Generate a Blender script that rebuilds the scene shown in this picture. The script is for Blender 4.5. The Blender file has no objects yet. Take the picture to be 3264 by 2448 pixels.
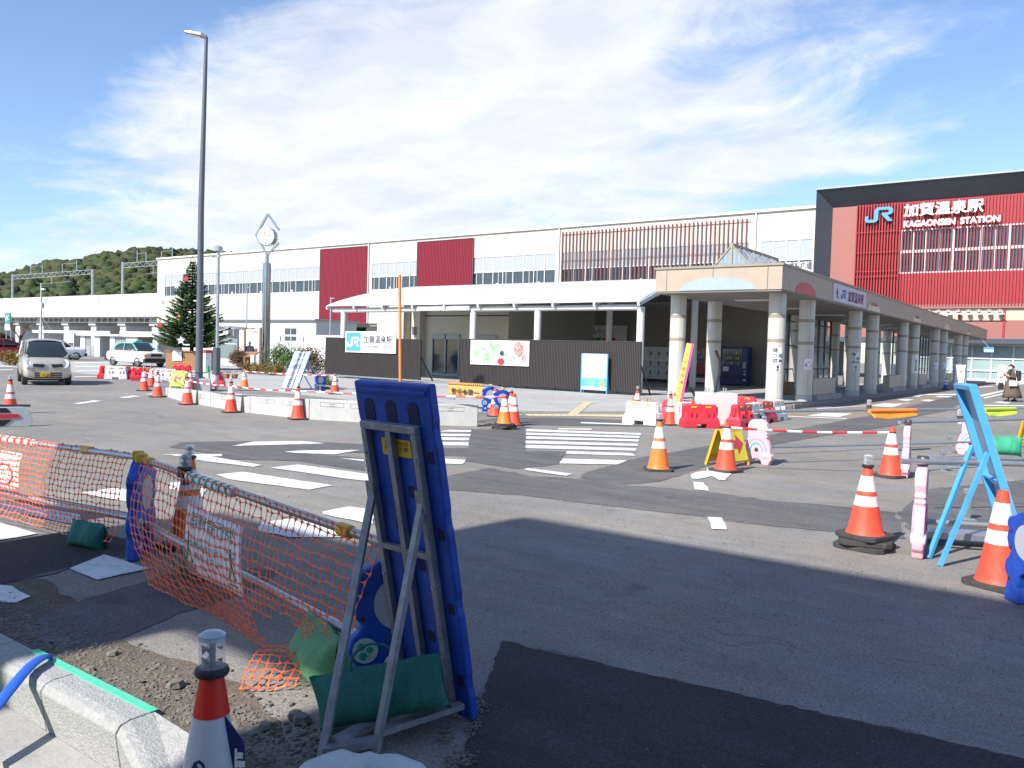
import bpy, math, random
from mathutils import Vector, Matrix
random.seed(11)
SC = bpy.context.scene
COL = SC.collection
R = math.radians
V = Vector

# ------------------------------------------------------------------ camera
CAM_H = 1.6
FPX, CX, CY = 2600.0, 1632.0, 1224.0          # focal length and centre in pixels of the 3264 px wide photograph
yaw, pitch, roll = R(35.8), R(-2.3), 0.0275
FW = V((-math.sin(yaw) * math.cos(pitch), math.cos(yaw) * math.cos(pitch), math.sin(pitch)))
r0 = V((math.cos(yaw), math.sin(yaw), 0))
u0 = r0.cross(FW)
UP = (u0 * math.cos(roll) - r0 * math.sin(roll)).normalized()
RT = FW.cross(UP).normalized()
CAM = V((0, 0, CAM_H))
cd = bpy.data.cameras.new('camera')
cd.sensor_width = 36
cd.lens = 36 * FPX / 3264
cd.clip_start, cd.clip_end = 0.05, 4000
co = bpy.data.objects.new('camera', cd)
m3 = Matrix((RT, UP, -FW)).transposed()
co.matrix_world = Matrix.Translation(CAM) @ m3.to_4x4()
COL.objects.link(co)
SC.camera = co

# ------------------------------------------------------------------ sky and sun
SUN_EL, SH = R(41), V((0.15, 0.989))           # shadows fall towards SH
w = bpy.data.worlds.new('World')
SC.world = w
w.use_nodes = True
nt = w.node_tree
nt.nodes.clear()
N, Lk = nt.nodes.new, nt.links.new


def node(t, **kw):
    n = N(t)
    for k, v in kw.items():
        setattr(n, k, v)
    return n


def mth(op, a, b=None, c=None):
    n = node('ShaderNodeMath', operation=op)
    for i, x in enumerate((a, b, c)):
        if x is None:
            continue
        if isinstance(x, (int, float)):
            n.inputs[i].default_value = x
        else:
            Lk(x, n.inputs[i])
    return n.outputs[0]


sky = node('ShaderNodeTexSky', sky_type='NISHITA', sun_disc=False)
sky.sun_elevation = SUN_EL
sky.sun_rotation = math.pi + 0.15
sky.air_density, sky.dust_density, sky.ozone_density = 1.0, 0.5, 1.6
tc = node('ShaderNodeTexCoord')
dirv = tc.outputs['Generated']


def dot(vec):
    n = node('ShaderNodeVectorMath', operation='DOT_PRODUCT')
    Lk(dirv, n.inputs[0])
    n.inputs[1].default_value = vec
    return n.outputs['Value']


sx = node('ShaderNodeSeparateXYZ')
Lk(dirv, sx.inputs[0])
zz = sx.outputs['Z']
zc = mth('ADD', mth('MAXIMUM', zz, 0.0), 0.16)
cx_ = mth('DIVIDE', sx.outputs['X'], zc)
cy_ = mth('DIVIDE', sx.outputs['Y'], zc)
comb = node('ShaderNodeCombineXYZ')
Lk(cx_, comb.inputs[0])
Lk(cy_, comb.inputs[1])
# streaks: coordinates turned along the high wind
mp = node('ShaderNodeMapping')
Lk(comb.outputs[0], mp.inputs['Vector'])
mp.inputs['Rotation'].default_value = (0, 0, R(-52))
mp.inputs['Scale'].default_value = (1.0, 1.45, 1.0)
mp.inputs['Location'].default_value = (3.1, 0.6, 0.0)


def noise(vec, scale, detail, rough, dist=0.0):
    n = node('ShaderNodeTexNoise')
    n.inputs['Scale'].default_value = scale
    n.inputs['Detail'].default_value = detail
    n.inputs['Roughness'].default_value = rough
    n.inputs['Distortion'].default_value = dist
    Lk(vec, n.inputs['Vector'])
    return n.outputs['Fac']


n1 = noise(mp.outputs[0], 0.85, 9, 0.58, 0.5)
n2 = noise(comb.outputs[0], 3.2, 10, 0.66, 0.8)
# one broad cloud bank standing over the station (direction of its middle and its spread)
bf, br_ = V((-0.535, 0.801, 0.27)).normalized(), V((0.81, 0.585, 0.0))
bu = bf.cross(br_).normalized() * -1
if bu.z < 0:
    bu = -bu
ta = mth('DIVIDE', dot(br_), mth('MAXIMUM', dot(bf), 0.05))
tb = mth('DIVIDE', dot(bu), mth('MAXIMUM', dot(bf), 0.05))
rot = R(13)
ua = mth('ADD', mth('MULTIPLY', ta, math.cos(rot)), mth('MULTIPLY', tb, math.sin(rot)))
ub = mth('SUBTRACT', mth('MULTIPLY', tb, math.cos(rot)), mth('MULTIPLY', ta, math.sin(rot)))
e1 = mth('POWER', mth('ABSOLUTE', mth('DIVIDE', mth('ADD', ua, 0.10), 0.66)), 2.0)
e2 = mth('POWER', mth('ABSOLUTE', mth('DIVIDE', mth('ADD', ub, 0.02), 0.185)), 2.0)
bank = mth('MAXIMUM', mth('SUBTRACT', 1.0, mth('ADD', e1, e2)), -0.9)
cov = mth('ADD', mth('ADD', mth('MULTIPLY', n1, 0.80), mth('MULTIPLY', n2, 0.40)), mth('MULTIPLY', bank, 0.34))
low = mth('MULTIPLY', mth('SUBTRACT', 1.0, mth('MINIMUM', mth('MULTIPLY', mth('ABSOLUTE', zz), 9.0), 1.0)), 0.05)
cov = mth('ADD', cov, low)
mr = node('ShaderNodeMapRange', interpolation_type='SMOOTHSTEP')
Lk(cov, mr.inputs['Value'])
mr.inputs['From Min'].default_value = 0.58
mr.inputs['From Max'].default_value = 0.85
mask = mth('ADD', mth('MULTIPLY', mr.outputs[0], 0.92), 0.02)
n3 = noise(mp.outputs[0], 2.3, 7, 0.6, 0.3)
shade = node('ShaderNodeMapRange')
Lk(n3, shade.inputs['Value'])
shade.inputs['From Min'].default_value = 0.38
shade.inputs['From Max'].default_value = 0.66
cc = node('ShaderNodeMix', data_type='RGBA')
Lk(shade.outputs[0], cc.inputs['Factor'])
cc.inputs['A'].default_value = (4.6, 4.9, 5.5, 1)
cc.inputs['B'].default_value = (6.0, 6.15, 6.3, 1)
skb = node('ShaderNodeMix', data_type='RGBA', blend_type='MULTIPLY')
skb.inputs['Factor'].default_value = 1.0
Lk(sky.outputs[0], skb.inputs['A'])
skb.inputs['B'].default_value = (0.90, 1.0, 1.15, 1)
mx = node('ShaderNodeMix', data_type='RGBA')
Lk(mask, mx.inputs['Factor'])
Lk(skb.outputs['Result'], mx.inputs['A'])
Lk(cc.outputs['Result'], mx.inputs['B'])
bg = node('ShaderNodeBackground')
bg.inputs['Strength'].default_value = 0.108
Lk(mx.outputs['Result'], bg.inputs['Color'])
wo = node('ShaderNodeOutputWorld')
Lk(bg.outputs[0], wo.inputs['Surface'])

sd = bpy.data.lights.new('sun', 'SUN')
sd.energy = 4.4
sd.angle = R(0.53)
sd.color = (1.0, 0.955, 0.89)
so = bpy.data.objects.new('sun', sd)
SUNV = V((SH.x * math.cos(SUN_EL), SH.y * math.cos(SUN_EL), -math.sin(SUN_EL))).normalized()
so.rotation_euler = SUNV.to_track_quat('-Z', 'Y').to_euler()
so.location = (0, -40, 60)
COL.objects.link(so)

vs = SC.view_settings
vs.view_transform, vs.look, vs.gamma = 'Standard', 'None', 1.0
vs.exposure = 0.76
vs.use_curve_mapping = False


# ------------------------------------------------------------------ measuring helpers (photo measurements to metres)
def ray(x, y):
    return FW + RT * ((x - CX) / FPX) - UP * ((y - CY) / FPX)


def G(x, y, z=0.0):
    d = ray(x, y)
    return CAM + d * ((z - CAM_H) / d.z)


def PY(x, y, Y):
    d = ray(x, y)
    return CAM + d * (Y / d.y)


def PX(x, y, X):
    d = ray(x, y)
    return CAM + d * (X / d.x)


def crop(ox, oy, s=820 / 2212):
    return lambda x, y: (ox + x * s, oy + y * s)


C1, C2, C3, C4 = crop(0, 700), crop(700, 650), crop(1300, 700), crop(1950, 700)
C5, C6, C7, C8 = crop(2444, 500), crop(2444, 1000), crop(2444, 1400), crop(1850, 1180)
D1, D2, D3, D4, D8 = crop(0, 1200), crop(0, 1833), crop(400, 1400), crop(700, 1833), crop(1200, 1100)
FULL = crop(0, 0, 3264 / 2212)

# ------------------------------------------------------------------ materials
MATS = {}


def mat(name, col, rough=0.6, metal=0.0, var=0.08, scale=6.0, bump=0.0, bscale=80.0, spec=0.5, trans=0.0,
        alpha=1.0, emit=0.0, dirt=0.0, coat=0.0):
    if name in MATS:
        return MATS[name]
    m = bpy.data.materials.new(name)
    m.use_nodes = True
    t = m.node_tree
    b = t.nodes['Principled BSDF']
    b.inputs['Roughness'].default_value = rough
    b.inputs['Metallic'].default_value = metal
    b.inputs['Specular IOR Level'].default_value = spec
    b.inputs['Transmission Weight'].default_value = trans
    b.inputs['Alpha'].default_value = alpha
    b.inputs['Coat Weight'].default_value = coat
    c = (col[0], col[1], col[2], 1)
    b.inputs['Base Color'].default_value = c
    if emit:
        b.inputs['Emission Color'].default_value = c
        b.inputs['Emission Strength'].default_value = emit
    co_ = t.nodes.new('ShaderNodeTexCoord')
    out = co_.outputs['Object']
    if var or dirt:
        nz = t.nodes.new('ShaderNodeTexNoise')
        nz.inputs['Scale'].default_value = scale
        nz.inputs['Detail'].default_value = 6
        nz.inputs['Roughness'].default_value = 0.65
        t.links.new(out, nz.inputs['Vector'])
        rp = t.nodes.new('ShaderNodeMapRange')
        rp.inputs['From Min'].default_value = 0.3
        rp.inputs['From Max'].default_value = 0.7
        rp.inputs['To Min'].default_value = 1 - var
        rp.inputs['To Max'].default_value = 1 + var
        t.links.new(nz.outputs['Fac'], rp.inputs['Value'])
        vm = t.nodes.new('ShaderNodeVectorMath')
        vm.operation = 'SCALE'
        vm.inputs[0].default_value = col[:3]
        t.links.new(rp.outputs[0], vm.inputs['Scale'])
        last = vm.outputs[0]
        if dirt:
            n2_ = t.nodes.new('ShaderNodeTexNoise')
            n2_.inputs['Scale'].default_value = scale * 2.7
            n2_.inputs['Detail'].default_value = 9
            n2_.inputs['Roughness'].default_value = 0.72
            t.links.new(out, n2_.inputs['Vector'])
            r2 = t.nodes.new('ShaderNodeMapRange')
            r2.inputs['From Min'].default_value = 0.52
            r2.inputs['From Max'].default_value = 0.72
            r2.inputs['To Max'].default_value = dirt
            t.links.new(n2_.outputs['Fac'], r2.inputs['Value'])
            mxn = t.nodes.new('ShaderNodeMix')
            mxn.data_type = 'RGBA'
            t.links.new(r2.outputs[0], mxn.inputs['Factor'])
            t.links.new(last, mxn.inputs['A'])
            mxn.inputs['B'].default_value = (0.16, 0.145, 0.125, 1)
            last = mxn.outputs['Result']
        t.links.new(last, b.inputs['Base Color'])
    if bump:
        nb = t.nodes.new('ShaderNodeTexNoise')
        nb.inputs['Scale'].default_value = bscale
        nb.inputs['Detail'].default_value = 5
        t.links.new(out, nb.inputs['Vector'])
        bp = t.nodes.new('ShaderNodeBump')
        bp.inputs['Strength'].default_value = bump
        bp.inputs['Distance'].default_value = 0.01
        t.links.new(nb.outputs['Fac'], bp.inputs['Height'])
        t.links.new(bp.outputs[0], b.inputs['Normal'])
    MATS[name] = m
    return m


def asphalt(name, col, speck=0.5, blotch=0.2, warm=0.0, streak=0.25):
    """worn road surface: stones, blotches, tyre streaks and hairline cracks"""
    m = bpy.data.materials.new(name)
    m.use_nodes = True
    t = m.node_tree
    b = t.nodes['Principled BSDF']
    b.inputs['Roughness'].default_value = 0.88
    b.inputs['Specular IOR Level'].default_value = 0.3
    tc_ = t.nodes.new('ShaderNodeTexCoord')
    o = tc_.outputs['Object']

    def nz(scale, detail=6, rough=0.6, vec=None):
        n = t.nodes.new('ShaderNodeTexNoise')
        n.inputs['Scale'].default_value = scale
        n.inputs['Detail'].default_value = detail
        n.inputs['Roughness'].default_value = rough
        t.links.new(vec or o, n.inputs['Vector'])
        return n.outputs['Fac']

    def rng(v, a, bb, c, d):
        n = t.nodes.new('ShaderNodeMapRange')
        t.links.new(v, n.inputs['Value'])
        for k, x in zip(('From Min', 'From Max', 'To Min', 'To Max'), (a, bb, c, d)):
            n.inputs[k].default_value = x
        return n.outputs[0]

    def mul(a, c):
        n = t.nodes.new('ShaderNodeMath')
        n.operation = 'MULTIPLY'
        t.links.new(a, n.inputs[0])
        t.links.new(c, n.inputs[1])
        return n.outputs[0]

    big = rng(nz(0.35, 5), 0.3, 0.7, 1 - blotch, 1 + blotch)
    mid = rng(nz(2.3, 8, 0.7), 0.3, 0.7, 1 - blotch * 0.7, 1 + blotch * 0.7)
    fine = rng(nz(95, 3, 0.7), 0.3, 0.72, 1 - speck, 1 + speck)
    mpn = t.nodes.new('ShaderNodeMapping')
    mpn.inputs['Scale'].default_value = (0.25, 3.0, 1)
    t.links.new(o, mpn.inputs['Vector'])
    st = rng(nz(1.6, 6, 0.65, mpn.outputs[0]), 0.3, 0.7, 1 - streak, 1 + streak)
    vo = t.nodes.new('ShaderNodeTexVoronoi')
    vo.inputs['Scale'].default_value = 150
    t.links.new(o, vo.inputs['Vector'])
    sep = t.nodes.new('ShaderNodeSeparateColor')
    t.links.new(vo.outputs['Color'], sep.inputs[0])
    stone = rng(sep.outputs[0], 0.0, 1.0, 1 - speck * 0.7, 1 + speck * 0.7)
    f = mul(mul(mul(big, mid), mul(fine, st)), stone)
    # hairline cracks
    vc = t.nodes.new('ShaderNodeTexVoronoi')
    vc.feature = 'DISTANCE_TO_EDGE'
    vc.inputs['Scale'].default_value = 0.33
    wob = t.nodes.new('ShaderNodeTexNoise')
    wob.inputs['Scale'].default_value = 3.0
    wob.inputs['Detail'].default_value = 8
    t.links.new(o, wob.inputs['Vector'])
    ad = t.nodes.new('ShaderNodeVectorMath')
    ad.operation = 'MULTIPLY_ADD'
    t.links.new(wob.outputs['Color'], ad.inputs[0])
    ad.inputs[1].default_value = (0.55, 0.55, 0)
    t.links.new(o, ad.inputs[2])
    t.links.new(ad.outputs[0], vc.inputs['Vector'])
    ck = rng(vc.outputs['Distance'], 0.0, 0.0022, 0.72, 1.0)
    f = mul(f, ck)
    mp2 = t.nodes.new('ShaderNodeMapping')
    mp2.inputs['Scale'].default_value = (0.5, 7.0, 1)
    mp2.inputs['Rotation'].default_value = (0, 0, R(-12))
    t.links.new(o, mp2.inputs['Vector'])
    du = mul(rng(nz(1.3, 9, 0.75, mp2.outputs[0]), 0.56, 0.74, 0.0, 1.0), rng(nz(0.45, 4), 0.42, 0.62, 0.0, 1.0))
    ad2 = t.nodes.new('ShaderNodeMath')
    ad2.operation = 'MULTIPLY_ADD'
    t.links.new(du, ad2.inputs[0])
    ad2.inputs[1].default_value = 0.55
    ad2.inputs[2].default_value = 1.0
    f = mul(f, ad2.outputs[0])
    # darker drips and oil spots
    f = mul(f, rng(nz(1.7, 3, 0.5), 0.66, 0.74, 1.0, 0.72))
    cb = t.nodes.new('ShaderNodeMix')
    cb.data_type = 'RGBA'
    t.links.new(rng(nz(0.8, 6, 0.6), 0.4, 0.65, 0, 1), cb.inputs['Factor'])
    cb.inputs['A'].default_value = (col[0], col[1], col[2], 1)
    cb.inputs['B'].default_value = (col[0] * (1 + warm), col[1] * (1 + warm * 0.3), col[2] * (1 - warm * 0.5), 1)
    vm = t.nodes.new('ShaderNodeVectorMath')
    vm.operation = 'SCALE'
    t.links.new(cb.outputs['Result'], vm.inputs[0])
    t.links.new(f, vm.inputs['Scale'])
    t.links.new(vm.outputs[0], b.inputs['Base Color'])
    bp = t.nodes.new('ShaderNodeBump')
    bp.inputs['Strength'].default_value = 0.55
    bp.inputs['Distance'].default_value = 0.006
    t.links.new(stone, bp.inputs['Height'])
    t.links.new(bp.outputs[0], b.inputs['Normal'])
    return m


# ------------------------------------------------------------------ mesh builder
class MB:
    def __init__(s, M=None):
        s.v, s.f, s.mi, s.M = [], [], [], M

    def add(s, vs_, fs, m=0):
        k = len(s.v)
        for p in vs_:
            p = V(p)
            s.v.append(tuple(s.M @ p) if s.M else tuple(p))
        for f in fs:
            s.f.append(tuple(i + k for i in f))
            s.mi.append(m)
        return s

    def bx(s, x0, x1, y0, y1, z0, z1, m=0):
        return s.add([(x0, y0, z0), (x1, y0, z0), (x1, y1, z0), (x0, y1, z0),
                      (x0, y0, z1), (x1, y0, z1), (x1, y1, z1), (x0, y1, z1)],
                     [(3, 2, 1, 0), (4, 5, 6, 7), (0, 1, 5, 4), (1, 2, 6, 5), (2, 3, 7, 6), (3, 0, 4, 7)], m)

    def box(s, c, d, rz=0, m=0):
        ca, sa = math.cos(rz), math.sin(rz)
        pts = []
        for z in (-.5, .5):
            for x, y in ((-.5, -.5), (.5, -.5), (.5, .5), (-.5, .5)):
                X, Y = x * d[0], y * d[1]
                pts.append((c[0] + X * ca - Y * sa, c[1] + X * sa + Y * ca, c[2] + z * d[2]))
        return s.add(pts, [(3, 2, 1, 0), (4, 5, 6, 7), (0, 1, 5, 4), (1, 2, 6, 5), (2, 3, 7, 6), (3, 0, 4, 7)], m)

    def bar(s, p, q, wd, ht, up=(0, 0, 1), m=0):
        """square bar from p to q"""
        p, q = V(p), V(q)
        d = (q - p).normalized()
        u = V(up)
        if abs(d.dot(u)) > 0.98:
            u = V((0, 1, 0))
        a = d.cross(u).normalized() * wd / 2
        b = a.cross(d).normalized() * ht / 2
        pts = [p - a - b, p + a - b, p + a + b, p - a + b, q - a - b, q + a - b, q + a + b, q - a + b]
        return s.add(pts, [(0, 1, 2, 3), (7, 6, 5, 4), (0, 4, 5, 1), (1, 5, 6, 2), (2, 6, 7, 3), (3, 7, 4, 0)], m)

    def cyl(s, p, q, ra, rb=None, n=12, cap=True, m=0):
        return s.tube([p, q], [ra, ra if rb is None else rb], n, cap, m)

    def tube(s, pts, r, n=8, cap=True, m=0):
        pts = [V(p) for p in pts]
        k = len(pts)
        rr = r if isinstance(r, (list, tuple)) else [r] * k
        vs_, fs = [], []
        a = None
        for i, p in enumerate(pts):
            d = (pts[min(i + 1, k - 1)] - pts[max(i - 1, 0)]).normalized()
            if a is None:
                a = d.orthogonal().normalized()
            else:
                a = (a - d * a.dot(d))
                a = a.normalized() if a.length > 1e-6 else d.orthogonal().normalized()
            b = d.cross(a)
            for j in range(n):
                t = 2 * math.pi * j / n
                vs_.append(p + (a * math.cos(t) + b * math.sin(t)) * rr[i])
        for i in range(k - 1):
            for j in range(n):
                j2 = (j + 1) % n
                fs.append((i * n + j, i * n + j2, (i + 1) * n + j2, (i + 1) * n + j))
        if cap:
            fs.append(tuple(range(n))[::-1])
            fs.append(tuple((k - 1) * n + j for j in range(n)))
        return s.add(vs_, fs, m)

    def lathe(s, prof, n=20, c=(0, 0, 0), m=0, a0=0.0, a1=2 * math.pi):
        full = abs(a1 - a0 - 2 * math.pi) < 1e-6
        k = n if full else n + 1
        vs_, fs = [], []
        for r_, z in prof:
            for j in range(k):
                t = a0 + (a1 - a0) * j / n
                vs_.append((c[0] + r_ * math.cos(t), c[1] + r_ * math.sin(t), c[2] + z))
        for i in range(len(prof) - 1):
            for j in range(n):
                j2 = (j + 1) % k
                fs.append((i * k + j, i * k + j2, (i + 1) * k + j2, (i + 1) * k + j))
        if full:
            if prof[0][0] > 1e-4:
                fs.append(tuple(range(k))[::-1])
            if prof[-1][0] > 1e-4:
                fs.append(tuple((len(prof) - 1) * k + j for j in range(k)))
        return s.add(vs_, fs, m)

    def prism(s, poly, a, b, plane='xz', m=0):
        def P(u, v, w_):
            return {'xz': (u, w_, v), 'yz': (w_, u, v), 'xy': (u, v, w_)}[plane]
        k = len(poly)
        vs_ = [P(u, v, a) for u, v in poly] + [P(u, v, b) for u, v in poly]
        fs = [tuple(range(k)), tuple(range(k, 2 * k))[::-1]]
        fs += [(i, (i + 1) % k + 0, (i + 1) % k + k, i + k)[::-1] for i in range(k)]
        return s.add(vs_, fs, m)

    def grid(s, fn, nu, nv, m=0):
        vs_ = [fn(i / nu, j / nv) for i in range(nu + 1) for j in range(nv + 1)]
        fs = [(i * (nv + 1) + j, (i + 1) * (nv + 1) + j, (i + 1) * (nv + 1) + j + 1, i * (nv + 1) + j + 1)
              for i in range(nu) for j in range(nv)]
        return s.add(vs_, fs, m)

    def mk(s, name, mats, parent=None, smooth=False, bevel=0.0, kind=None, seg=2, solid=0.0, fix=True):
        me = bpy.data.meshes.new(name)
        me.from_pydata(s.v, [], s.f)
        ml = mats if isinstance(mats, (list, tuple)) else [mats]
        for x in ml:
            me.materials.append(x)
        if len(ml) > 1:
            me.polygons.foreach_set('material_index', s.mi)
        if fix:
            import bmesh
            bm = bmesh.new()
            bm.from_mesh(me)
            bmesh.ops.recalc_face_normals(bm, faces=bm.faces[:])
            bm.to_mesh(me)
            bm.free()
        if smooth:
            me.polygons.foreach_set('use_smooth', [True] * len(me.polygons))
            try:
                me.set_sharp_from_angle(angle=R(40))
            except Exception:
                pass
        o = bpy.data.objects.new(name, me)
        COL.objects.link(o)
        if parent is not None:
            o.parent = parent
        if solid:
            md = o.modifiers.new('thickness', 'SOLIDIFY')
            md.thickness = solid
            md.offset = 0
        if bevel:
            md = o.modifiers.new('bevel', 'BEVEL')
            md.width = bevel
            md.segments = seg
            md.limit_method = 'ANGLE'
            md.angle_limit = R(35)
        if kind:
            o['kind'] = kind
        return o


def tag(o, label, cat, group=None):
    o['label'], o['category'] = label, cat
    if group:
        o['group'] = group
    return o


def thing(name, label, cat, loc=(0, 0, 0), rz=0.0, group=None):
    o = bpy.data.objects.new(name, None)
    o.empty_display_size = 0.2
    COL.objects.link(o)
    o.location = loc
    o.rotation_euler = (0, 0, rz)
    return tag(o, label, cat, group)


def copy_tree(o, parent=None):
    c = o.copy()
    COL.objects.link(c)
    if parent is not None:
        c.parent = parent
    for ch in o.children:
        copy_tree(ch, c)
    return c


def place(proto, state, label, loc, rz=0.0, group=None):
    """first use moves the prototype itself, later uses copy it with its parts"""
    o = proto if not state.get(proto.name) else copy_tree(proto)
    state[proto.name] = True
    o.location = loc
    o.rotation_euler = (0, 0, rz)
    o['label'] = label
    if group:
        o['group'] = group
    return o


USED = {}


def text_mesh(body, size, bold=0.0, extrude=0.0, align='CENTER', res=3, line=1.0):
    cu = bpy.data.curves.new('lettering', 'FONT')
    cu.body = body
    cu.size = size
    cu.align_x = align
    cu.align_y = 'CENTER'
    cu.offset = bold
    cu.extrude = extrude
    cu.resolution_u = res
    cu.space_line = line
    o = bpy.data.objects.new('lettering', cu)
    me = o.to_mesh().copy()
    o.to_mesh_clear()
    bpy.data.objects.remove(o)
    bpy.data.curves.remove(cu)
    return me


RX = Matrix.Rotation(R(90), 4, 'X')


def facing(loc, ang=0.0, tilt=0.0):
    """frame for flat print: local x to the right and y up for someone looking at it; ang 0 faces -y, 90 deg faces +x"""
    return Matrix.Translation(V(loc)) @ Matrix.Rotation(ang, 4, 'Z') @ Matrix.Rotation(tilt, 4, 'X') @ RX


def text(body, size, M, m, parent, bold=0.0, extrude=0.0, align='CENTER', width=None, name='lettering', res=3, line=1.0,
         mirror=False):
    me = text_mesh(body, size, bold, extrude, align, res, line)
    xs = [v.co.x for v in me.vertices]
    ys_ = [v.co.y for v in me.vertices]
    if xs and align == 'CENTER':
        me.transform(Matrix.Translation(V((-(max(xs) + min(xs)) / 2, -(max(ys_) + min(ys_)) / 2, 0))))
    k = 1.0
    if width and xs:
        k = width / max(1e-6, max(xs) - min(xs))
    S_ = Matrix.Diagonal((-k if mirror else k, 1, 1, 1))
    me.transform(M @ S_)
    me.materials.clear()
    me.materials.append(m)
    o = bpy.data.objects.new(name, me)
    COL.objects.link(o)
    if parent is not None:
        o.parent = parent
    return o


def sheet(name, pts, z, m, parent=None, jag=0.0, kind=None, step=0.25):
    """thin sheet lying on the ground; pts are ground points"""
    P = [V((p[0], p[1], 0)) for p in pts]
    out = []
    for i, p in enumerate(P):
        q = P[(i + 1) % len(P)]
        n = max(1, int((q - p).length / step)) if jag else 1
        for k in range(n):
            t = p.lerp(q, k / n)
            if jag and k:
                t += V((random.uniform(-jag, jag), random.uniform(-jag, jag), 0))
            out.append((t.x, t.y, z))
    b = MB().add(out, [tuple(range(len(out)))])
    o = b.mk(name, m, parent)
    me = o.data
    if me.polygons[0].normal.z < 0:
        me.flip_normals()
    if kind:
        o['kind'] = kind
    return o

# ------------------------------------------------------------------ shared materials
m_road = asphalt('road_asphalt', (0.222, 0.212, 0.196), 0.38, 0.16, 0.10, 0.10)
m_patch = asphalt('dark_asphalt', (0.118, 0.115, 0.113), 0.35, 0.18, 0.05, 0.20)
m_black = asphalt('fresh_asphalt', (0.045, 0.045, 0.048), 0.45, 0.2, 0.0, 0.15)
m_brownroad = asphalt('brown_asphalt', (0.26, 0.215, 0.17), 0.35, 0.12, 0.12, 0.08)
m_plaza = asphalt('plaza_paving', (0.38, 0.372, 0.35), 0.12, 0.10, 0.04, 0.10)
m_dirt = asphalt('packed_dirt', (0.115, 0.10, 0.082), 0.5, 0.25, 0.15, 0.1)
m_paint = mat('road_paint', (0.66, 0.66, 0.64), 0.75, var=0.14, scale=5, dirt=0.55, bump=0.3)
m_tact = mat('tactile_yellow', (0.58, 0.49, 0.28), 0.7, var=0.12, scale=5, dirt=0.2)
m_conc = mat('concrete', (0.44, 0.44, 0.42), 0.85, var=0.10, scale=4, dirt=0.25, bump=0.35, bscale=60)
m_conc_d = mat('weathered_concrete', (0.34, 0.33, 0.31), 0.9, var=0.15, scale=3, dirt=0.5, bump=0.4, bscale=40)
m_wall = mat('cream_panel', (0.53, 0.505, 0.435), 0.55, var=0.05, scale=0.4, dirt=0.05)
m_white = mat('white_panel', (0.66, 0.66, 0.64), 0.5, var=0.03, scale=2)
m_whitem = mat('white_metal', (0.66, 0.66, 0.65), 0.35, var=0.04, scale=4, dirt=0.08)
m_red = mat('deep_red_metal', (0.225, 0.017, 0.033), 0.45, var=0.06, scale=2)
m_redp = mat('portal_red', (0.33, 0.024, 0.032), 0.45, var=0.06, scale=2)
m_salmon = mat('salmon_panel', (0.31, 0.12, 0.10), 0.6, var=0.05, scale=2)
m_slat = mat('slat_brown', (0.18, 0.064, 0.06), 0.5, var=0.08, scale=3)
m_grayp = mat('gray_spandrel', (0.36, 0.385, 0.405), 0.4, var=0.03, scale=2)
m_glass = mat('dark_glass', (0.035, 0.05, 0.065), 0.06, var=0.3, scale=1.5, spec=0.8)
m_gframe = mat('portal_frame', (0.055, 0.068, 0.088), 0.5, var=0.06, scale=2)
m_black_f = mat('black_fence_metal', (0.045, 0.038, 0.036), 0.5, var=0.10, scale=3, dirt=0.05)
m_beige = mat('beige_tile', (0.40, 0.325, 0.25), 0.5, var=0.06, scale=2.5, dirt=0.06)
m_pillar = mat('pillar_tile', (0.55, 0.525, 0.47), 0.45, var=0.06, scale=3, dirt=0.12)
m_band = mat('pillar_band', (0.30, 0.255, 0.19), 0.4, var=0.10, scale=4)
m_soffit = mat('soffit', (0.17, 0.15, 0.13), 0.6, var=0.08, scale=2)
m_dark = mat('dark_metal', (0.03, 0.03, 0.034), 0.5, var=0.15, scale=6)
m_steel = mat('galvanised_steel', (0.46, 0.48, 0.50), 0.42, 0.75, var=0.12, scale=12, dirt=0.12)
m_pole = mat('lamp_post_grey', (0.13, 0.14, 0.16), 0.42, 0.4, var=0.08, scale=6)
m_chrome = mat('polished_steel', (0.36, 0.36, 0.37), 0.2, 1.0, var=0.05, scale=2)
m_clear = mat('clear_plastic', (0.92, 0.95, 0.96), 0.08, var=0.0, trans=0.0, alpha=0.25, spec=0.8)
m_blue = mat('blue_plastic', (0.010, 0.062, 0.40), 0.5, var=0.22, scale=9, dirt=0.22, bump=0.15, bscale=45)
m_bluel = mat('light_blue_steel', (0.075, 0.36, 0.72), 0.4, var=0.08, scale=8, dirt=0.10)
m_pink = mat('pink_plastic', (0.80, 0.43, 0.50), 0.45, var=0.06, scale=8, dirt=0.06)
m_orange = mat('cone_red', (0.78, 0.078, 0.035), 0.55, var=0.12, scale=9, dirt=0.14)
m_orange2 = mat('cone_orange', (0.82, 0.19, 0.025), 0.5, var=0.08, scale=9, dirt=0.10)
m_refl = mat('reflective_white', (0.74, 0.73, 0.72), 0.35, var=0.06, scale=14, dirt=0.30)
m_rubber = mat('black_rubber', (0.045, 0.043, 0.042), 0.85, var=0.25, scale=12, dirt=0.35, bump=0.4)
m_yellow = mat('yellow_plastic', (0.72, 0.42, 0.02), 0.5, var=0.08, scale=8)
m_yell2 = mat('signal_yellow', (0.80, 0.72, 0.03), 0.5, var=0.05, scale=6)
m_lime = mat('lime_green', (0.42, 0.62, 0.03), 0.5, var=0.06, scale=6)
m_green = mat('green_canvas', (0.012, 0.135, 0.108), 0.8, var=0.25, scale=14, dirt=0.35, bump=0.5, bscale=120)
m_greenl = mat('light_green_canvas', (0.13, 0.34, 0.16), 0.75, var=0.15, scale=9, dirt=0.15, bump=0.4, bscale=120)  # paler canvas than on the other weight bags
m_net = mat('orange_net', (0.86, 0.14, 0.03), 0.55, var=0.10, scale=12)
m_print = mat('print_black', (0.03, 0.03, 0.035), 0.6, var=0)
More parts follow.
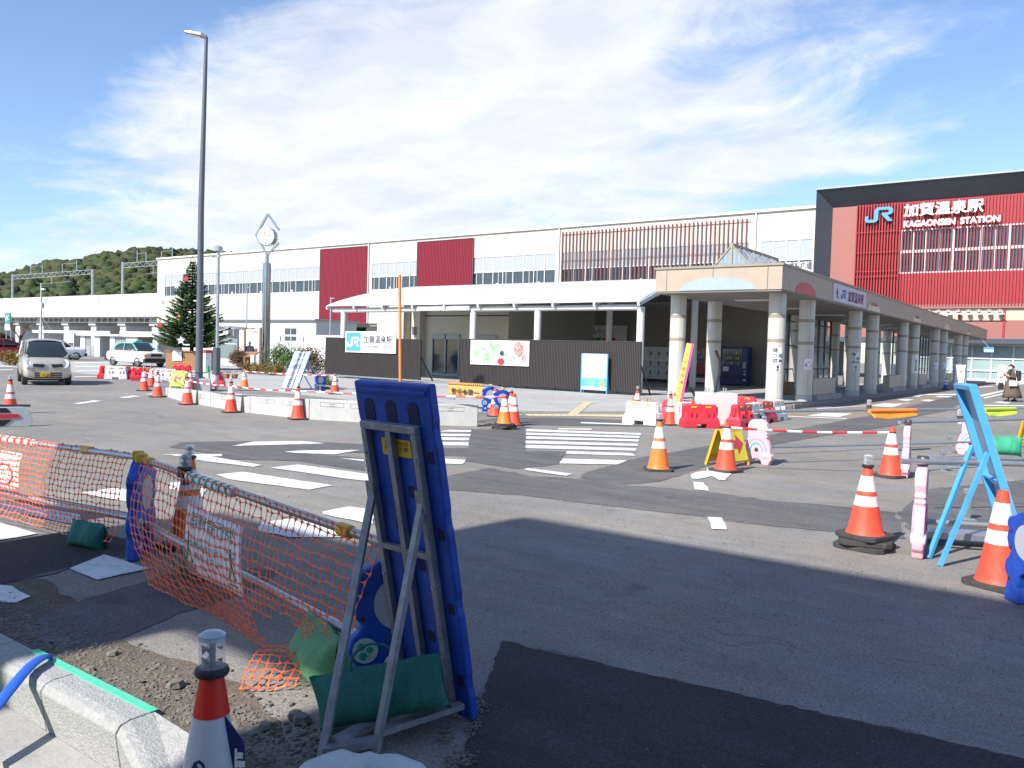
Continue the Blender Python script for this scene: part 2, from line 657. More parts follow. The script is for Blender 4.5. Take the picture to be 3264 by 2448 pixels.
m_printg = mat('print_grey', (0.20, 0.21, 0.23), 0.6, var=0)
m_printr = mat('print_red', (0.55, 0.03, 0.04), 0.6, var=0)
m_printgr = mat('print_green', (0.01, 0.30, 0.20), 0.6, var=0)
m_printb = mat('print_blue', (0.02, 0.10, 0.42), 0.6, var=0)
m_printw = mat('print_white', (0.80, 0.80, 0.80), 0.6, var=0)
m_jr = mat('railway_blue', (0.075, 0.31, 0.70), 0.5, var=0.02)
m_signw = mat('sign_white', (0.80, 0.80, 0.79), 0.45, var=0.03, scale=4)
m_wood = mat('planter_wood', (0.30, 0.155, 0.07), 0.75, var=0.2, scale=9)
m_cream2 = mat('cream_band', (0.52, 0.43, 0.32), 0.6, var=0.04)

m_kerb = mat('kerb_concrete', (0.36, 0.36, 0.345), 0.9, var=0.16, scale=30, dirt=0.35, bump=0.8, bscale=90)
m_seam = asphalt('crumbly_seam', (0.15, 0.142, 0.13), 0.6, 0.35, 0.1, 0.1)
# ------------------------------------------------------------------ ground
ground = MB().add([(-420, 1.9, 0), (260, 1.9, 0), (260, 620, 0), (-420, 620, 0)], [(0, 1, 2, 3)]).mk('ground', m_road)
ground['kind'] = 'structure'
trench = MB().add([(-60, -60, -0.27), (60, -60, -0.27), (60, 1.95, -0.27), (-60, 1.95, -0.27)], [(0, 1, 2, 3)]).mk('trench_floor', m_dirt)
trench['kind'] = 'structure'


def psheet(name, pxs, z, m, parent=ground, jag=0.0, cr=None, step=0.25, kind=None):
    gp = [G(*(cr(*p) if cr else p)) for p in pxs]
    if name == 'asphalt_patch':           # ragged, crumbly seam round the patch
        sheet('patch_seam', gp, z - 0.0009, m_seam, parent, jag + 0.035, kind, 0.14)
    return sheet(name, gp, z, m, parent, jag, kind, step)


# paved plaza before the station and the strip of darker paving along it
sheet('plaza_paving', [(-60, 20.6), (-30, 18.6), (-16, 16.6), (-13, 16.7), (-10.7, 20.5), (-9.3, 23.4), (-8.2, 24.4), (-7.95, 25), (-7.95, 47), (-60, 47)],
      0.006, m_plaza, ground, 0.0)
psheet('asphalt_patch', [(1420, 1520), (1560, 1493), (1700, 1520), (1850, 1527), (2010, 1548), (2128, 1556), (2258, 1569), (2480, 1599),
        (2670, 1614), (2855, 1635), (2890, 1720), (2660, 1697), (2444, 1676), (2221, 1645), (2072, 1629), (1850, 1603), (1650, 1578), (1420, 1562)],
       0.004, m_patch, jag=0.03)
psheet('asphalt_patch', [(815, 725), (1280, 722), (1285, 912), (1630, 915), (1570, 1025), (1200, 1065), (770, 1000), (765, 960), (540, 950), (520, 885), (792, 885)],
       0.005, m_patch, jag=0.012, cr=D8)
psheet('asphalt_patch', [(1850, 1524), (1872, 1506), (2028, 1462), (2128, 1445), (2261, 1421), (2443, 1393), (2510, 1373), (2760, 1328), (3040, 1262),
        (3100, 1262), (3020, 1310), (2900, 1332), (2863, 1356), (2630, 1389), (2444, 1421), (2290, 1474), (2100, 1536), (1960, 1545)],
       0.006, m_patch, jag=0.02)
psheet('asphalt_patch', [(1601, 2044), (2213, 2184), (3264, 2420), (3264, 2560), (1440, 2560), (1480, 2420), (1505, 2317), (1560, 2150)],
       0.004, m_black, jag=0.013, step=0.05)
psheet('asphalt_patch', [(375, 70), (480, 28), (1000, 18), (1780, 30), (2050, 45), (2060, 120), (1500, 105), (1330, 112), (2050, 165), (2060, 275), (1500, 190), (1250, 182), (900, 175), (700, 120)],
       0.005, m_patch, jag=0.02, cr=D3)
psheet('asphalt_patch', [(-160, 1770), (0, 1733), (256, 1690), (410, 1722), (430, 1765), (235, 1806), (60, 1852), (-160, 1900)],
       0.007, m_black, jag=0.02, step=0.1)  # fresh asphalt; some of the shade here is painted into its black
psheet('asphalt_patch', [(60, 1985), (330, 1895), (480, 1850), (640, 1800), (900, 1820), (760, 1900), (560, 1960), (330, 2060), (150, 2060)],
       0.004, m_patch, jag=0.02, step=0.1)
psheet('asphalt_patch', [(2860, 1640), (2960, 1560), (3264, 1530), (3420, 1560), (3420, 1700), (3264, 1690), (2960, 1730)], 0.005, m_patch, jag=0.02)
psheet('asphalt_patch', [(1250, 350), (1590, 385), (2212, 400), (2212, 340), (1650, 300), (1400, 300)], 0.0085, m_patch, jag=0.015, cr=lambda x, y: (1500 + x * 0.0 + (x - 1250) * 0.62, 1332 + (y - 300) * 0.28))
psheet('plaza_edge', [(-6, 0)] and [(1560, 1312), (1640, 1311), (2010, 1312), (2010, 1340), (1880, 1342), (1660, 1345), (1550, 1338)], 0.0078, m_road)
psheet('brown_lane', [(60, 905), (690, 905), (850, 880), (1600, 690), (1500, 690), (1000, 760), (380, 815), (0, 850), (-180, 930), (-330, 990), (-60, 1010)], 0.003, m_brownroad, cr=C6, jag=0.02)
# kerbed gravel strip, dirt by the kerb
sheet('dirt_verge', [(-7.5, 1.9), (-7.2, 2.4), (-5.6, 2.55), (-4.6, 2.35), (-3.9, 2.3), (-3.2, 2.35), (-2.75, 2.2), (-2.5, 2.05), (-2.0, 2.0), (-1.6, 1.9)],
      0.0035, m_dirt, ground, 0.03, None, 0.12)

# ------------------------------------------------------------------ painted markings, each stripe its own sheet
markings = MB()
mk_i = [0]


def stripe(pxs, cr=None, z=None, m=None, name='marking', jag=0.010):
    mk_i[0] += 1
    return psheet(name, pxs, (0.0088 + (mk_i[0] % 3) * 0.0005) if z is None else z, m or m_paint, jag=jag, cr=cr, step=0.12)


LT = [(725, 745), (757, 775), (787, 808), (825, 850), (862, 890)]
RT_ = [(525, 545, 560), (513, 570, 587), (505, 600, 617), (495, 637, 655), (480, 675, 697)]
for (a, b), (rx, c, d) in zip(LT, RT_):
    p = [D8(1285, a), C8(rx, c), C8(rx - 6, d), D8(1285, b)]
    stripe(p)
stripe([D8(1640, 915), C8(440, 718), C8(475, 740), D8(1625, 938)])
stripe([D8(1600, 980), C8(405, 780), C8(310, 815), D8(1575, 1022)])
stripe([(1285, 1062), (1690, 1112), (1630, 1130), (1280, 1080)], D8)
stripe([(1560, 718), (1850, 722), (1850, 732), (1560, 728)], D8)
stripe([(1760, 665), (2200, 680), (2200, 690), (1760, 675)], D8)
for a, b, c, d in ((600, 815, 733, 750), (510, 810, 765, 787), (505, 800, 797, 822), (500, 795, 838, 868)):
    stripe([(a, c + 4), (a + 30, c), (b, c + 4), (b - 4, d), (a - 60, d - 2)], D8)
stripe([(500, 975), (765, 992), (760, 1012), (735, 1028), (500, 1020)], D8)
for q in ([(915, 62), (1100, 25), (1500, 20), (1720, 40)], [(1365, 112), (1550, 100), (2020, 97), (1800, 135), (1450, 122)],
          [(1830, 165), (2050, 180), (2050, 195)], [(310, 135), (830, 132), (830, 150), (740, 152), (1165, 228), (1100, 243), (690, 195), (380, 140)],
          [(1245, 250), (1480, 223), (2130, 310), (2130, 370), (1900, 345)], [(775, 310), (1010, 285), (1785, 403), (1580, 440), (900, 350)],
          [(1690, 630), (1920, 585), (2130, 610), (2130, 735), (2040, 722), (1700, 650)],
          [(1130, 790), (1180, 720), (1450, 690), (2000, 830), (1900, 850), (1400, 850)], [(370, 380), (560, 365), (690, 430), (660, 500), (380, 430)]):
    stripe(q, D3)
for q in ([(700, 1005), (980, 965), (1120, 980), (1130, 1090), (900, 1050)], [(-160, 1240), (0, 1265), (320, 1360), (0, 1415), (-160, 1440)],
          [(-160, 1075), (90, 1085), (690, 1195), (680, 1290), (280, 1205), (-160, 1130)], [(630, 235), (680, 240), (885, 213), (800, 208)],
          [(1020, 185), (1075, 190), (1210, 173), (1130, 167)], [(1245, 155), (1290, 157), (1400, 146), (1330, 142)]):
    stripe(q, D1)
stripe([(150, 1230), (225, 1200), (325, 1230), (210, 1255)], FULL)
stripe([(-60, 90), (100, 105), (265, 195), (130, 250), (-60, 240)], D2)
stripe([(948, 905), (1000, 880), (1090, 870), (1080, 840), (1300, 895), (1245, 950), (1190, 948), (1130, 915), (1010, 940), (960, 938)], C8)
stripe([(965, 965), (1060, 972), (1108, 1043), (985, 1030)], C8)
stripe([(1092, 1268), (1215, 1275), (1262, 1378), (1130, 1372)], C8)
for q in ([(880, 795), (1010, 770), (1170, 780), (1080, 805)], [(1120, 742), (1180, 733), (1270, 740), (1200, 752)], [(1320, 745), (1380, 738), (1450, 745), (1390, 758)],
          [(345, 880), (490, 855), (740, 860), (620, 890)], [(60, 876), (690, 902), (690, 908), (60, 882)], [(430, 816), (1230, 768), (1230, 772), (430, 822)],
          [(1250, 712), (1330, 690), (1700, 690), (1620, 702), (1350, 700), (1310, 716)], [(1440, 716), (1480, 708), (1600, 712), (1560, 722)],
          [(1835, 700), (2030, 660), (2040, 668), (1845, 715)], [(1860, 722), (2120, 666), (2130, 672), (1870, 732)],
          [(1945, 765), (2000, 755), (2100, 765), (2070, 775)], [(1870, 785), (2300, 790), (2300, 798), (1870, 795)], [(1820, 628), (1950, 622), (1950, 628), (1830, 635)],
          [(2150, 606), (2260, 590), (2260, 596), (2160, 613)]):
    stripe(q, C6, jag=0.0)
for q in ([(640, 1228), (1290, 1222), (1290, 1226), (640, 1234)], [(640, 1262), (1000, 1258), (1000, 1263), (640, 1268)], [(640, 1350), (1100, 1344), (1100, 1350), (640, 1356)], [(660, 1300), (850, 1296), (850, 1301), (660, 1305)],
          [(0, 1290), (110, 1287), (110, 1292), (0, 1296)], [(0, 1262), (110, 1258), (110, 1263), (0, 1267)]):
    stripe(q, C1, jag=0.0)
# tactile paving blocks
tact = [(1220, 597), (1700, 598), (2190, 602), (2190, 625), (1700, 615), (1220, 613)]
for k in range(16):
    a, b = 1220 + k * 60.6, 1220 + (k + 1) * 60.6 - 3
    ya = lambda x: 597 + (x - 1220) * 0.005
    stripe([(a, ya(a)), (b, ya(b)), (b, ya(b) + 18), (a, ya(a) + 17)], D8, 0.017, m_tact, 'tactile_block', 0)
for k in range(7):
    t0, t1 = k / 7, (k + 0.94) / 7
    L0 = (1775 + (1640 - 1775) * t0, 500 + (600 - 500) * t0)
    L1 = (1775 + (1640 - 1775) * t1, 500 + (600 - 500) * t1)
    R0 = (1850 + (1725 - 1850) * t0, 500 + (606 - 500) * t0)
    R1 = (1850 + (1725 - 1850) * t1, 500 + (606 - 500) * t1)
    stripe([L0, R0, R1, L1], D8, 0.0175, m_tact, 'tactile_block', 0)
stripe([(1738, 490), (1892, 492), (1892, 501), (1738, 500)], D8, 0.018, m_tact, 'tactile_block', 0)
stripe([(0, 385), (410, 390), (410, 408), (0, 400)], C8, 0.0165, m_tact, 'tactile_block', 0)
del markings

# ------------------------------------------------------------------ kerb at the photographer's feet
for i, (xa, xb) in enumerate([(-6.45, -5.80), (-5.80, -5.15), (-5.15, -4.50), (-4.50, -3.85), (-3.85, -3.20)]):
    b = MB()
    prof = [(1.76, -0.22), (1.73, -0.01), (1.75, 0.02), (1.79, 0.03), (1.90, 0.03), (1.90, -0.22)]
    b.prism(prof, xa + 0.003, xb - 0.003, 'yz')
    o = b.mk('kerb_stone', m_kerb, None, bevel=0.006)
    tag(o, 'pale concrete kerb block, ' + ['outermost at the left frame edge', 'fourth before the striped red cone with blue silhouette', 'third before the striped red cone with blue silhouette',
        'crossed by the blue strap', 'end block with green tape nearest the red topped cone'][i], 'kerb', 'kerb stones in the foreground')
b = MB()
for i in range(1):
    a0 = [(1.76, -0.22), (1.73, -0.01), (1.75, 0.02), (1.79, 0.03), (1.90, 0.03), (1.90, -0.22)]
    a1 = [(1.60, -0.22), (1.56, -0.15), (1.58, -0.13), (1.62, -0.12), (1.89, -0.01), (1.90, -0.22)]
    b.add([(-3.194, y, z) for y, z in a0] + [(-2.5, y, z) for y, z in a1], [tuple(range(6)), tuple(range(6, 12))[::-1]] + [(i, (i + 1) % 6, (i + 1) % 6 + 6, i + 6)[::-1] for i in range(6)])
tag(b.mk('kerb_stone', m_kerb, None, bevel=0.006), 'kerb block sloping down beside the red topped cone', 'kerb', 'kerb stones in the foreground')
b = MB().prism([(1.60, -0.25), (1.56, -0.15), (1.58, -0.13), (1.62, -0.12), (1.89, -0.01), (1.90, -0.25)], -2.494, 0.6, 'yz')
tag(b.mk('kerb_stone', m_kerb, None, bevel=0.006), 'low flush kerb slab in shade behind the white sandbag', 'kerb', 'kerb stones in the foreground')
b = MB().prism([(1.52, -0.268), (1.52, -0.21), (1.755, -0.20), (1.755, -0.268)], -6.5, -3.1, 'yz')
fo = b.mk('kerb_footing', m_conc_d)
fo['kind'] = 'structure'
m_tape = mat('green_tape', (0.10, 0.55, 0.36), 0.5, var=0.1, scale=20)
m_gpaint = mat('green_marking_paint', (0.10, 0.62, 0.24), 0.6, var=0.25, scale=30)
MB().bx(-4.28, -3.19, 1.872, 1.912, 0.031, 0.036).mk('tape', m_tape, fo)
sheet('paint_mark', [(-4.6, 1.40), (-4.2, 1.43), (-3.6, 1.36), (-3.45, 1.30), (-3.7, 1.27), (-4.2, 1.36), (-4.6, 1.32)], -0.262, m_gpaint, trench, 0.01, None, 0.06)
sheet('paint_mark', [(-4.6, 1.56), (-4.2, 1.58), (-3.9, 1.55), (-4.2, 1.53)], -0.2, m_gpaint, fo, 0.004, None, 0.06)


def stone(b, c, r):
    n = 6
    vs_ = []
    ang0 = random.random() * 6
    rings = [(0.55, -0.5), (1.0, -0.1), (0.8, 0.45)]
    sxr, syr = random.uniform(0.7, 1.3), random.uniform(0.6, 1.1)
    for f, z in rings:
        for j in range(n):
            t = ang0 + 2 * math.pi * j / n
            k = f * random.uniform(0.8, 1.15) * r
            vs_.append((c[0] + k * sxr * math.cos(t), c[1] + k * syr * math.sin(t), c[2] + z * r * 0.9))
    fs = [(i * n + j, i * n + (j + 1) % n, (i + 1) * n + (j + 1) % n, (i + 1) * n + j) for i in range(2) for j in range(n)]
    fs += [tuple(range(2 * n, 3 * n)), tuple(range(n))[::-1]]
    b.add(vs_, fs)


gr = MB()
for _ in range(2600):
    x = random.uniform(-6.8, -1.7)
    y = 1.92 + abs(random.gauss(0, 0.13)) + (0.25 * random.random() ** 4)
    if x > -2.7 and y > 2.25:
        continue
    stone(gr, (x, y, 0.004), random.choice((0.004, 0.005, 0.006, 0.007, 0.009, 0.011, 0.015)))
for _ in range(900):
    stone(gr, (random.uniform(-3.1, -2.1), 1.96 + abs(random.gauss(0, 0.1)), 0.006), random.uniform(0.007, 0.017))
for _ in range(1500):
    x, y = random.uniform(-7, 1.2), random.uniform(1.95, 7.0)
    stone(gr, (x, y, 0.006), random.uniform(0.0025, 0.006))
for _ in range(260):
    p = random.choice(((1505, 2317), (1480, 2420), (1530, 2250), (1420, 2350), (1440, 2440)))
    g = G(p[0] + random.gauss(0, 14), p[1] + random.gauss(0, 14))
    stone(gr, (g.x, g.y, 0.006), random.uniform(0.004, 0.009))
m_gravel = mat('gravel', (0.16, 0.146, 0.122), 0.9, var=0.35, scale=25, bump=0.3)
gr.mk('gravel', m_gravel, None, kind='stuff', fix=False)
tag(bpy.data.objects['gravel'], 'loose pale gravel and chippings along the kerb', 'gravel')
for i, (x, y, r) in enumerate([(362, 2090, .032), (285, 2140, .03), (560, 2195, .05), (940, 2290, .04), (960, 2305, .045), (845, 2325, .035)]):
    b = MB()
    g = G(x, y)
    stone(b, (g.x, g.y, r * 0.35), r)
    tag(b.mk('stone', m_gravel, None), ['loose pale stone lying alone on the dark dirt', 'pale stone beside the green tape', 'flat stone left of the striped red cone', 'upper of two pale stones in the gravel',
        'lower of two pale stones in the gravel', 'stone in the gravel right of the blue plate'][i], 'stone', 'larger stones by the kerb')

# ------------------------------------------------------------------ hill and the wood on it
ridge = [(-500, 900), (-250, 885), (0, 867), (100, 845), (190, 822), (270, 818), (330, 802), (430, 788), (500, 785), (600, 790), (690, 795), (740, 803), (800, 800), (860, 815), (1000, 850), (1200, 900)]


def hdir(x, y, dist):
    d = ray(x, y)
    k = dist / math.hypot(d.x, d.y)
    return CAM + d * k


def ridge_y(x):
    for (a, b), (c, d) in zip(ridge, ridge[1:]):
        if a <= x <= c:
            return b + (d - b) * (x - a) / (c - a)
    return 900


hb = MB()


def hfn(u, v):
    x = -500 + 1700 * u
    top = hdir(x, ridge_y(x) + 40, 420)
    f = hdir(x, 1100, 250)
    zt = top.z * math.sin(min(1, v * 1.0) * math.pi / 2)
    p = f.lerp(top, v)
    return (p.x, p.y, -1 + zt)


hb.grid(hfn, 60, 14)
m_hillg = mat('hill_ground', (0.06, 0.065, 0.03), 0.9, var=0.3, scale=0.05)
ho = hb.mk('hill', m_hillg, None, smooth=True)
ho['kind'] = 'structure'


def leafmat(name, cols, scale=0.05):
    m = bpy.data.materials.new(name)
    m.use_nodes = True
    t = m.node_tree
    b = t.nodes['Principled BSDF']
    b.inputs['Roughness'].default_value = 0.75
    b.inputs['Specular IOR Level'].default_value = 0.25
    tc_ = t.nodes.new('ShaderNodeTexCoord')
    n = t.nodes.new('ShaderNodeTexNoise')
    n.inputs['Scale'].default_value = scale
    n.inputs['Detail'].default_value = 3
    t.links.new(tc_.outputs['Object'], n.inputs['Vector'])
    cr = t.nodes.new('ShaderNodeValToRGB')
    e = cr.color_ramp.elements
    k = len(cols)
    e[0].position, e[0].color = 0.28, (*cols[0], 1)
    e[1].position, e[1].color = 0.72, (*cols[-1], 1)
    for i, c in enumerate(cols[1:-1]):
        q = e.new(0.28 + 0.44 * (i + 1) / (k - 1))
        q.color = (*c, 1)
    t.links.new(n.outputs['Fac'], cr.inputs[0])
    t.links.new(cr.outputs[0], b.inputs['Base Color'])
    return m


import bmesh
ib = bmesh.new()
bmesh.ops.create_icosphere(ib, subdivisions=2, radius=1)
ICO_V = [v.co.copy() for v in ib.verts]
ICO_F = [tuple(v.index for v in f.verts) for f in ib.faces]
ib.free()
wb = MB()
for k in range(5600):
    u, v = random.random(), random.random() ** 0.8
    p = V(hfn(u, v))
    r_ = random.uniform(1.3, 3.3)
    sq = random.uniform(0.75, 1.25)
    ph = random.random() * 9
    vs_ = []
    for q in ICO_V:
        kk = 1 + 0.26 * math.sin(q.x * 5 + ph) * math.cos(q.y * 4.3 - ph) + 0.16 * math.sin(q.z * 9 + ph * 2) + random.uniform(-0.24, 0.24)
        vs_.append((p.x + q.x * r_ * kk, p.y + q.y * r_ * kk, p.z + r_ * 0.4 + q.z * r_ * kk * sq))
    wb.add(vs_, ICO_F)
m_wood_ = leafmat('hill_foliage', [(0.014, 0.032, 0.012), (0.026, 0.048, 0.016), (0.055, 0.07, 0.018), (0.05, 0.046, 0.022), (0.018, 0.036, 0.014)], 0.09)
o = wb.mk('hill_wood', m_wood_, None, kind='stuff', fix=False)
o.data.polygons.foreach_set('use_smooth', [True] * len(o.data.polygons))
tag(o, 'mixed green and autumn brown wood covering the hill', 'trees')

# ------------------------------------------------------------------ unseen building behind the photographer, shaped and cut open to throw the foreground shadow
sb = thing('shadow_casting_building', 'unseen stepped wall with a sun gap behind the photographer, shaped for the foreground shadow', 'building', (0, 0, 0))
m_shadow_wall = mat('shadow_wall', (0.45, 0.43, 0.40), 0.7, var=0.05, scale=1)
YS = -6.0
KZ = math.tan(SUN_EL) / SH.y * 1.0


def shz(Y):                     # height on the wall line whose shadow reaches depth Y on the ground
    return (Y - YS) * KZ


def shx(X, Y):
    return X - (Y - YS) * SH.x / SH.y


za, zb_, zc_ = shz(6.46), shz(4.62), shz(3.05)
xl, xg0, xg1, xh = shx(-6.93, 3.1), shx(-4.2, 2.4), shx(-2.75, 2.4), shx(-4.55, 5.9)
MB().bx(xl, xg0, YS - 0.5, YS, -0.3, zc_).mk('wall', m_shadow_wall, sb)
MB().bx(xl, 60, YS - 0.5, YS, zc_, zb_).mk('wall', m_shadow_wall, sb)
MB().bx(xg1, 60, YS - 0.5, YS, -0.3, zc_).mk('wall', m_shadow_wall, sb)
MB().bx(xh, 60, YS - 0.5, YS, zb_, za).mk('parapet', m_shadow_wall, sb)  # wall step added where the shadow has to reach farther
MB().bx(20, 60, YS - 14, YS - 0.5, -0.3, zb_ - 1).mk('rear_block', m_shadow_wall, sb)

# ------------------------------------------------------------------ the long station building
FY = 85.0


def fx(cr, x, y):
    return PY(*cr(x, y), FY)


XL = fx(C1, 1355, 335).x
XR = fx(C5, 425, 435).x
ZT, ZB = 16.85, 5.1
st = thing('station_building', 'long cream elevated station hall with red panels and window bands', 'building', (0, FY, 0))
rX = [fx(C2, 873, 378).x, fx(C2, 1283, 350).x, fx(C2, 1708, 318).x, fx(C2, 2190, 288).x, fx(C3, 1300, 80).x, fx(C4, 1240, 0).x]
ZS, ZW, ZG = 9.95, 11.80, 13.90           # sill, window head, spandrel head


def wall_bay(x0, x1, w0, w1):
    """cream wall with a ribbon opening from w0 to w1"""
    b = MB()
    b.bx(x0, x1, 0, 0.3, ZB, ZS)
    b.bx(x0, x1, 0, 0.3, ZG, ZT)
    if w0 > x0 + 0.01:
        b.bx(x0, w0, 0, 0.3, ZS, ZG)
    if w1 < x1 - 0.01:
        b.bx(w1, x1, 0, 0.3, ZS, ZG)
    return b.mk('wall', m_wall, st)


def ribbon(w0, w1, n, slid=True):
    p = (w1 - w0) / n
    for i in range(n):
        a, c = w0 + i * p, w0 + (i + 1) * p
        fr = MB()
        t = 0.05
        fr.bx(a, a + t, 0.03, 0.17, ZS, ZG)
        fr.bx(c - t, c, 0.03, 0.17, ZS, ZG)
        for z in (ZS, ZW, ZG - 0.09):
            fr.bx(a + t, c - t, 0.03, 0.17, z, z + 0.09)
        if slid and i % 3 != 1:
            fr.bx(a + p * (0.42 + 0.12 * ((i * 7) % 3 - 1)), a + p * (0.46 + 0.12 * ((i * 7) % 3 - 1)), 0.05, 0.15, ZS + 0.09, ZW)
        wdw = fr.mk('window', m_whitem, st)
        MB().bx(a + t, c - t, 0.13, 0.16, ZS + 0.09, ZW).mk('pane', m_glass, wdw)
        MB().bx(a + t, c - t, 0.10, 0.16, ZW + 0.09, ZG - 0.09).mk('spandrel', m_grayp, wdw)
        if i % 4 == 2:
            MB().bx(a + p * 0.3, a + p * 0.55, 0.12, 0.128, ZS + 0.1, ZS + 0.45).mk('notice', m_white, wdw)


w_l = fx(C1, 1415, 600).x
wall_bay(XL, rX[0], w_l, rX[0])
ribbon(w_l, rX[0], 22)
wall_bay(rX[1], rX[2], fx(C2, 1308, 600).x, rX[2])
ribbon(fx(C2, 1308, 600).x, rX[2], 6)
wall_bay(rX[3], rX[4], rX[3], fx(C3, 1268, 400).x)
ribbon(rX[3], fx(C3, 1268, 400).x, 8)
sl0, sl1 = fx(C3, 1332, 95).x, fx(C4, 1197, 0).x
wall_bay(rX[4], rX[5], sl0, sl1)
ribbon(sl0, sl1, 14)
wq = fx(C4, 1278, 250).x
wq1 = fx(C4, 1730, 250).x
wall_bay(rX[5], XR + 0.6, wq, wq1)
for i in range(4):
    p = (wq1 - wq) / 4
    a = wq + i * p
    b = MB()
    b.bx(a, a + 0.06, 0.03, 0.17, ZS, ZG)
    b.bx(a + p - 0.06, a + p, 0.03, 0.17, ZS, ZG)
    for z in (ZS, ZW - 0.1, ZG - 0.09):
        b.bx(a + 0.06, a + p - 0.06, 0.03, 0.17, z, z + 0.09)
    wdw = b.mk('window', m_whitem, st)
    MB().bx(a + 0.06, a + p - 0.06, 0.1, 0.15, ZW, ZG - 0.09).mk('spandrel', m_grayp, wdw)
    MB().bx(a + 0.06, a + p - 0.06, 0.13, 0.16, ZS + 0.09, ZW - 0.1).mk('pane', m_glass, wdw)
bn = MB().bx(wq + 0.1, wq1 - 0.1, 0.0, 0.02, ZS + 0.05, ZW - 0.28).mk('banner', m_signw, st)
tz_ = fx(C4, 1610, 402).z
tx1 = fx(C4, 1718, 402).x
tx0 = fx(C4, 1615, 402).x
txt_w = (tx1 - tx0) * 4.3
text('鉄道建設・運輸機構', 0.95, facing((tx1 - txt_w / 2, -0.02, tz_)), m_print, bn, bold=0.012, width=txt_w)
for (a, c, z0, nm) in ((rX[0], rX[1], ZB, 'r'), (rX[2], rX[3], 9.35, 'r')):
    b = MB()
    n = int((c - a) / 0.26)
    for i in range(n):
        x = a + (c - a) * i / n
        p = (c - a) / n
        b.prism([(x, -0.04), (x + p * 0.30, -0.14), (x + p * 0.70, -0.14), (x + p, -0.04), (x + p, 0.25), (x, 0.25)], z0, ZT - 0.45, 'xy')
    b.mk('corrugated_red_panel', m_red, st, kind='stuff', fix=False)
    f = MB()
    for s_ in (a - 0.05, c - 0.03):
        f.bx(s_, s_ + 0.08, -0.17, 0.3, z0, ZT - 0.45)
    f.bx(a + 0.03, c - 0.03, -0.17, 0.3, ZT - 0.45, ZT - 0.37)
    f.bx(a + 0.03, c - 0.03, -0.17, 0.3, z0 - 0.08, z0)
    f.mk('panel_trim', m_gframe, st)
    MB().bx(a, c, 0, 0.3, ZT - 0.37, ZT).mk('wall', m_wall, st)
    if z0 > 6:
        MB().bx(a, c, 0, 0.3, ZB, z0 - 0.09).mk('wall', m_wall, st)
MB().bx(XL - 0.1, XR + 0.6, -0.25, 0.35, ZT, ZT + 0.28).mk('parapet_cap', m_white, st, bevel=0.04)
MB().bx(XL, XL + 0.3, 0.31, 22, ZB, ZT).mk('end_wall', m_wall, st)
MB().bx(XL, XR, 0.31, 22, ZB - 0.4, ZB - 0.05).mk('deck', m_conc_d, st)
for x in (rX[1] + 0.12, rX[4] + 0.15, rX[5] + 0.05):
    b = MB().cyl((x, -0.14, ZB), (x, -0.14, ZT), 0.09, n=8)
    b.lathe([(0.10, 0), (0.26, 0.28), (0.26, 0.42)], 8, (x, -0.14, ZT - 0.1))
    b.mk('downpipe', m_whitem, st)
ns = 47
for i in range(ns):
    x = sl0 + (sl1 - sl0) * (i + 0.2) / ns
    MB().bx(x - 0.06, x + 0.06, -0.20, -0.09, 8.9, ZT - 0.5).mk('slat', m_slat, st)
for z in (9.2, ZW + 1, ZT - 0.9):
    MB().bx(sl0, sl1, -0.09, -0.05, z, z + 0.05).mk('slat_rail', m_slat, st)
# piers and the dark space under the deck
xp = XL + 1
k = 0
while xp < XR:
    MB().bx(xp, xp + 2.2, 1.5, 4.0, 0, ZB - 0.4).mk('pier', m_conc, st)
    MB().bx(xp, xp + 2.2, 16, 18.5, 0, ZB - 0.4).mk('pier', m_conc, st)
    xp += 10.6
MB().bx(XL, XR, 19, 19.3, 0, ZB - 0.4).mk('back_wall', m_conc_d, st)
MB().bx(rX[0] - 3, rX[1] + 2, 6, 6.3, 1.2, 3.6).mk('site_hoarding', m_salmon, st)

# ------------------------------------------------------------------ red portal with the station name
PYY = 84.0
pt = thing('station_portal', 'tall red louvred station portal with dark grey frame', 'building', (0, PYY, 0))
pTL = PY(*C5(430, 285), PYY)
iTL = PY(*C5(570, 440), PYY + 1.6)
PX1 = 14.0
zT, zI, zRB = pTL.z, iTL.z, PY(*C5(1600, 1262), PYY + 1.2).z
b = MB()
A = [(pTL.x, 0, 0), (pTL.x, 0, zT), (PX1, 0, zT), (PX1, 0, 0)]
I = [(iTL.x, 1.6, 0), (iTL.x, 1.6, zI), (PX1 - (iTL.x - pTL.x), 1.6, zI), (PX1 - (iTL.x - pTL.x), 1.6, 0)]
b.add(A + I, [(0, 1, 5, 4), (1, 2, 6, 5), (2, 3, 7, 6)])
b.add([(pTL.x - 0.01, 0, 3.2), (pTL.x - 0.01, 9, 3.2), (pTL.x - 0.01, 9, zT), (pTL.x - 0.01, 0, zT), (PX1, 0, zT), (PX1, 9, zT)], [(0, 1, 2, 3), (3, 2, 5, 4)])
b.mk('frame', m_gframe, pt)
MB().bx(pTL.x - 0.06, PX1, -0.05, 0.5, zT + 0.01, zT + 0.16).mk('coping', m_grayp, pt)
xr0 = PY(*C5(777, 425), PYY + 1.2).x
MB().bx(iTL.x, xr0, 1.6, 1.8, 3.9, zI).mk('salmon_panel', m_salmon, pt)
wx0 = PY(*C5(1155, 630), PYY + 1.5).x
wz1, wz0 = PY(*C5(1155, 630), PYY + 1.5).z, PY(*C5(1145, 1005), PYY + 1.5).z
wx1 = wx0 + 13.5
b = MB()
b.bx(xr0, wx0, 1.5, 1.7, zRB, zI)
b.bx(wx1, PX1 - 1, 1.5, 1.7, zRB, zI)
b.bx(wx0, wx1, 1.5, 1.7, zRB, wz0)
b.bx(wx0, wx1, 1.5, 1.7, wz1, zI)
b.mk('red_wall', m_redp, pt)
b = MB()
x = xr0
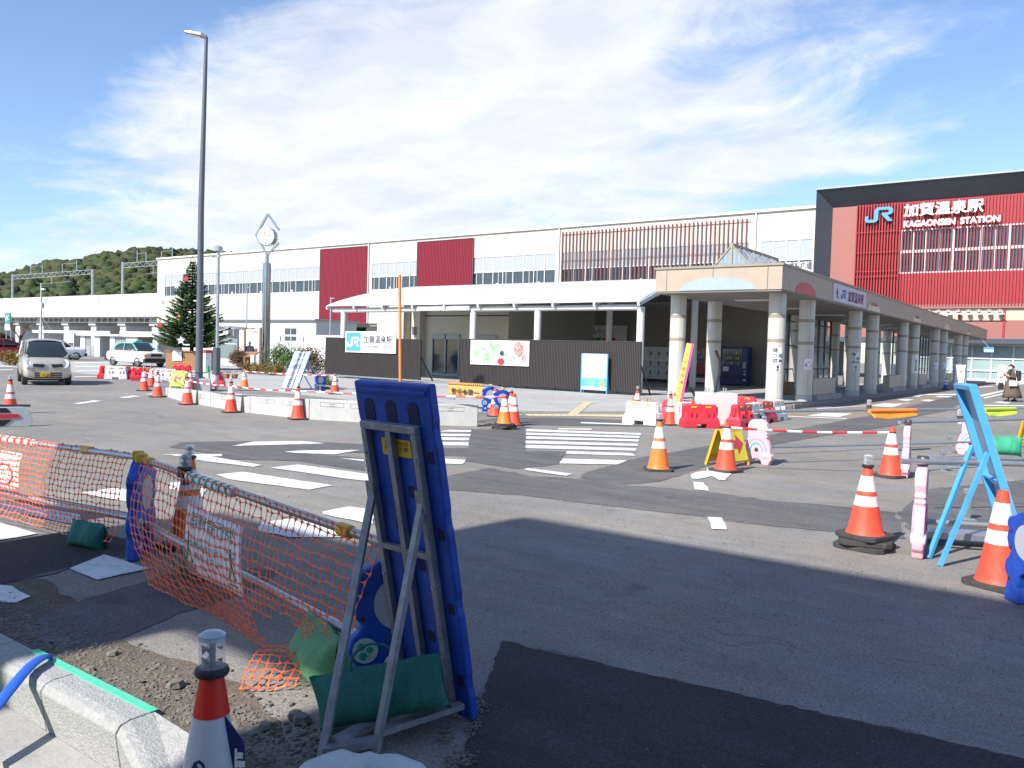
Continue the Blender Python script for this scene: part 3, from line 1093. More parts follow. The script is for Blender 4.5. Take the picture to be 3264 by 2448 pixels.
while x < PX1 - 1.2:
    if x < wx0 or x > wx1:
        b.bx(x, x + 0.10, 1.15, 1.45, zRB - 0.1, zI)
    else:
        b.bx(x, x + 0.06, 1.30, 1.40, zRB - 0.1, zI)
    x += 0.262
b.mk('louvre_fins', m_redp, pt, kind='stuff', fix=False)
for z in (zRB + 0.05, (wz0 + zRB) / 2 + 1.2, wz0 + 0.25, (wz0 + wz1) / 2, wz1 - 0.1):
    MB().bx(xr0, wx0 - 0.02, 1.20, 1.44, z, z + 0.06).mk('louvre_rail', m_redp, pt)
nw = 6
zm = (wz0 + wz1) / 2
for i in range(nw):
    p = (wx1 - wx0) / nw
    a = wx0 + i * p
    for z0, z1 in ((wz0, zm), (zm, wz1)):
        f = MB()
        f.bx(a, a + 0.09, 1.50, 1.70, z0, z1)
        f.bx(a + p - 0.09, a + p, 1.50, 1.70, z0, z1)
        f.bx(a + 0.09, a + p - 0.09, 1.50, 1.70, z0, z0 + 0.13)
        f.bx(a + 0.09, a + p - 0.09, 1.50, 1.70, z1 - 0.13, z1)
        f.bx(a + p * 0.5 - 0.04, a + p * 0.5 + 0.04, 1.52, 1.68, z0 + 0.13, z1 - 0.13)
        wdw = f.mk('window', m_whitem, pt)
        MB().bx(a + 0.09, a + p - 0.09, 1.62, 1.66, z0 + 0.13, z1 - 0.13).mk('pane', m_glass, wdw)
# name in raised letters
pj = lambda cx, cy: PY(*C5(cx, cy), PYY + 1.0)
jl, jr_ = pj(850, 500), pj(1087, 500)
jt, jb = pj(950, 438).z, pj(950, 565).z


def jr_logo(M, wd, ht, th, m, parent):
    """two joined strokes: a hooked J running into an R"""
    t = 0.19
    J = [(0, .16), (0, .16 + .28), (.12, .44), (.12, .24), (.16, .19), (.30, .19), (.335, .24), (.335, .80), (.38, .92), (.46, 1.0), (.86, 1.0), (.95, .94), (1.0, .84), (1.0, .62), (.95, .52), (.86, .46),
         (.80, .46), (1.0, .04), (.83, .04), (.60, .50), (.60, .62), (.82, .62), (.86, .66), (.86, .78), (.82, .82), (.52, .82), (.48, .78), (.48, .20), (.44, .08), (.34, 0), (.14, 0), (.04, .05)]
    b_ = MB(M).prism([(x_ * wd, y_ * ht) for x_, y_ in J], 0, th, 'xy')
    return b_.mk('railway_logo', m, parent)


jr_logo(facing((jl.x, 0.98, jb)), jr_.x - jl.x, jt - jb, 0.16, m_jr, pt)
tk = [pj(1180, 470), pj(1868, 440)]
text('加賀温泉駅', 1.25, facing(((tk[0].x + tk[1].x) / 2, 0.9, (tk[0].z + tk[1].z) / 2 + 0.16)), m_printw, pt, bold=0.03, extrude=0.06, width=tk[1].x - tk[0].x, name='name_kanji')
tk = [pj(1180, 560), pj(2010, 525)]
for wrd, f0, f1 in (('KAGAONSEN', 0, .55), ('STATION', .60, 1)):
    xa_, xb_ = tk[0].x + (tk[1].x - tk[0].x) * f0, tk[0].x + (tk[1].x - tk[0].x) * f1
    text(wrd, 0.8, facing(((xa_ + xb_) / 2, 0.9, (tk[0].z + tk[1].z) / 2 - 0.14)), m_printw, pt, bold=0.03, extrude=0.06, width=xb_ - xa_, name='name_roman')
# bands under the louvre, spotlights, low wing
zc1 = PY(*C5(2100, 1405), PYY + 1.7).z
MB().bx(iTL.x, PX1 - 1, 1.75, 1.9, zc1, zRB + 0.02).mk('cream_band', m_cream2, pt)
MB().bx(iTL.x, PX1 - 1, 1.5, 1.74, zRB - 0.42, zRB - 0.02).mk('red_ledge', m_salmon, pt)
zlr = PY(*C5(2050, 1565), PYY).z
MB().bx(xr0, PX1 - 1, 1.7, 1.9, zlr, zc1 - 0.01).mk('salmon_band', m_salmon, pt)
for x in (-11, -7.4, -3.8, 0):
    MB().bx(x, x + 0.18, 1.6, 1.74, zlr, zRB - 0.43).mk('red_post', m_redp, pt)
za_, zb2 = PY(*C5(1500, 1310), PYY).z, PY(*C5(1500, 1385), PYY).z
xs0, xs1 = PY(*C5(1250, 1320), PYY).x, PY(*C5(2040, 1330), PYY).x
MB().bx(xs0, xs1, 0.95, 1.03, za_ - 0.42, za_ - 0.34).mk('light_rail', m_whitem, pt)
for i in range(9):
    x = xs0 + (xs1 - xs0) * (i + 0.5) / 9
    b = MB().cyl((x, 0.95, za_ - 0.1), (x, 1.25, za_ - 0.35), 0.16, 0.10, 10)
    b.bx(x - 0.2, x + 0.2, 0.9, 1.3, za_ - 0.08, za_ - 0.03)
    b.bx(x - 0.03, x + 0.03, 1.0, 1.74, za_ - 0.5, za_ - 0.44)
    b.mk('spotlight', m_grayp, pt)
MB().bx(xr0 - 2, PX1, -1.2, 1.7, zlr - 0.5, zlr).mk('wing_roof', m_gframe, pt, bevel=0.03)
b = MB()
for i in range(9):
    a = -16 + i * 3.2
    f = MB()
    f.bx(a, a + 0.12, 0.2, 0.35, 0.15, zlr - 0.5)
    f.bx(a + 1.54, a + 1.66, 0.2, 0.35, 0.15, zlr - 0.5)
    for z in (0.15, 0.95, 2.05, zlr - 0.62):
        f.bx(a + 0.12, a + 1.54, 0.2, 0.35, z, z + 0.12)
        f.bx(a + 1.66, a + 3.2, 0.2, 0.35, z, z + 0.12)
    wdw = f.mk('window', m_whitem, pt)
    MB().bx(a + 0.1, a + 3.2, 0.30, 0.33, 0.2, zlr - 0.55).mk('pane', mat('pale_glass', (0.30, 0.40, 0.40), 0.1, var=0.1, scale=1), wdw)
MB().bx(-16, PX1, 0.2, 0.45, -0.01, 0.14).mk('plinth', m_conc, pt)

# ------------------------------------------------------------------ elevated railway to the left
VY = 92.0
vd = thing('railway_viaduct', 'white parapet of the elevated railway left of the station', 'viaduct', (0, VY, 0))
vz1 = PY(*C1(1340, 632), VY).z
vz0 = PY(*C1(1340, 835), VY).z
vx0, vx1 = -330.0, XL - 0.4
x = vx1
i = 0
while x > vx0:
    x2 = x - 4.0
    MB().bx(x2 + 0.02, x - 0.02, 0, 0.2, (vz0 + vz1) / 2 + 0.1, vz1).mk('parapet_panel', m_white, vd)
    MB().bx(x2 + 0.02, x - 0.02, 0, 0.2, vz0, (vz0 + vz1) / 2 + 0.08).mk('parapet_panel', m_white, vd)
    if i % 6 == 2:
        MB().bx(x2 + 1.2, x2 + 2.2, -0.06, 0, (vz0 + vz1) / 2 + 0.7, vz1 - 0.05).mk('vent_panel', m_grayp, vd)
    x = x2
    i += 1
MB().bx(vx0, vx1, 0.21, 11, vz0 - 0.2, vz0 + 0.3).mk('deck', m_conc_d, vd)
MB().bx(vx0, vx1, 11, 11.2, vz0, vz1 - 0.6).mk('far_parapet', m_white, vd)
b = MB()
x = vx1
while x > vx0:
    b.bx(x - 0.05, x + 0.05, -1.0, -0.9, vz0 - 1.2, vz0 + 0.25)
    x -= 2.4
b.bx(vx0, vx1, -1.0, -0.9, vz0 - 0.05, vz0 + 0.02)
b.bx(vx0, vx1, -1.0, -0.9, vz0 - 1.25, vz0 - 1.15)
b.mk('service_railing', m_steel, vd)
x = vx1 - 3
while x > -260:
    MB().bx(x - 1.2, x + 1.2, 2, 9, 0, vz0 - 0.2).mk('pier', m_white, vd)
    MB().bx(x - 1.6, x + 1.6, 1.6, 9.4, vz0 - 1.8, vz0 - 0.21).mk('pier_cap', m_conc, vd)
    x -= 12.5
for xa, xb in ((-205, -170), (-166, -136)):
    MB().bx(xa, xb, 8, 8.3, 0, vz0 - 2.0).mk('back_wall', m_conc_d, vd)
    MB().bx(xa, xb, -2, -1.7, 2.9, 3.5).mk('eaves', m_white, vd)


def mast(x, y, z0, h, label, arm=None):
    t = thing('catenary_mast', label, 'mast', (x, y, z0), 0, 'overhead line masts on the viaduct')
    MB().cyl((0, 0, 0), (0, 0, h), 0.28, 0.24, 10).mk('pole', m_steel, t)
    if arm:
        b_ = MB()
        b_.bar((0, 0, h - 0.3), (arm, 0, h - 0.3), 0.12, 0.12)
        b_.bar((0, 0, h - 1.3), (arm, 0, h - 1.3), 0.12, 0.12)
        n_ = int(abs(arm) / 1.4)
        for q in range(n_):
            xa_, xb_ = arm * q / n_, arm * (q + 1) / n_
            zz_ = (h - 0.3, h - 1.3) if q % 2 else (h - 1.3, h - 0.3)
            b_.bar((xa_, 0, zz_[0]), (xb_, 0, zz_[1]), 0.08, 0.08)
        b_.mk('lattice_beam', m_steel, t)
        b_ = MB()
        for f in (0.25, 0.4, 0.65, 0.82):
            b_.cyl((arm * f, 0, h - 0.3), (arm * f, 0, h + 2.3 if f in (0.25, 0.82) else h + 1.6), 0.09, n=6)
        b_.cyl((arm * 0.25, 0, h + 1.6), (arm * 0.4, 0, h + 1.6), 0.06, n=6)
        b_.cyl((arm * 0.65, 0, h + 1.6), (arm * 0.82, 0, h + 1.6), 0.06, n=6)
        b_.cyl((arm * 0.52, 0, h - 3.2), (arm * 0.52, 0, h - 1.3), 0.07, n=6)
        b_.cyl((arm * 0.4, 0, h - 3.0), (arm * 0.75, 0, h - 2.7), 0.05, n=6)
        b_.mk('hanger', m_steel, t)


ma = PY(*C1(108, 470), VY + 6)
mb_ = PY(*C1(795, 535), VY + 6)
mast(ma.x, VY + 6, vz0, ma.z - vz0, 'overhead line mast carrying a long lattice beam, leftmost on the viaduct', mb_.x - ma.x)
mast(mb_.x, VY + 6, vz0, ma.z - vz0 - 0.2, 'bare overhead line mast at the right end of the long lattice beam')
mc = PY(*C1(1055, 380), VY + 6)
mast(mc.x, VY + 6, vz0, mc.z - vz0 + 0.4, 'overhead line mast with lattice beam running to the cream hall', 24)

# ------------------------------------------------------------------ white curved concourse roof and the low station house under it
cr_ = thing('concourse_roof', 'white curved canopy roof on slender white posts before the station', 'canopy', (0, 0, 0))
X0, X1 = -33.7, -15.2
yF, yB = 29.6, 43.5


def vault(x, v):
    """front lip low, rising to a crown and easing off"""
    y = yF + (yB - yF) * v
    z = 3.74 + 1.75 * math.sin(min(1.0, v * 1.35) * math.pi / 2) ** 0.85
    return (x, y, z)


n = 9
for i in range(n):
    xa, xb = X0 + (X1 - X0) * i / n, X0 + (X1 - X0) * (i + 1) / n
    MB().grid(lambda u, v: vault(xa + (xb - xa) * u, v), 1, 16).mk('roof_panel', m_whitem, cr_, smooth=True, solid=0.06)
for i in range(n + 1):
    xa = X0 + (X1 - X0) * i / n
    pts = [V(vault(xa, q / 10)) - V((0, 0, 0.11)) for q in range(11)]
    b = MB()
    for p, q in zip(pts, pts[1:]):
        b.bar(p, q, 0.10, 0.16)
    b.mk('rib', m_whitem, cr_)
for xa, xb in ((-33.5, -27.3), (-24.0, X1 - 0.15)):
    MB().cyl((xa, yF + 0.35, 3.53), (xb, yF + 0.35, 3.53), 0.13, n=14).mk('front_beam', m_whitem, cr_, smooth=True)
MB().bx(-27.3, -24.0, yF + 0.1, yF + 0.5, 3.45, 3.68).mk('front_fascia', m_whitem, cr_, bevel=0.02)
for x in (PY(*C2(1068, 1000), 30).x, PY(*C3(563, 900), 30).x, PY(*C3(1117, 900), 30).x, PY(*C3(2000, 950), 30).x):
    MB().cyl((x, 30, 0), (x, 30, 3.55), 0.16, n=16).mk('post', m_whitem, cr_, smooth=True)
for x in (PY(*C3(1733, 900), 38.4).x, PY(*C4(707, 1000), 38.4).x, -29.5):
    MB().cyl((x, 38.4, 0), (x, 38.4, vault(0, (38.4 - yF) / (yB - yF))[2] - 0.15), 0.17, n=16).mk('post', m_whitem, cr_, smooth=True)

sh = thing('station_house', 'low cream station house with glass entrance under the white canopy', 'building', (0, 0, 0))
dx0, dx1 = PY(*C3(212, 1100), 36.7).x, PY(*C3(450, 1100), 36.7).x
cx1 = PY(*C3(870, 780), 36.7).x
cx0 = PY(*C2(1465, 1000), 36.7).x
px0 = PY(*C2(1690, 1000), 36.7).x
b = MB()
b.bx(px0, dx0, 36.7, 37.0, 0, 5.0)
b.bx(dx0, dx1, 36.7, 37.0, 2.5, 5.0)
b.bx(dx1, cx1, 36.7, 37.0, 0, 5.0)
b.mk('front_wall', m_wall, sh)
MB().bx(cx0, px0, 35.6, 37.0, 0, 4.7).mk('lit_pier', m_wall, sh)
MB().bx(px0 + 0.02, px0 + 0.75, 36.2, 36.69, 0, 4.9).mk('pier', m_wall, sh)
MB().bx(cx1 - 0.3, cx1, 37.01, 46.2, 0, 4.9).mk('return_wall', m_wall, sh)
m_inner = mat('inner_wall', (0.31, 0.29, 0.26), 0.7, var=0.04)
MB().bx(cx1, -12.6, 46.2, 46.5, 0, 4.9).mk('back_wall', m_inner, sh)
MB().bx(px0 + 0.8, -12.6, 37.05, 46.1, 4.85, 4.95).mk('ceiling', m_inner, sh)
f = MB()
for x in (dx0, (dx0 + dx1) / 2 - 0.04, dx1 - 0.08):
    f.bx(x, x + 0.08, 36.6, 36.72, 0.12, 2.5)
f.bx(dx0 + 0.08, dx1 - 0.08, 36.6, 36.72, 2.2, 2.5)
f.bx(dx0 + 0.08, dx1 - 0.08, 36.6, 36.72, 0.06, 0.2)
dr = f.mk('entrance_door', m_grayp, sh)
MB().bx(dx0 + 0.08, dx1 - 0.08, 36.68, 36.70, 0.2, 2.2).mk('pane', m_glass, dr)
d2 = PY(*C3(580, 1000), 36.7).x
d3 = PY(*C3(775, 1000), 36.7).x
f = MB()
for x in (d2, d3 - 0.1):
    f.bx(x, x + 0.1, 36.6, 36.69, 0.1, 2.4)
f.bx(d2 + 0.1, d3 - 0.1, 36.6, 36.69, 2.2, 2.45)
dr = f.mk('side_door', m_grayp, sh)
MB().bx(d2 + 0.1, d3 - 0.1, 36.64, 36.69, 0.1, 2.2).mk('pane', m_glass, dr)
MB().bx(px0 + 0.75, cx1 + 0.02, 36.66, 36.69, 3.55, 3.6).mk('wall_joint', m_dark, sh)
MB().bx(px0 + 0.3, px0 + 0.5, 36.0, 36.2, 2.4, 2.9).mk('wall_camera', m_grayp, sh, bevel=0.02)
wx = PY(*C3(1240, 1000), 46.1).x
wx2 = PY(*C3(1440, 1000), 46.1).x
f = MB()
for x in (wx, (wx + wx2) / 2, wx2):
    f.bx(x, x + 0.1, 46.08, 46.19, 0.9, 3.4)
f.bx(wx, wx2, 46.08, 46.19, 3.4, 3.5)
wd_ = f.mk('window', m_grayp, sh)
MB().bx(wx + 0.1, wx2, 46.15, 46.19, 0.9, 3.4).mk('pane', m_glass, wd_)
sg0, sg1 = PY(*C3(1470, 910), 46.0), PY(*C3(1712, 1040), 46.0)
so_ = MB().bx(sg0.x, sg1.x + 1.4, 46.0, 46.06, sg1.z - 0.5, sg0.z).mk('souvenir_shop_sign', m_signw, None)
tag(so_, 'white souvenir shop sign on the shaded back wall under the canopy', 'sign')
text('おみやげ処', 0.62, facing((sg0.x + 1.6, 45.985, sg0.z - 0.42)), m_printg, so_, bold=0.006, width=2.0)
for i, mm in enumerate((m_printr, m_printgr, m_printr, m_printr)):
    MB().bx(sg0.x + 0.75 + i * 0.52, sg0.x + 1.2 + i * 0.52, 45.985, 45.995, sg0.z - 0.95, sg0.z - 0.78).mk('price_flash', mm, so_)
MB(facing((sg0.x + 0.38, 45.99, sg0.z - 0.95))).lathe([(0.0, 0.0), (0.24, 0.0), (0.24, 0.008), (0, 0.008)], 20).mk('round_mark', m_printb, so_)

# lockers and vending machines in the passage
lk = thing('coin_lockers', 'white bank of coin lockers with black handles in the passage', 'lockers', (0, 0, 0))
l0, l1 = PY(*C4(258, 1085), 44.5).x, PY(*C4(540, 1085), 44.5).x
m_lock = mat('locker_white', (0.66, 0.67, 0.66), 0.4, var=0.03)
MB().bx(l0, l1, 44.6, 45.3, 0.0, 0.18).mk('plinth', m_dark, lk)
nc = 4
for i in range(nc):
    p = (l1 - l0) / nc
    for j, (z0, z1) in enumerate(((0.18, 0.95), (0.95, 1.32), (1.32, 2.1))):
        d = MB().bx(l0 + i * p + 0.008, l0 + (i + 1) * p - 0.008, 44.5, 45.3, z0 + 0.008, z1 - 0.008).mk('locker_door', m_lock, lk)
        MB().bx(l0 + i * p + 0.07, l0 + i * p + 0.12, 44.46, 44.5, (z0 + z1) / 2 - 0.11, (z0 + z1) / 2 + 0.11).mk('handle', m_dark, d)
MB().bx(l0, l1, 44.47, 44.49, 1.28, 1.36).mk('white_strip', m_signw, lk)


def vending(name, label, xa, xb, y, z1, col, accent):
    t = thing(name, label, 'vending machine', ((xa + xb) / 2, y, 0), 0, 'vending machines under the canopy')
    w2 = (xb - xa) / 2
    MB().bx(-w2, w2, 0, 0.7, 0.08, z1).mk('cabinet', col, t, bevel=0.02)
    MB().bx(-w2 + 0.05, w2 - 0.05, 0.05, 0.6, 0, 0.08).mk('foot', m_dark, t)
    win = MB().bx(-w2 + 0.07, w2 - 0.32, -0.015, -0.002, z1 * 0.52, z1 * 0.93).mk('display_window', mat('vend_window', (0.10, 0.13, 0.15), 0.1, var=0.1), t)
    for r_ in range(3):
        for q in range(8):
            x = -w2 + 0.13 + q * (2 * w2 - 0.52) / 8
            z = z1 * (0.54 + 0.13 * r_)
            c_ = [(0.6, 0.6, 0.6), (0.5, 0.25, 0.1), (0.1, 0.35, 0.5), (0.55, 0.45, 0.2)][(q + r_) % 4]
            MB().cyl((x, -0.03, z), (x, -0.03, z + 0.17), 0.032, n=8).mk('drink_can', mat('can%d' % ((q + r_) % 4), c_, 0.35, var=0), win)
    MB().bx(-w2 + 0.1, w2 - 0.1, -0.02, -0.002, 0.42, 0.6).mk('delivery_flap', m_dark, t)
    MB().bx(w2 - 0.26, w2 - 0.08, -0.02, -0.002, z1 * 0.45, z1 * 0.62).mk('coin_panel', m_grayp, t)
    MB().bx(-w2 + 0.12, -w2 + 0.45, -0.02, -0.002, z1 * 0.37, z1 * 0.49).mk('notice', m_signw, t)
    if accent:
        MB().bx(-w2 + 0.02, w2 - 0.02, -0.012, -0.002, 0.12, 0.36).mk('white_skirt', m_signw, t)
    for q in range(4):
        MB().bx(w2 - 0.2, w2 - 0.08, -0.012, -0.002, 0.3 + q * 0.16, 0.38 + q * 0.16).mk('sticker', [m_signw, m_printr, m_signw, m_grayp][q], t)


vending('vending_machine', 'red drinks vending machine with white skirt, half behind the tiled pillars', PY(*C4(668, 1070), 44.5).x, PY(*C4(845, 1070), 44.5).x, 44.5, 2.2, mat('vend_red', (0.48, 0.02, 0.03), 0.35, var=0.04), True)
vending('vending_machine', 'dark blue drinks vending machine with lit window beside the passage wall', PY(*C4(945, 1090), 44.5).x, PY(*C4(1172, 1090), 44.5).x, 44.5, 2.2, mat('vend_blue', (0.015, 0.03, 0.16), 0.35, var=0.04), False)

# ------------------------------------------------------------------ tiled covered walkway
wk = thing('covered_walkway', 'long beige tiled walkway roof on round tiled pillars', 'walkway', (0, 0, 0))
WX0, WX1, WY0, WY1 = -12.1, -7.92, 24.75, 79.0
WZ0, WZ1 = 3.70, 4.42
isl = MB().prism([(WX0 - 0.4, 25.3), (WX0 - 0.2, 24.9), (-8.6, 24.9), (-8.0, 25.3), (-7.92, 26.2), (-7.92, 80), (WX0 - 0.4, 80)], -0.02, 0.15, 'xy').mk('kerb_island', m_conc_d)
isl['kind'] = 'structure'
m_kerb2 = mat('pinkish_kerb', (0.27, 0.22, 0.195), 0.9, var=0.22, scale=6, dirt=0.4, bump=0.4)
kproto = MB().bx(-0.075, 0.085, 0.006, 0.594, -0.01, 0.158).mk('kerb_stone', m_kerb2, isl, bevel=0.012)
kproto.location = (-7.95, 26.3, 0)
for k in range(1, 70):
    kc = kproto.copy()
    COL.objects.link(kc)
    kc.location = (-7.95, 26.3 + 0.6 * k, 0)
for k in range(7):
    kc = kproto.copy()
    COL.objects.link(kc)
    kc.location = (-8.7 - 0.6 * k, 24.93, 0)
    kc.rotation_euler = (0, 0, R(90))
for k, (xa, ya, an) in enumerate(((-8.62, 24.93, -68), (-8.14, 25.20, -35))):
    kc = kproto.copy()
    COL.objects.link(kc)
    kc.location = (xa, ya, 0)
    kc.rotation_euler = (0, 0, R(an))
b = MB().bx(WX0, WX0 + 0.2, WY0 + 0.21, WY1, WZ0, WZ1)
b.mk('rear_fascia', m_beige, wk)
xs = [WX0, WX0 + 0.40, (WX0 + WX1) / 2 - 0.1, WX1 - 0.44, WX1]
for a, c in zip(xs, xs[1:]):
    MB().bx(a + (0.0 if a == WX0 else 0.008), c - (0 if c == WX1 else 0.008), WY0, WY0 + 0.2, WZ0, WZ1).mk('fascia_panel', m_beige, wk)
ys = [WY0 + 0.21]
while ys[-1] < WY1 - 0.1:
    ys.append(min(WY1, ys[-1] + 1.25))
for a, c in zip(ys, ys[1:]):
    MB().bx(WX1 - 0.2, WX1, a + 0.006, c - 0.006, WZ0, WZ1).mk('fascia_panel', m_beige, wk)
MB().bx(WX0 - 0.04, WX1 + 0.04, WY0 - 0.04, WY1 + 0.04, WZ1 + 0.001, WZ1 + 0.07).mk('coping', m_band, wk)
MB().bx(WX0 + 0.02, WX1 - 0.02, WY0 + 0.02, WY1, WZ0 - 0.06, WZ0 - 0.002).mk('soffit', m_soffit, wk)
for y in range(28, 78, 5):
    MB().bx(-10.6, -9.4, y, y + 0.35, WZ0 - 0.10, WZ0 - 0.062).mk('ceiling_light', m_white, wk)
# semicircular inlays
m_sky_in = mat('arch_paleblue', (0.33, 0.39, 0.45), 0.12, var=0.08, scale=1.5)
m_arch_r = mat('arch_red', (0.50, 0.04, 0.045), 0.4, var=0.2, scale=3)
m_arch_c = mat('arch_cream', (0.66, 0.56, 0.40), 0.5, var=0.1, scale=3)
ax0, ax1 = PY(*C4(590, 610), WY0).x, PY(*C4(1235, 598), WY0).x


def arc(cx_c, rx, ry, nn=24):
    return [(cx_c + rx * math.cos(t), WZ0 + 0.01 + ry * math.sin(t)) for t in [math.pi * q / nn for q in range(nn + 1)]]


MB().prism(arc((ax0 + ax1) / 2, (ax1 - ax0) / 2, 0.40), WY0 - 0.012, WY0 - 0.002, 'xz').mk('arched_inlay', m_sky_in, wk)
for (ya, yb, h, mm, cap) in ((26.08, 28.34, 0.38, m_arch_r, 0), (35.85, 38.19, 0.34, m_arch_c, 1), (45.82, 48.16, 0.32, m_arch_c, 2), (56.12, 58.5, 0.33, m_arch_c, 0), (66.54, 68.6, 0.33, m_arch_c, 1)):
    c_, r_ = (ya + yb) / 2, (yb - ya) / 2
    o = MB().prism(arc(c_, r_, h), WX1 + 0.002, WX1 + 0.012, 'yz').mk('arched_inlay', mm, wk)
    if cap:
        top = [(c_ + r_ * math.cos(t), WZ0 + 0.01 + h * math.sin(t)) for t in [R(50 + 80 * q / 10) for q in range(11)]]
        top += [(c_ - 0.2 * r_, WZ0 + h * (0.62 if cap == 1 else 0.5)), (c_, WZ0 + h * 0.72), (c_ + 0.2 * r_, WZ0 + h * (0.62 if cap == 1 else 0.5))]
        MB().prism(top, WX1 + 0.013, WX1 + 0.018, 'yz').mk('arched_inlay_cap', m_salmon, o)
sg = MB().bx(WX1 + 0.002, WX1 + 0.03, 30.45, 35.43, WZ0 + 0.04, WZ1 - 0.05).mk('direction_panel', mat('panel_lilac', (0.60, 0.55, 0.60), 0.5, var=0.03), wk)
m_printp = mat('print_purple', (0.16, 0.03, 0.10), 0.6, var=0)
text('加賀温泉駅', 0.44, facing((WX1 + 0.036, 33.75, 4.04), R(90)), m_printp, sg, bold=0.01, width=2.5)
jr_logo(facing((WX1 + 0.034, 31.45, 3.87), R(90)), 0.75, 0.34, 0.006, m_printb, sg)
b = MB(facing((WX1 + 0.034, 30.75, 3.86), R(90))).prism([(0.05, 0.14), (0.2, 0.36), (0.34, 0.14), (0.24, 0.14), (0.24, 0.05), (0.42, 0.05), (0.42, 0.0), (0.17, 0.0), (0.17, 0.14)], 0, 0.006, 'xy')
b.mk('arrow', m_printp, sg)
# pillars
PYS = [25.75 + 10 * k for k in range(6)] + [28.95 + 10 * k for k in range(6)]


def pillar(x, y):
    b_ = MB()
    b_.lathe([(0.265, 0.36), (0.265, 0.365), (0.265, 3.64)], 28, (x, y, 0))
    p = b_.mk('pillar', m_pillar, wk, smooth=True)
    MB().lathe([(0.275, 0.15), (0.275, 0.355)], 28, (x, y, 0)).mk('pillar_base', m_conc, p, smooth=True)
    for z in (2.10, 2.87):
        MB().lathe([(0.267, z), (0.267, z + 0.11)], 28, (x, y, 0)).mk('pillar_band', m_band, p, smooth=True)
    b_ = MB()
    for a_ in (-0.9, 2.2):
        b_.bx(x + 0.264 * math.cos(a_) - 0.004, x + 0.264 * math.cos(a_) + 0.004, y + 0.264 * math.sin(a_) - 0.004, y + 0.264 * math.sin(a_) + 0.004, 0.37, 3.63)
    b_.mk('tile_joint', m_band, p)
    return p


pil = {}
for y in PYS:
    if y < 74:
        pil[(0, y)] = pillar(-8.35, y)
        pil[(1, y)] = pillar(-11.7, y)


def wrap_sheet(cx_c, cy_c, r_, ang, wd, z0, z1, m, parent, name='notice'):
    h = wd / r_ / 2
    return MB().lathe([(r_, z0), (r_, z1)], 8, (cx_c, cy_c, 0), 0, ang - h, ang + h).mk(name, m, parent, fix=False)


def wrap_text(body, size, cx_c, cy_c, r_, ang, zc_, m, parent, bold=0.0):
    me = text_mesh(body, size, bold)
    for v in me.vertices:
        t = ang + v.co.x / r_
        v.co = V((cx_c + r_ * math.cos(t), cy_c + r_ * math.sin(t), zc_ + v.co.y))
    me.materials.clear()
    me.materials.append(m)
    o = bpy.data.objects.new('lettering', me)
    COL.objects.link(o)
    o.parent = parent
    return o


for y in (25.75, 35.75):
    p = pil[(0, y)]
    a_ = R(-58)
    s_ = wrap_sheet(-8.35, y, 0.272, a_, 0.30, 1.42, 1.94, m_signw, p)
    for q, ch in enumerate('降り場'):
        wrap_text(ch, 0.165, -8.35, y, 0.276, a_ - 0.28, 1.84 - q * 0.165, m_print, s_, 0.003)
    for q, ch in enumerate('一般車'):
        wrap_text(ch, 0.15, -8.35, y, 0.276, a_ + 0.32, 1.84 - q * 0.165, m_print, s_, 0.003)
    s_ = wrap_sheet(-8.35, y, 0.272, a_ + 0.05, 0.17, 1.17, 1.38, m_signw, p)
    for q, ch in enumerate('専用'):
        wrap_text(ch, 0.10, -8.35, y, 0.276, a_ + 0.05, 1.325 - q * 0.10, m_print, s_, 0.003)
for y in (28.95, 55.75, 58.95, 65.75):
    p = pil[(0, y)]
    a_ = R(-50)
    s_ = wrap_sheet(-8.35, y, 0.272, a_, 0.27, 1.25, 1.62, m_signw, p)
    me = MB()
    pts = []
    for q in range(20):
        t = 2 * math.pi * q / 20
        an = a_ + 0.11 * math.cos(t) / 0.27
        pts.append((-8.35 + 0.2745 * math.cos(an), y + 0.2745 * math.sin(an), 1.42 + 0.11 * math.sin(t)))
    me.add(pts, [tuple(range(20))]).mk('no_parking_disc', mat('disc_purple', (0.35, 0.16, 0.30), 0.6, var=0), s_)
s_ = wrap_sheet(-8.35, 48.95 - 0.2 + 0.2, 0.272, R(-50), 0.42, 1.0, 2.0, m_signw, pil[(0, 48.95)] if (0, 48.95) in pil else wk)
for q, ch in enumerate('一般車乗場'):
    wrap_text(ch, 0.15, -8.35, 48.95, 0.276, R(-48), 1.85 - q * 0.165, m_print, s_, 0.002)
# parapet planters between the pillars
for ya, yb in ((29.5, 32.5), (42.3, 45.2), (50.2, 52.6), (60.0, 62.5)):
    pl = MB().bx(-8.5, -8.2, ya, yb, 0.15, 0.93).mk('low_wall', m_beige, wk, bevel=0.01)
    MB().bx(-8.62, -8.05, ya + 0.02, yb + 0.4, 0.151, 0.34).mk('rubble_kerb', m_conc_d, pl)
# glazed screens along the rear pillars
for k, (ya, yb) in enumerate(((36.6, 40.2), (40.4, 45), (61, 65.5), (70, 79))):
    fr = MB()
    nn = max(2, int((yb - ya) / 1.15))
    for q in range(nn + 1):
        y = ya + (yb - ya) * q / nn
        fr.bx(-11.76, -11.66, y - 0.04, y + 0.04, 0.16, 3.63)
    for z in (0.3, 1.1, 2.2, 3.3):
        fr.bx(-11.73, -11.69, ya, yb, z, z + 0.06)
    g_ = fr.mk('glass_screen', m_dark, wk)
    for q in range(nn):
        y = ya + (yb - ya) * q / nn
        MB().bx(-11.715, -11.705, y + 0.05, y + (yb - ya) / nn - 0.05, 0.3, 3.3).mk('pane', mat('screen_glass', (0.55, 0.6, 0.6), 0.05, var=0, alpha=0.22, spec=0.7), g_)
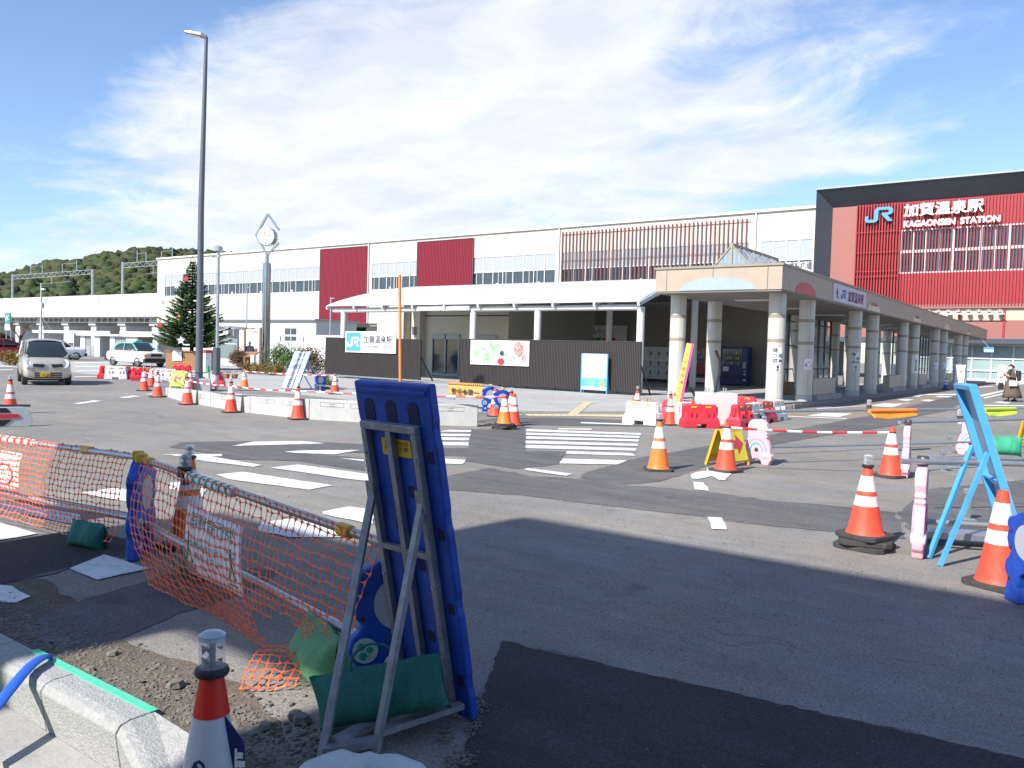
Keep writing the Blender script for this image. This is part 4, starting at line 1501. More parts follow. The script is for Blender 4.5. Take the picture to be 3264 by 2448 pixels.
# glass gable skylight
kx0, kx1, ky0, ky1, kz0 = -10.85, -9.35, 26.3, 31.0, 4.49
kxm, kz1 = -10.12, 5.33
m_skyglass = mat('skylight_glass', (0.36, 0.46, 0.52), 0.06, var=0.05, spec=0.9, alpha=0.55)
fr = MB()
for y in [ky0 + (ky1 - ky0) * q / 5 for q in range(6)]:
    fr.bar((kx0, y, kz0), (kxm, y, kz1), 0.05, 0.05)
    fr.bar((kx1, y, kz0), (kxm, y, kz1), 0.05, 0.05)
fr.bar((kxm, ky0, kz1 + 0.02), (kxm, ky1, kz1 + 0.02), 0.07, 0.07)
fr.bar((kx0, ky0, kz0), (kx0, ky1, kz0), 0.08, 0.08)
fr.bar((kx1, ky0, kz0), (kx1, ky1, kz0), 0.08, 0.08)
fr.bar((kx0, ky0, kz0), (kx1, ky0, kz0), 0.08, 0.08)
fr.bar((kxm, ky0, kz0), (kxm, ky0, kz1), 0.06, 0.06)
sk = fr.mk('skylight_frame', mat('bronze_frame', (0.34, 0.30, 0.20), 0.4, 0.3), wk)
for q in range(5):
    y0, y1 = ky0 + (ky1 - ky0) * q / 5 + 0.03, ky0 + (ky1 - ky0) * (q + 1) / 5 - 0.03
    for xe in (kx0, kx1):
        MB().add([(xe, y0, kz0), (xe, y1, kz0), (kxm, y1, kz1), (kxm, y0, kz1)], [(0, 1, 2, 3)]).mk('skylight_pane', m_skyglass, sk)
MB().add([(kx0, ky0 + 0.01, kz0), (kxm, ky0 + 0.01, kz0), (kxm, ky0 + 0.01, kz1)], [(0, 1, 2)]).mk('skylight_pane', m_skyglass, sk)
MB().add([(kxm, ky0 + 0.01, kz0), (kx1, ky0 + 0.01, kz0), (kxm, ky0 + 0.01, kz1)], [(0, 1, 2)]).mk('skylight_pane', m_skyglass, sk)
# things standing under and beside the walkway
sgb = MB().bx(-7.6, -6.9, 74.0, 74.15, 2.55, 2.95).mk('blue_hanging_sign', m_jr, None)
tag(sgb, 'small blue sign box hanging at the far end of the walkway', 'sign')
MB().bx(-7.58, -6.92, 73.985, 73.999, 2.57, 2.75).mk('pale_strip', m_signw, sgb)
MB().cyl((-7.25, 74.08, 2.95), (-7.85, 74.08, 3.6), 0.04, n=6).mk('bracket', m_steel, sgb)


def astand(name, label, x, y, rz, wd, ht, txt, m_txt, back=True):
    t = thing(name, label, 'sign', (x, y, 0), rz)
    for s_ in (-1, 1):
        M_ = Matrix.Translation(V((0, s_ * 0.22, 0))) @ Matrix.Rotation(s_ * R(11), 4, 'X')
        MB(M_).bx(-wd / 2, wd / 2, -0.012, 0.012, 0.03, ht).mk('panel', m_signw, t)
        for q, ch in enumerate(txt):
            if s_ < 0:
                text(ch, ht * 0.16, M_ @ facing((0, -0.016, ht * 0.72 - q * ht * 0.17)), m_txt, t, bold=0.006)
    return t


astand('folding_sign', 'white folding sign with red vertical writing beside the walkway pillars', -7.1, 57.5, R(-15), 0.55, 1.55, '進入禁止', m_printr)
astand('folding_sign', 'far white folding sign with red vertical writing near the walkway end', -6.3, 74.5, R(-15), 0.6, 1.6, '進入禁止', m_printr)
astand('folding_sign', 'white folding sign with red writing standing between the middle walkway pillars', -8.9, 47.6, R(20), 0.5, 1.5, '一般車', m_printr)

# ------------------------------------------------------------------ black ribbed hoardings and what hangs on them
def hoarding(name, label, xa, xb, y, ht, posts):
    t = thing(name, label, 'fence', ((xa + xb) / 2, y, 0), 0, 'black ribbed hoardings before the station')
    h = (xb - xa) / 2
    n_ = int((xb - xa) / 0.075)
    p = (xb - xa) / n_
    b_ = MB()
    for i in range(n_):
        x = -h + i * p
        b_.prism([(x, 0), (x + p * 0.25, -0.03), (x + p * 0.6, -0.03), (x + p * 0.85, 0), (x + p, 0), (x + p, 0.012), (x, 0.012)], 0.12, ht, 'xy')
    b_.mk('ribbed_panel', m_black_f, t, kind='stuff', fix=False)
    MB().bx(-h, h, -0.034, 0.02, ht + 0.001, ht + 0.03).mk('top_trim', m_black_f, t)
    for i in range(posts):
        x = -h + 0.03 + (2 * h - 0.1) * i / (posts - 1)
        MB().bx(x, x + 0.06, 0.02, 0.09, 0, ht).mk('post', m_black_f, t)
        MB().bar((x + 0.03, 0.09, 1.2), (x + 0.03, 1.0, 0.02), 0.05, 0.05).mk('stay', m_black_f, t)
    return t


HY = 28.6
f1 = (PY(*C2(910, 1300), HY).x, PY(*C2(1727, 1300), HY).x)
f2 = (PY(*C3(450, 1200), HY).x, PY(*C3(2004, 1200), HY).x)
hoarding('black_hoarding', 'black ribbed hoarding carrying the station name board', f1[0], f1[1], HY, 2.02, 5)
hoarding('black_hoarding', 'longer black ribbed hoarding carrying the white mural panel', f2[0], f2[1], HY, 2.08, 7)
a, c = PY(*C2(1087, 1095), HY - 0.08), PY(*C2(1515, 1287), HY - 0.08)
nb = MB().bx(a.x, c.x, HY - 0.10, HY - 0.045, c.z, a.z).mk('station_name_board', m_signw, None)
tag(nb, 'white station name board with blue logo square on the black hoarding', 'sign')
bw = c.x - a.x
MB().bx(a.x + 0.06, a.x + bw * 0.315, HY - 0.108, HY - 0.102, c.z + 0.06, a.z - 0.06).mk('blue_square', m_jr, nb)
zc0 = (a.z + c.z) / 2
jr_logo(facing((a.x + bw * 0.035, HY - 0.112, zc0 - 0.24)), bw * 0.25, 0.48, 0.004, m_printw, nb)
text('加賀温泉駅', 0.40, facing((a.x + bw * 0.65, HY - 0.106, zc0 + 0.13)), m_print, nb, bold=0.008, width=bw * 0.56)
text('KAGAONSEN  STATION', 0.17, facing((a.x + bw * 0.65, HY - 0.106, zc0 - 0.22)), m_print, nb, bold=0.004, width=bw * 0.56)
a, c = PY(*C3(543, 1035), HY - 0.08), PY(*C3(1040, 1262), HY - 0.08)
mu = MB().bx(a.x, c.x, HY - 0.09, HY - 0.045, c.z, a.z).mk('mural_panel', m_signw, None)
tag(mu, 'white mural panel with painted greenery and round pictures on the black hoarding', 'poster')
mw, mh = c.x - a.x, a.z - c.z


def blob(cx_, cz_, rx, rz_, y, m, par, nm, n_=26, wob=0.0):
    pts = []
    for q in range(n_):
        t = 2 * math.pi * q / n_
        k_ = 1 + wob * math.sin(3 * t + cx_ * 9) + wob * random.uniform(-1, 1)
        pts.append((cx_ + rx * k_ * math.cos(t), cz_ + rz_ * k_ * math.sin(t)))
    return MB().prism(pts, y - 0.003, y, 'xz').mk(nm, m, par)


m_leafp = leafmat('painted_leaves', [(0.78, 0.80, 0.77), (0.76, 0.80, 0.74), (0.40, 0.58, 0.36), (0.20, 0.42, 0.22), (0.6, 0.7, 0.55)], 3.2)
blob(a.x + mw * 0.345, c.z + mh * 0.48, mw * 0.30, mh * 0.44, HY - 0.092, m_leafp, mu, 'painted_greenery')
xx, zz_ = a.x + mw * 0.535, c.z + mh * 0.42
blob(xx + .01, zz_ - mh * 0.27, 0.20, 0.15, HY - 0.096, m_printr, mu, 'painted_coat')
blob(xx - 0.03, zz_ + 0.0, 0.115, 0.16, HY - 0.099, mat('painted_skin', (0.72, 0.52, 0.42), 0.6, var=0.05), mu, 'painted_face')
blob(xx + 0.05, zz_ + 0.07, 0.115, 0.115, HY - 0.102, mat('painted_hair', (0.03, 0.05, 0.10), 0.6, var=0.2), mu, 'painted_hair', wob=0.08)
m_pic = leafmat('painted_scene', [(0.7, 0.66, 0.6), (0.5, 0.3, 0.26), (0.25, 0.12, 0.12), (0.75, 0.72, 0.68)], 6)
m_pic2 = leafmat('painted_scene_green', [(0.55, 0.55, 0.5), (0.18, 0.25, 0.18), (0.6, 0.6, 0.56), (0.25, 0.3, 0.22)], 8)
blob(a.x + mw * 0.83, c.z + mh * 0.66, 0.27, 0.33, HY - 0.094, m_pic, mu, 'round_picture')
blob(a.x + mw * 0.73, c.z + mh * 0.26, 0.17, 0.2, HY - 0.094, m_pic2, mu, 'round_picture')
blob(a.x + mw * 0.92, c.z + mh * 0.32, 0.14, 0.14, HY - 0.094, m_pic, mu, 'round_picture')
a, c = PY(*C3(1495, 1150), HY - 0.25), PY(*C3(1714, 1475), HY - 0.25)
ib_ = thing('stamp_rally_board', 'pale blue information board on legs before the black hoarding', 'sign', ((a.x + c.x) / 2, HY - 0.25, 0))
w2 = (c.x - a.x) / 2
m_pale = mat('pale_blue_print', (0.40, 0.58, 0.68), 0.5, var=0.05, scale=2)
m_cyan = mat('cyan_print', (0.06, 0.45, 0.66), 0.5, var=0.03)
zb0, zb1 = 0.14, a.z
for x in (-w2, w2 - 0.05):
    MB().bx(x, x + 0.05, -0.02, 0.03, 0, zb1).mk('leg', m_bluel, ib_)
    MB().bar((x + 0.025, 0, 1.0), (x + 0.025, 0.22, 0.02), 0.03, 0.03).mk('stay', m_bluel, ib_)
bd = MB().bx(-w2 + 0.05, w2 - 0.05, -0.015, 0.015, zb0, zb1).mk('board', m_pale, ib_)
MB().bx(-w2 + 0.05, w2 - 0.05, -0.02, -0.016, 0.27, 0.62).mk('blue_field', m_cyan, bd)
MB().bx(-w2 + 0.05, w2 - 0.05, -0.02, -0.016, 0.16, 0.26).mk('white_strip', m_signw, bd)
MB().bx(-w2 + 0.05, w2 - 0.05, -0.021, -0.016, 0.625, 0.635).mk('white_rule', m_signw, bd)
text('スタンプラリーチェックポイント', 0.08, facing((0, -0.024, 0.575)), m_printw, bd, width=1.0)
text('まちなか\nスタンプラリー', 0.075, facing((-0.12, -0.024, 0.46)), m_printw, bd, width=0.62)
text('加賀\nスタンプラリー', 0.075, facing((-0.12, -0.024, 0.33)), m_printw, bd, width=0.62)
blob(w2 - 0.24, 0.40, 0.12, 0.12, -0.021, mat('orange_print', (0.75, 0.3, 0.12), 0.6, var=0), bd, 'orange_disc')
for x, z in ((-w2 + 0.12, 1.0), (w2 - 0.38, 1.02)):
    MB().bx(x, x + 0.28, -0.02, -0.016, z, z + 0.2).mk('white_box', m_signw, bd)

# ------------------------------------------------------------------ street lamp, clock, poles
lp = G(634, 1246)
lamp = thing('street_lamp', 'very tall dark grey street lamp on a white concrete block', 'lamp', (lp.x, lp.y, 0))
d = V((lp.x, lp.y, 0)).normalized()
MB(Matrix.Rotation(math.atan2(d.y, d.x), 4, 'Z')).bx(-0.35, 0.35, -0.36, 0.36, -0.01, 0.42).mk('footing', m_conc, lamp, bevel=0.02)
MB().tube([(0, 0, 0.42), (0, 0, 0.9), (0, 0, 6), (0.1, 0.05, 11.55)], [0.125, 0.12, 0.095, 0.055], 16).mk('pole', m_pole, lamp, smooth=True)
MB().lathe([(0.2, 0.42), (0.2, 0.45), (0.13, 0.47)], 16).mk('base_plate', m_pole, lamp)
ld = V((-0.81, -0.585, 0.0))
hp = V((0.1, 0.05, 11.55))
b = MB()
for k_, (w_, h_) in zip((0, .25, .5, .72), ((.12, .1), (.24, .12), (.24, .08), (.14, .04))):
    pass
side = V((-ld.y, ld.x, 0))
sec = []
for k_, w_, t_, dz in ((-0.02, .06, .06, .0), (0.14, .14, .06, .06), (0.45, .15, .05, .10), (0.70, .10, .02, .14)):
    c_ = hp + ld * k_ + V((0, 0, dz))
    sec.append([c_ - side * w_ - V((0, 0, t_)), c_ + side * w_ - V((0, 0, t_)), c_ + side * w_ * .8 + V((0, 0, t_)), c_ - side * w_ * .8 + V((0, 0, t_))])
vs_ = [p for s_ in sec for p in s_]
fs = [(0, 1, 2, 3), (15, 14, 13, 12)]
for i in range(3):
    for j in range(4):
        fs.append((i * 4 + j, i * 4 + (j + 1) % 4, i * 4 + 4 + (j + 1) % 4, i * 4 + 4 + j))
MB().add(vs_, fs).mk('lamp_head', mat('lamp_head_grey', (0.30, 0.31, 0.31), 0.4, 0.3), lamp, bevel=0.01)
lens_ = []
for k_, w_, dz in ((0.18, .10, -0.008), (0.60, .09, .065)):
    c_ = hp + ld * k_ + V((0, 0, dz))
    lens_ += [c_ - side * w_, c_ + side * w_]
MB().add(lens_, [(0, 1, 3, 2)]).mk('lamp_lens', mat('lamp_lens', (0.75, 0.76, 0.70), 0.2, var=0), lamp)
q = G(654, 1242)
q2 = q + V((0.25, 0.2, 0))
cp = thing('camera_pole', 'slim grey pole with camera close behind the tall street lamp', 'pole', (lp.x + 0.32, lp.y + 0.45, 0))
MB().cyl((0, 0, 0), (0, 0, 4.75), 0.055, 0.05, 12).mk('pole', m_steel, cp, smooth=True)
MB().box((0, -0.02, 1.0), (0.22, 0.16, 0.9)).mk('switch_box', m_pole, cp, bevel=0.01)
MB().lathe([(0.06, 4.6), (0.13, 4.65), (0.13, 4.8), (0.06, 4.82)], 12).mk('camera_dome', m_steel, cp)
MB().bx(-0.3, 0.1, -0.03, 0.03, 4.45, 4.52).mk('bracket', m_steel, cp)

ck = G(846, 1178)
clk = thing('clock_tower', 'polished steel clock column with round clock in a diamond frame', 'clock', (ck.x, ck.y, 0))
MB().tube([(0, 0, 0), (0, 0, 6.75)], [0.27, 0.255], 28).mk('column', m_chrome, clk, smooth=True)
MB().cyl((0, 0, 6.75), (0, 0, 7.3), 0.11, n=14).mk('neck', m_chrome, clk, smooth=True)
fa = Matrix.Rotation(R(28), 4, 'Z')           # clock face turned a little from the station line
b = MB(Matrix.Translation(V((0, 0, 8.5))) @ fa)
dz_, dx_ = 1.34, 0.76
for pq in (((0, -dz_ + .1), (dx_, -.45)), ((0, -dz_ + .1), (-dx_, .0)), ((-dx_, 0), (0, dz_)), ((0, dz_), (dx_ * 1.0, .35))):
    b.bar((pq[0][0], 0, pq[0][1]), (pq[1][0], 0, pq[1][1]), 0.13, 0.12)
b.mk('diamond_frame', m_chrome, clk)
Mk = Matrix.Translation(V((0, 0, 8.42))) @ fa @ Matrix.Diagonal((.93, .93, .93, 1))
b = MB(Mk @ RX).lathe([(0.60, -0.26), (0.63, -0.24), (0.63, 0.24), (0.60, 0.26)], 36)
dr_ = b.mk('drum', m_chrome, clk, smooth=True)
MB(Mk @ RX).lathe([(0.0, 0.262), (0.585, 0.262), (0.585, 0.268), (0, 0.268)], 36).mk('dial', m_signw, dr_)
for hh in range(12):
    t = R(90 - 30 * hh)
    c_ = (0.46 * math.cos(t), 0.46 * math.sin(t))
    if hh % 3 == 0:
        if hh in (0, 6, 9):
            text(str(12 if hh == 0 else hh), 0.26, Mk @ RX @ Matrix.Translation(V((c_[0], c_[1], 0.271))), m_print, dr_, bold=0.004, name='numeral')
    else:
        MB(Mk @ RX).lathe([(0, 0.270), (0.035, 0.270), (0.035, 0.274), (0, 0.274)], 8, (c_[0], c_[1], 0)).mk('hour_dot', m_print, dr_)
for ang, ln, wd in ((R(90 - 30 * 11.2), 0.30, 0.05), (R(90 - 6 * 13), 0.44, 0.035)):
    b = MB(Mk @ RX)
    b.bar((0, 0, 0.278), (ln * math.cos(ang), ln * math.sin(ang), 0.278), wd, 0.008)
    b.mk('clock_hand', m_print, dr_)

# slim poles in the background
for label, px_, yb, yt, Y, r_ in (('slim grey pole behind the clock column against the cream hall', 785, 1110, 900, 52, 0.07), ('slim grey pole with brackets left of the white canopy', 1052, 1090, 948, 46, 0.07)):
    p0, p1 = PY(px_, yb, Y), PY(px_ + 3, yt, Y)
    t = thing('slim_pole', label, 'pole', (p0.x, Y, 0))
    MB().cyl((0, 0, 0), (0, 0, p1.z), r_, r_ * 0.8, 10).mk('pole', m_steel, t, smooth=True)
    MB().bx(-0.05, 0.45, -0.04, 0.04, p1.z - 0.12, p1.z - 0.04).mk('bracket', m_steel, t)
    MB().bx(0.1, 0.35, -0.04, 0.04, p1.z - 0.55, p1.z - 0.47).mk('bracket', m_steel, t)
pu = PY(*C1(353, 980), 62)
t = thing('utility_pole', 'grey utility pole with lamps and transformer left of the fir tree', 'pole', (pu.x, 62, 0))
ptop = PY(*C1(353, 545), 62).z
MB().cyl((0, 0, 0), (0, 0, ptop), 0.16, 0.11, 12).mk('pole', m_conc, t, smooth=True)
MB().box((0.45, 0, ptop - 3.6), (0.5, 0.4, 0.8)).mk('transformer', m_grayp, t, bevel=0.03)
MB().bx(0, 1.6, -0.05, 0.05, ptop - 1.2, ptop - 1.1).mk('cross_arm', m_steel, t)
for i in range(3):
    MB().box((0.5 + i * 0.4, -0.1, ptop - 1.0), (0.3, 0.25, 0.22)).mk('floodlight', m_whitem, t, bevel=0.02)
b = MB()
for s_, e_ in (((0, 0, ptop - 5.2), (3.5, 0, 2.9)), ((0, 0, ptop - 5.4), (-4.4, 0, 3.2))):
    b.cyl(s_, e_, 0.02, n=5)
b.mk('stay_wire', m_steel, t)
op = V((-12.3, 13.2, 0))
op = PY(1279, 1220, 13.6)
po = MB().cyl((op.x, 13.6, 0), (PY(1272, 876, 13.6).x + 0.02, 13.6, PY(1276, 876, 13.6).z), 0.034, n=12).mk('orange_pole', mat('orange_pole_paint', (0.72, 0.24, 0.06), 0.5, var=0.12, scale=5), None, smooth=True)
tag(po, 'slim orange pole standing behind the big blue board', 'pole')

# ------------------------------------------------------------------ fir tree in a wooden planter
tp = V((-43.9, 28.2, 0))
tree = thing('christmas_tree', 'decorated fir tree in a wooden planter box', 'tree', tp)
MB().tube([(0, 0, 0.5), (0.02, 0, 3), (0, 0, 6.3)], [0.13, 0.08, 0.02], 10).mk('trunk', mat('bark', (0.09, 0.06, 0.04), 0.9, var=0.3, scale=12), tree)
m_fir = leafmat('fir_needles', [(0.04, 0.09, 0.03), (0.065, 0.14, 0.045), (0.09, 0.17, 0.05), (0.12, 0.19, 0.06)], 2.2)
fb, br = MB(), MB()
for lv in range(30):
    z = 1.35 + 4.95 * (lv / 29) ** 0.95
    f_ = (z - 1.35) / 4.95
    rad = max(0.0, 1 - f_) ** 1.0 * 2.1 + 0.10
    nb_ = int(10 - 4 * f_)
    for k_ in range(nb_):
        a_ = 2.4 * lv + 2 * math.pi * k_ / nb_ + random.uniform(-.25, .25)
        ln = rad * random.uniform(0.72, 1.12)
        dr = V((math.cos(a_), math.sin(a_), 0))
        e = V((0, 0, z)) + dr * ln + V((0, 0, 0.06 + 0.18 * ln - 0.03))
        s_ = V((0, 0, z - 0.04))
        br.tube([s_, s_.lerp(e, 0.5) - V((0, 0, 0.06 * ln)), e], [0.022, 0.016, 0.006], 5)
        nn_ = int(18 + 62 * ln)
        sd_ = V((-dr.y, dr.x, 0))
        for q in range(nn_):
            t_ = random.uniform(0.22, 1.04)
            p = s_.lerp(e, t_) - V((0, 0, 0.06 * ln * math.sin(math.pi * min(1, t_))))
            sg_ = random.choice((-1, 1))
            wv = 0.34 * (1.1 - t_) * ln ** 0.5 + 0.07
            tip = p + sd_ * sg_ * wv * random.uniform(0.5, 1.1) + dr * wv * 0.7 + V((0, 0, random.uniform(-.07, .06)))
            w_ = random.uniform(0.03, 0.06)
            o_ = dr * w_
            h_ = V((0, 0, w_ * random.uniform(-.6, 0.9)))
            fb.add([p - o_, p + o_ + h_, tip + o_ * 0.3, tip - o_ * 0.3 + h_], [(0, 1, 2, 3)])
br.mk('branches', MATS['bark'], tree, fix=False)
fb.mk('crown', m_fir, tree, fix=False)
for q in range(5):
    a_ = q * 1.26
    b = MB().tube([(0.0, 0, 6.75), (0.22 * math.cos(a_), 0.22 * math.sin(a_), 6.35), (0.42 * math.cos(a_), 0.42 * math.sin(a_), 5.6)], 0.012, 5)
    b.mk('light_string', m_steel, tree)


def star(R_, r_):
    return [((R_ if q % 2 == 0 else r_) * math.cos(R(90 + 36 * q)), (R_ if q % 2 == 0 else r_) * math.sin(R(90 + 36 * q))) for q in range(10)]


for (x, y, z, R_, mm) in ((0.3, -0.6, 5.3, .22, m_printr), (-0.1, -0.95, 4.9, .2, m_whitem), (-1.9, -0.9, 2.6, .24, m_printr), (-0.7, -1.9, 1.4, .24, m_whitem), (1.6, -1.7, 1.7, .26, m_whitem), (-1.6, -1.4, 3.4, .16, m_whitem), (0.1, -1.6, 2.2, .09, m_orange2), (0.9, -1.4, 3.1, .1, m_orange2), (-0.9, -1.3, 3.9, .09, m_printr)):
    MB(facing((x, y, z), R(35))).prism(star(R_, R_ * .45), 0, 0.03, 'xy').mk('ornament', mm, tree)
MB().lathe([(0.0, 6.85), (0.12, 6.95), (0.0, 7.1)], 8).mk('tree_topper', m_chrome, tree)
pbx = thing('planter_box', 'brown wooden planter box holding the fir tree', 'planter', tp, R(25))
for i in range(6):
    z = 0.02 + i * 0.17
    for s_ in (-1, 1):
        MB().bx(-1.02, 1.02, s_ * 1.0 - 0.03, s_ * 1.0 + 0.03, z, z + 0.16).mk('plank', m_wood, pbx)
        MB().bx(s_ * 1.0 - 0.025, s_ * 1.0 + 0.025, -0.96, 0.96, z, z + 0.16).mk('plank', m_wood, pbx)
for s_ in (-1, 1):
    MB().bx(-1.1, 1.1, s_ * 1.02 - 0.08, s_ * 1.02 + 0.08, 1.045, 1.1).mk('rim_board', m_wood, pbx)
    MB().bx(s_ * 1.02 - 0.08, s_ * 1.02 + 0.08, -0.93, 0.93, 1.045, 1.1).mk('rim_board', m_wood, pbx)
MB().bx(-0.95, 0.95, -0.95, 0.95, 0.5, 0.9).mk('soil', m_dirt, pbx)
nt_ = MB().bx(-0.55, 0.05, -1.09, -1.06, 0.5, 1.12).mk('notice', m_signw, pbx)
text('…', 0.3, facing((-0.25, -1.095, 0.95)), m_printg, nt_)

# ------------------------------------------------------------------ vehicles
def loft(secs, closed_ends=True):
    """secs: list of rings with the same number of points"""
    n_ = len(secs[0])
    b_ = MB()
    vs2 = [p for s_ in secs for p in s_]
    fs2 = []
    for i in range(len(secs) - 1):
        for j in range(n_):
            fs2.append((i * n_ + j, i * n_ + (j + 1) % n_, (i + 1) * n_ + (j + 1) % n_, (i + 1) * n_ + j))
    if closed_ends:
        fs2.append(tuple(range(n_))[::-1])
        fs2.append(tuple((len(secs) - 1) * n_ + j for j in range(n_)))
    return b_.add(vs2, fs2)


def ring(x, w_, z0, z1, tw, bz):
    """body section at station x: half width w_, sill z0, shoulder z1, top half width tw, waist bulge height bz"""
    return [(x, -w_ * .93, z0), (x, -w_, z0 + .12), (x, -w_, bz), (x, -tw, z1), (x, -tw * .5, z1 + .02), (x, tw * .5, z1 + .02), (x, tw, z1), (x, w_, bz), (x, w_, z0 + .12), (x, w_ * .93, z0)]


def wheel(t, x, y, r_):
    s_ = 1 if y > 0 else -1
    M_ = Matrix.Translation(V((x, y, r_))) @ Matrix.Rotation(R(-90) * s_, 4, 'X')
    wz = MB(M_).lathe([(0.0, -0.085), (r_ * .93, -0.085), (r_, -0.06), (r_, 0.06), (r_ * .93, 0.085), (r_ * .62, 0.085), (r_ * .60, 0.05), (0, 0.05)], 22).mk('wheel', m_rubber, t, smooth=True)
    MB(M_).lathe([(0.0, 0.06), (r_ * .2, 0.075), (r_ * .5, 0.06), (r_ * .6, 0.07)], 22).mk('rim', m_chrome, wz, smooth=True)


def subsurf(o, lv=2):
    md = o.modifiers.new('smooth', 'SUBSURF')
    md.levels = md.render_levels = lv
    for p in o.data.polygons:
        p.use_smooth = True
    return o


# small silver-beige one-box car coming towards the camera
m_champ = mat('champagne_paint', (0.53, 0.48, 0.41), 0.3, 0.4, var=0.02, coat=0.6)
m_cglass = mat('car_glass', (0.02, 0.028, 0.03), 0.05, var=0.1, spec=0.9)
m_lampg = mat('headlamp', (0.62, 0.62, 0.60), 0.12, 0.3, var=0.15, scale=14, coat=0.8)
m_blackp = mat('black_trim', (0.018, 0.018, 0.02), 0.5, var=0.1)
fwd = V((0.94, -0.345, 0)).normalized()
left_ = V((-fwd.y, fwd.x, 0))
fc = (G(70, 1226) + G(224, 1226)) / 2
car = thing('small_car', 'small champagne silver hatchback with yellow number plate driving towards the viewer', 'car', fc - fwd * 0.0, math.atan2(fwd.y, fwd.x))
W2 = 0.735
secs = [ring(-2.90, .60, .45, .95, .50, .70), ring(-2.80, .70, .32, 1.02, .62, .80), ring(-2.3, W2, .22, 1.04, .68, .86), ring(-1.2, W2, .20, 1.03, .69, .86), ring(-.35, W2, .20, 1.02, .68, .86),
        ring(0.10, W2, .20, .98, .66, .80), ring(.38, .72, .20, .90, .60, .72), ring(.56, .67, .21, .78, .53, .62), ring(.62, .60, .24, .70, .48, .55)]
bo = subsurf(loft(secs).mk('body', m_champ, car))
gh = [[(x, -a1, z0), (x, -a2, (z0 + z1) / 2 + .05), (x, -a3, z1 - .07), (x, -a3 * .75, z1), (x, a3 * .75, z1), (x, a3, z1 - .07), (x, a2, (z0 + z1) / 2 + .05), (x, a1, z0)] for x, a1, a2, a3, z0, z1 in
      ((-2.78, .64, .60, .52, .98, 1.30), (-2.55, .67, .63, .56, .98, 1.50), (-1.6, .69, .645, .585, .98, 1.57), (-.80, .69, .645, .58, .98, 1.565), (-.45, .69, .64, .57, .98, 1.50), (-.02, .67, .655, .60, .96, 1.24), (0.28, .64, .62, .55, .93, .98))]
cab = subsurf(loft(gh).mk('greenhouse', m_cglass, car))
rf = [[(x, -a3 - .015, z1 - .10), (x, -a3 * .75, z1 + .022), (x, a3 * .75, z1 + .022), (x, a3 + .015, z1 - .10)] for x, a3, z1 in ((-2.66, .50, 1.42), (-2.4, .55, 1.535), (-1.6, .575, 1.575), (-.85, .57, 1.575), (-.52, .555, 1.52))]
b = MB()
b.grid(lambda u, v: tuple(V(rf[min(3, int(u * 4 - 1e-9))][round(v * 3)]).lerp(V(rf[min(4, int(u * 4 - 1e-9) + 1)][round(v * 3)]), u * 4 - min(3, int(u * 4 - 1e-9)))), 12, 3)
subsurf(b.mk('roof', m_champ, car, solid=0.02), 1)
for s_ in (-1, 1):
    b = MB()
    b.bar((.22, s_ * .60, .95), (-.50, s_ * .535, 1.47), .05, .05)
    b.bar((-.48, s_ * .555, 1.475), (-2.5, s_ * .545, 1.485), .05, .06)
    b.bar((-1.25, s_ * .665, .98), (-1.22, s_ * .57, 1.48), .04, .10)
    b.bar((-2.35, s_ * .65, .98), (-2.45, s_ * .55, 1.46), .05, .16)
    b.mk('pillar', m_champ, car)
    b = MB(Matrix.Translation(V((.455, s_ * .515, .70))) @ Matrix.Rotation(R(-26) * s_, 4, 'Z') @ Matrix.Rotation(R(48), 4, 'Y') @ Matrix.Diagonal((1.25, 1.3 * s_, 1, 1)))
    b.prism([(-.15 , -.13), (.10, -.10), (.17, .02), (.12, .13), (-.06, .12), (-.16, .03)], -0.05, 0.075, 'xy')
    b.mk('headlight', m_lampg, car, bevel=0.015)
    mb2 = MB(Matrix.Translation(V((-.20, s_ * .79, 1.0)))).box((0, 0, 0), (.10, .19, .13)).mk('wing_mirror', m_champ, car, bevel=0.04, seg=3)
    MB(Matrix.Translation(V((.628, s_ * .26, .665)))).prism([(-.17 * s_, .055), (.17 * s_, .075), (.19 * s_, -.02), (-.12 * s_, -.06)], -0.02, 0.012, 'yz').mk('upper_grille', m_blackp, car)
    wheel(car, 0.0, s_ * .655, .275)
    wheel(car, -2.36, s_ * .655, .275)
    MB().bx(-.32, .32, s_ * .60, s_ * .70, .16, .56).mk('wheel_arch', m_blackp, car)
MB().bx(.55, .622, -.40, .42, .26, .46).mk('lower_grille', m_blackp, car, bevel=0.02)
for z in (.31, .37, .43):
    MB().bx(.58, .628, -.42, .42, z, z + .012).mk('grille_bar', m_champ, car)
np_ = MB().bx(.628, .64, -.24, .06, .30, .455).mk('number_plate', m_yellow, car)
text('4 25', 0.12, facing((.642, -.06, .355), R(90)), m_print, np_, bold=0.003)
text('わ', 0.05, facing((.642, -.205, .36), R(90)), m_print, np_)
b = MB()
for y in (-.33, .33):
    b.lathe([(0, 0), (.11, .03), (.12, .12), (.08, .22), (0, .26)], 12, (-.75, y, 1.02))
    b.bx(-.95, -.75, y - .2, y + .2, .75, 1.12)
b.mk('seat', m_blackp, car)
MB().bx(-1.8, .3, -.55, .55, .16, .26).mk('underbody', m_blackp, car)
MB().cyl((.26, -.1, .985), (.05, -.55, 1.07), .012, n=6).mk('wiper', m_blackp, car)

# white taxi with turquoise roof
m_taxi = mat('taxi_white', (0.74, 0.73, 0.68), 0.3, var=0.02, coat=0.5)
m_turq = mat('taxi_turquoise', (0.16, 0.52, 0.50), 0.35, var=0.02, coat=0.4)


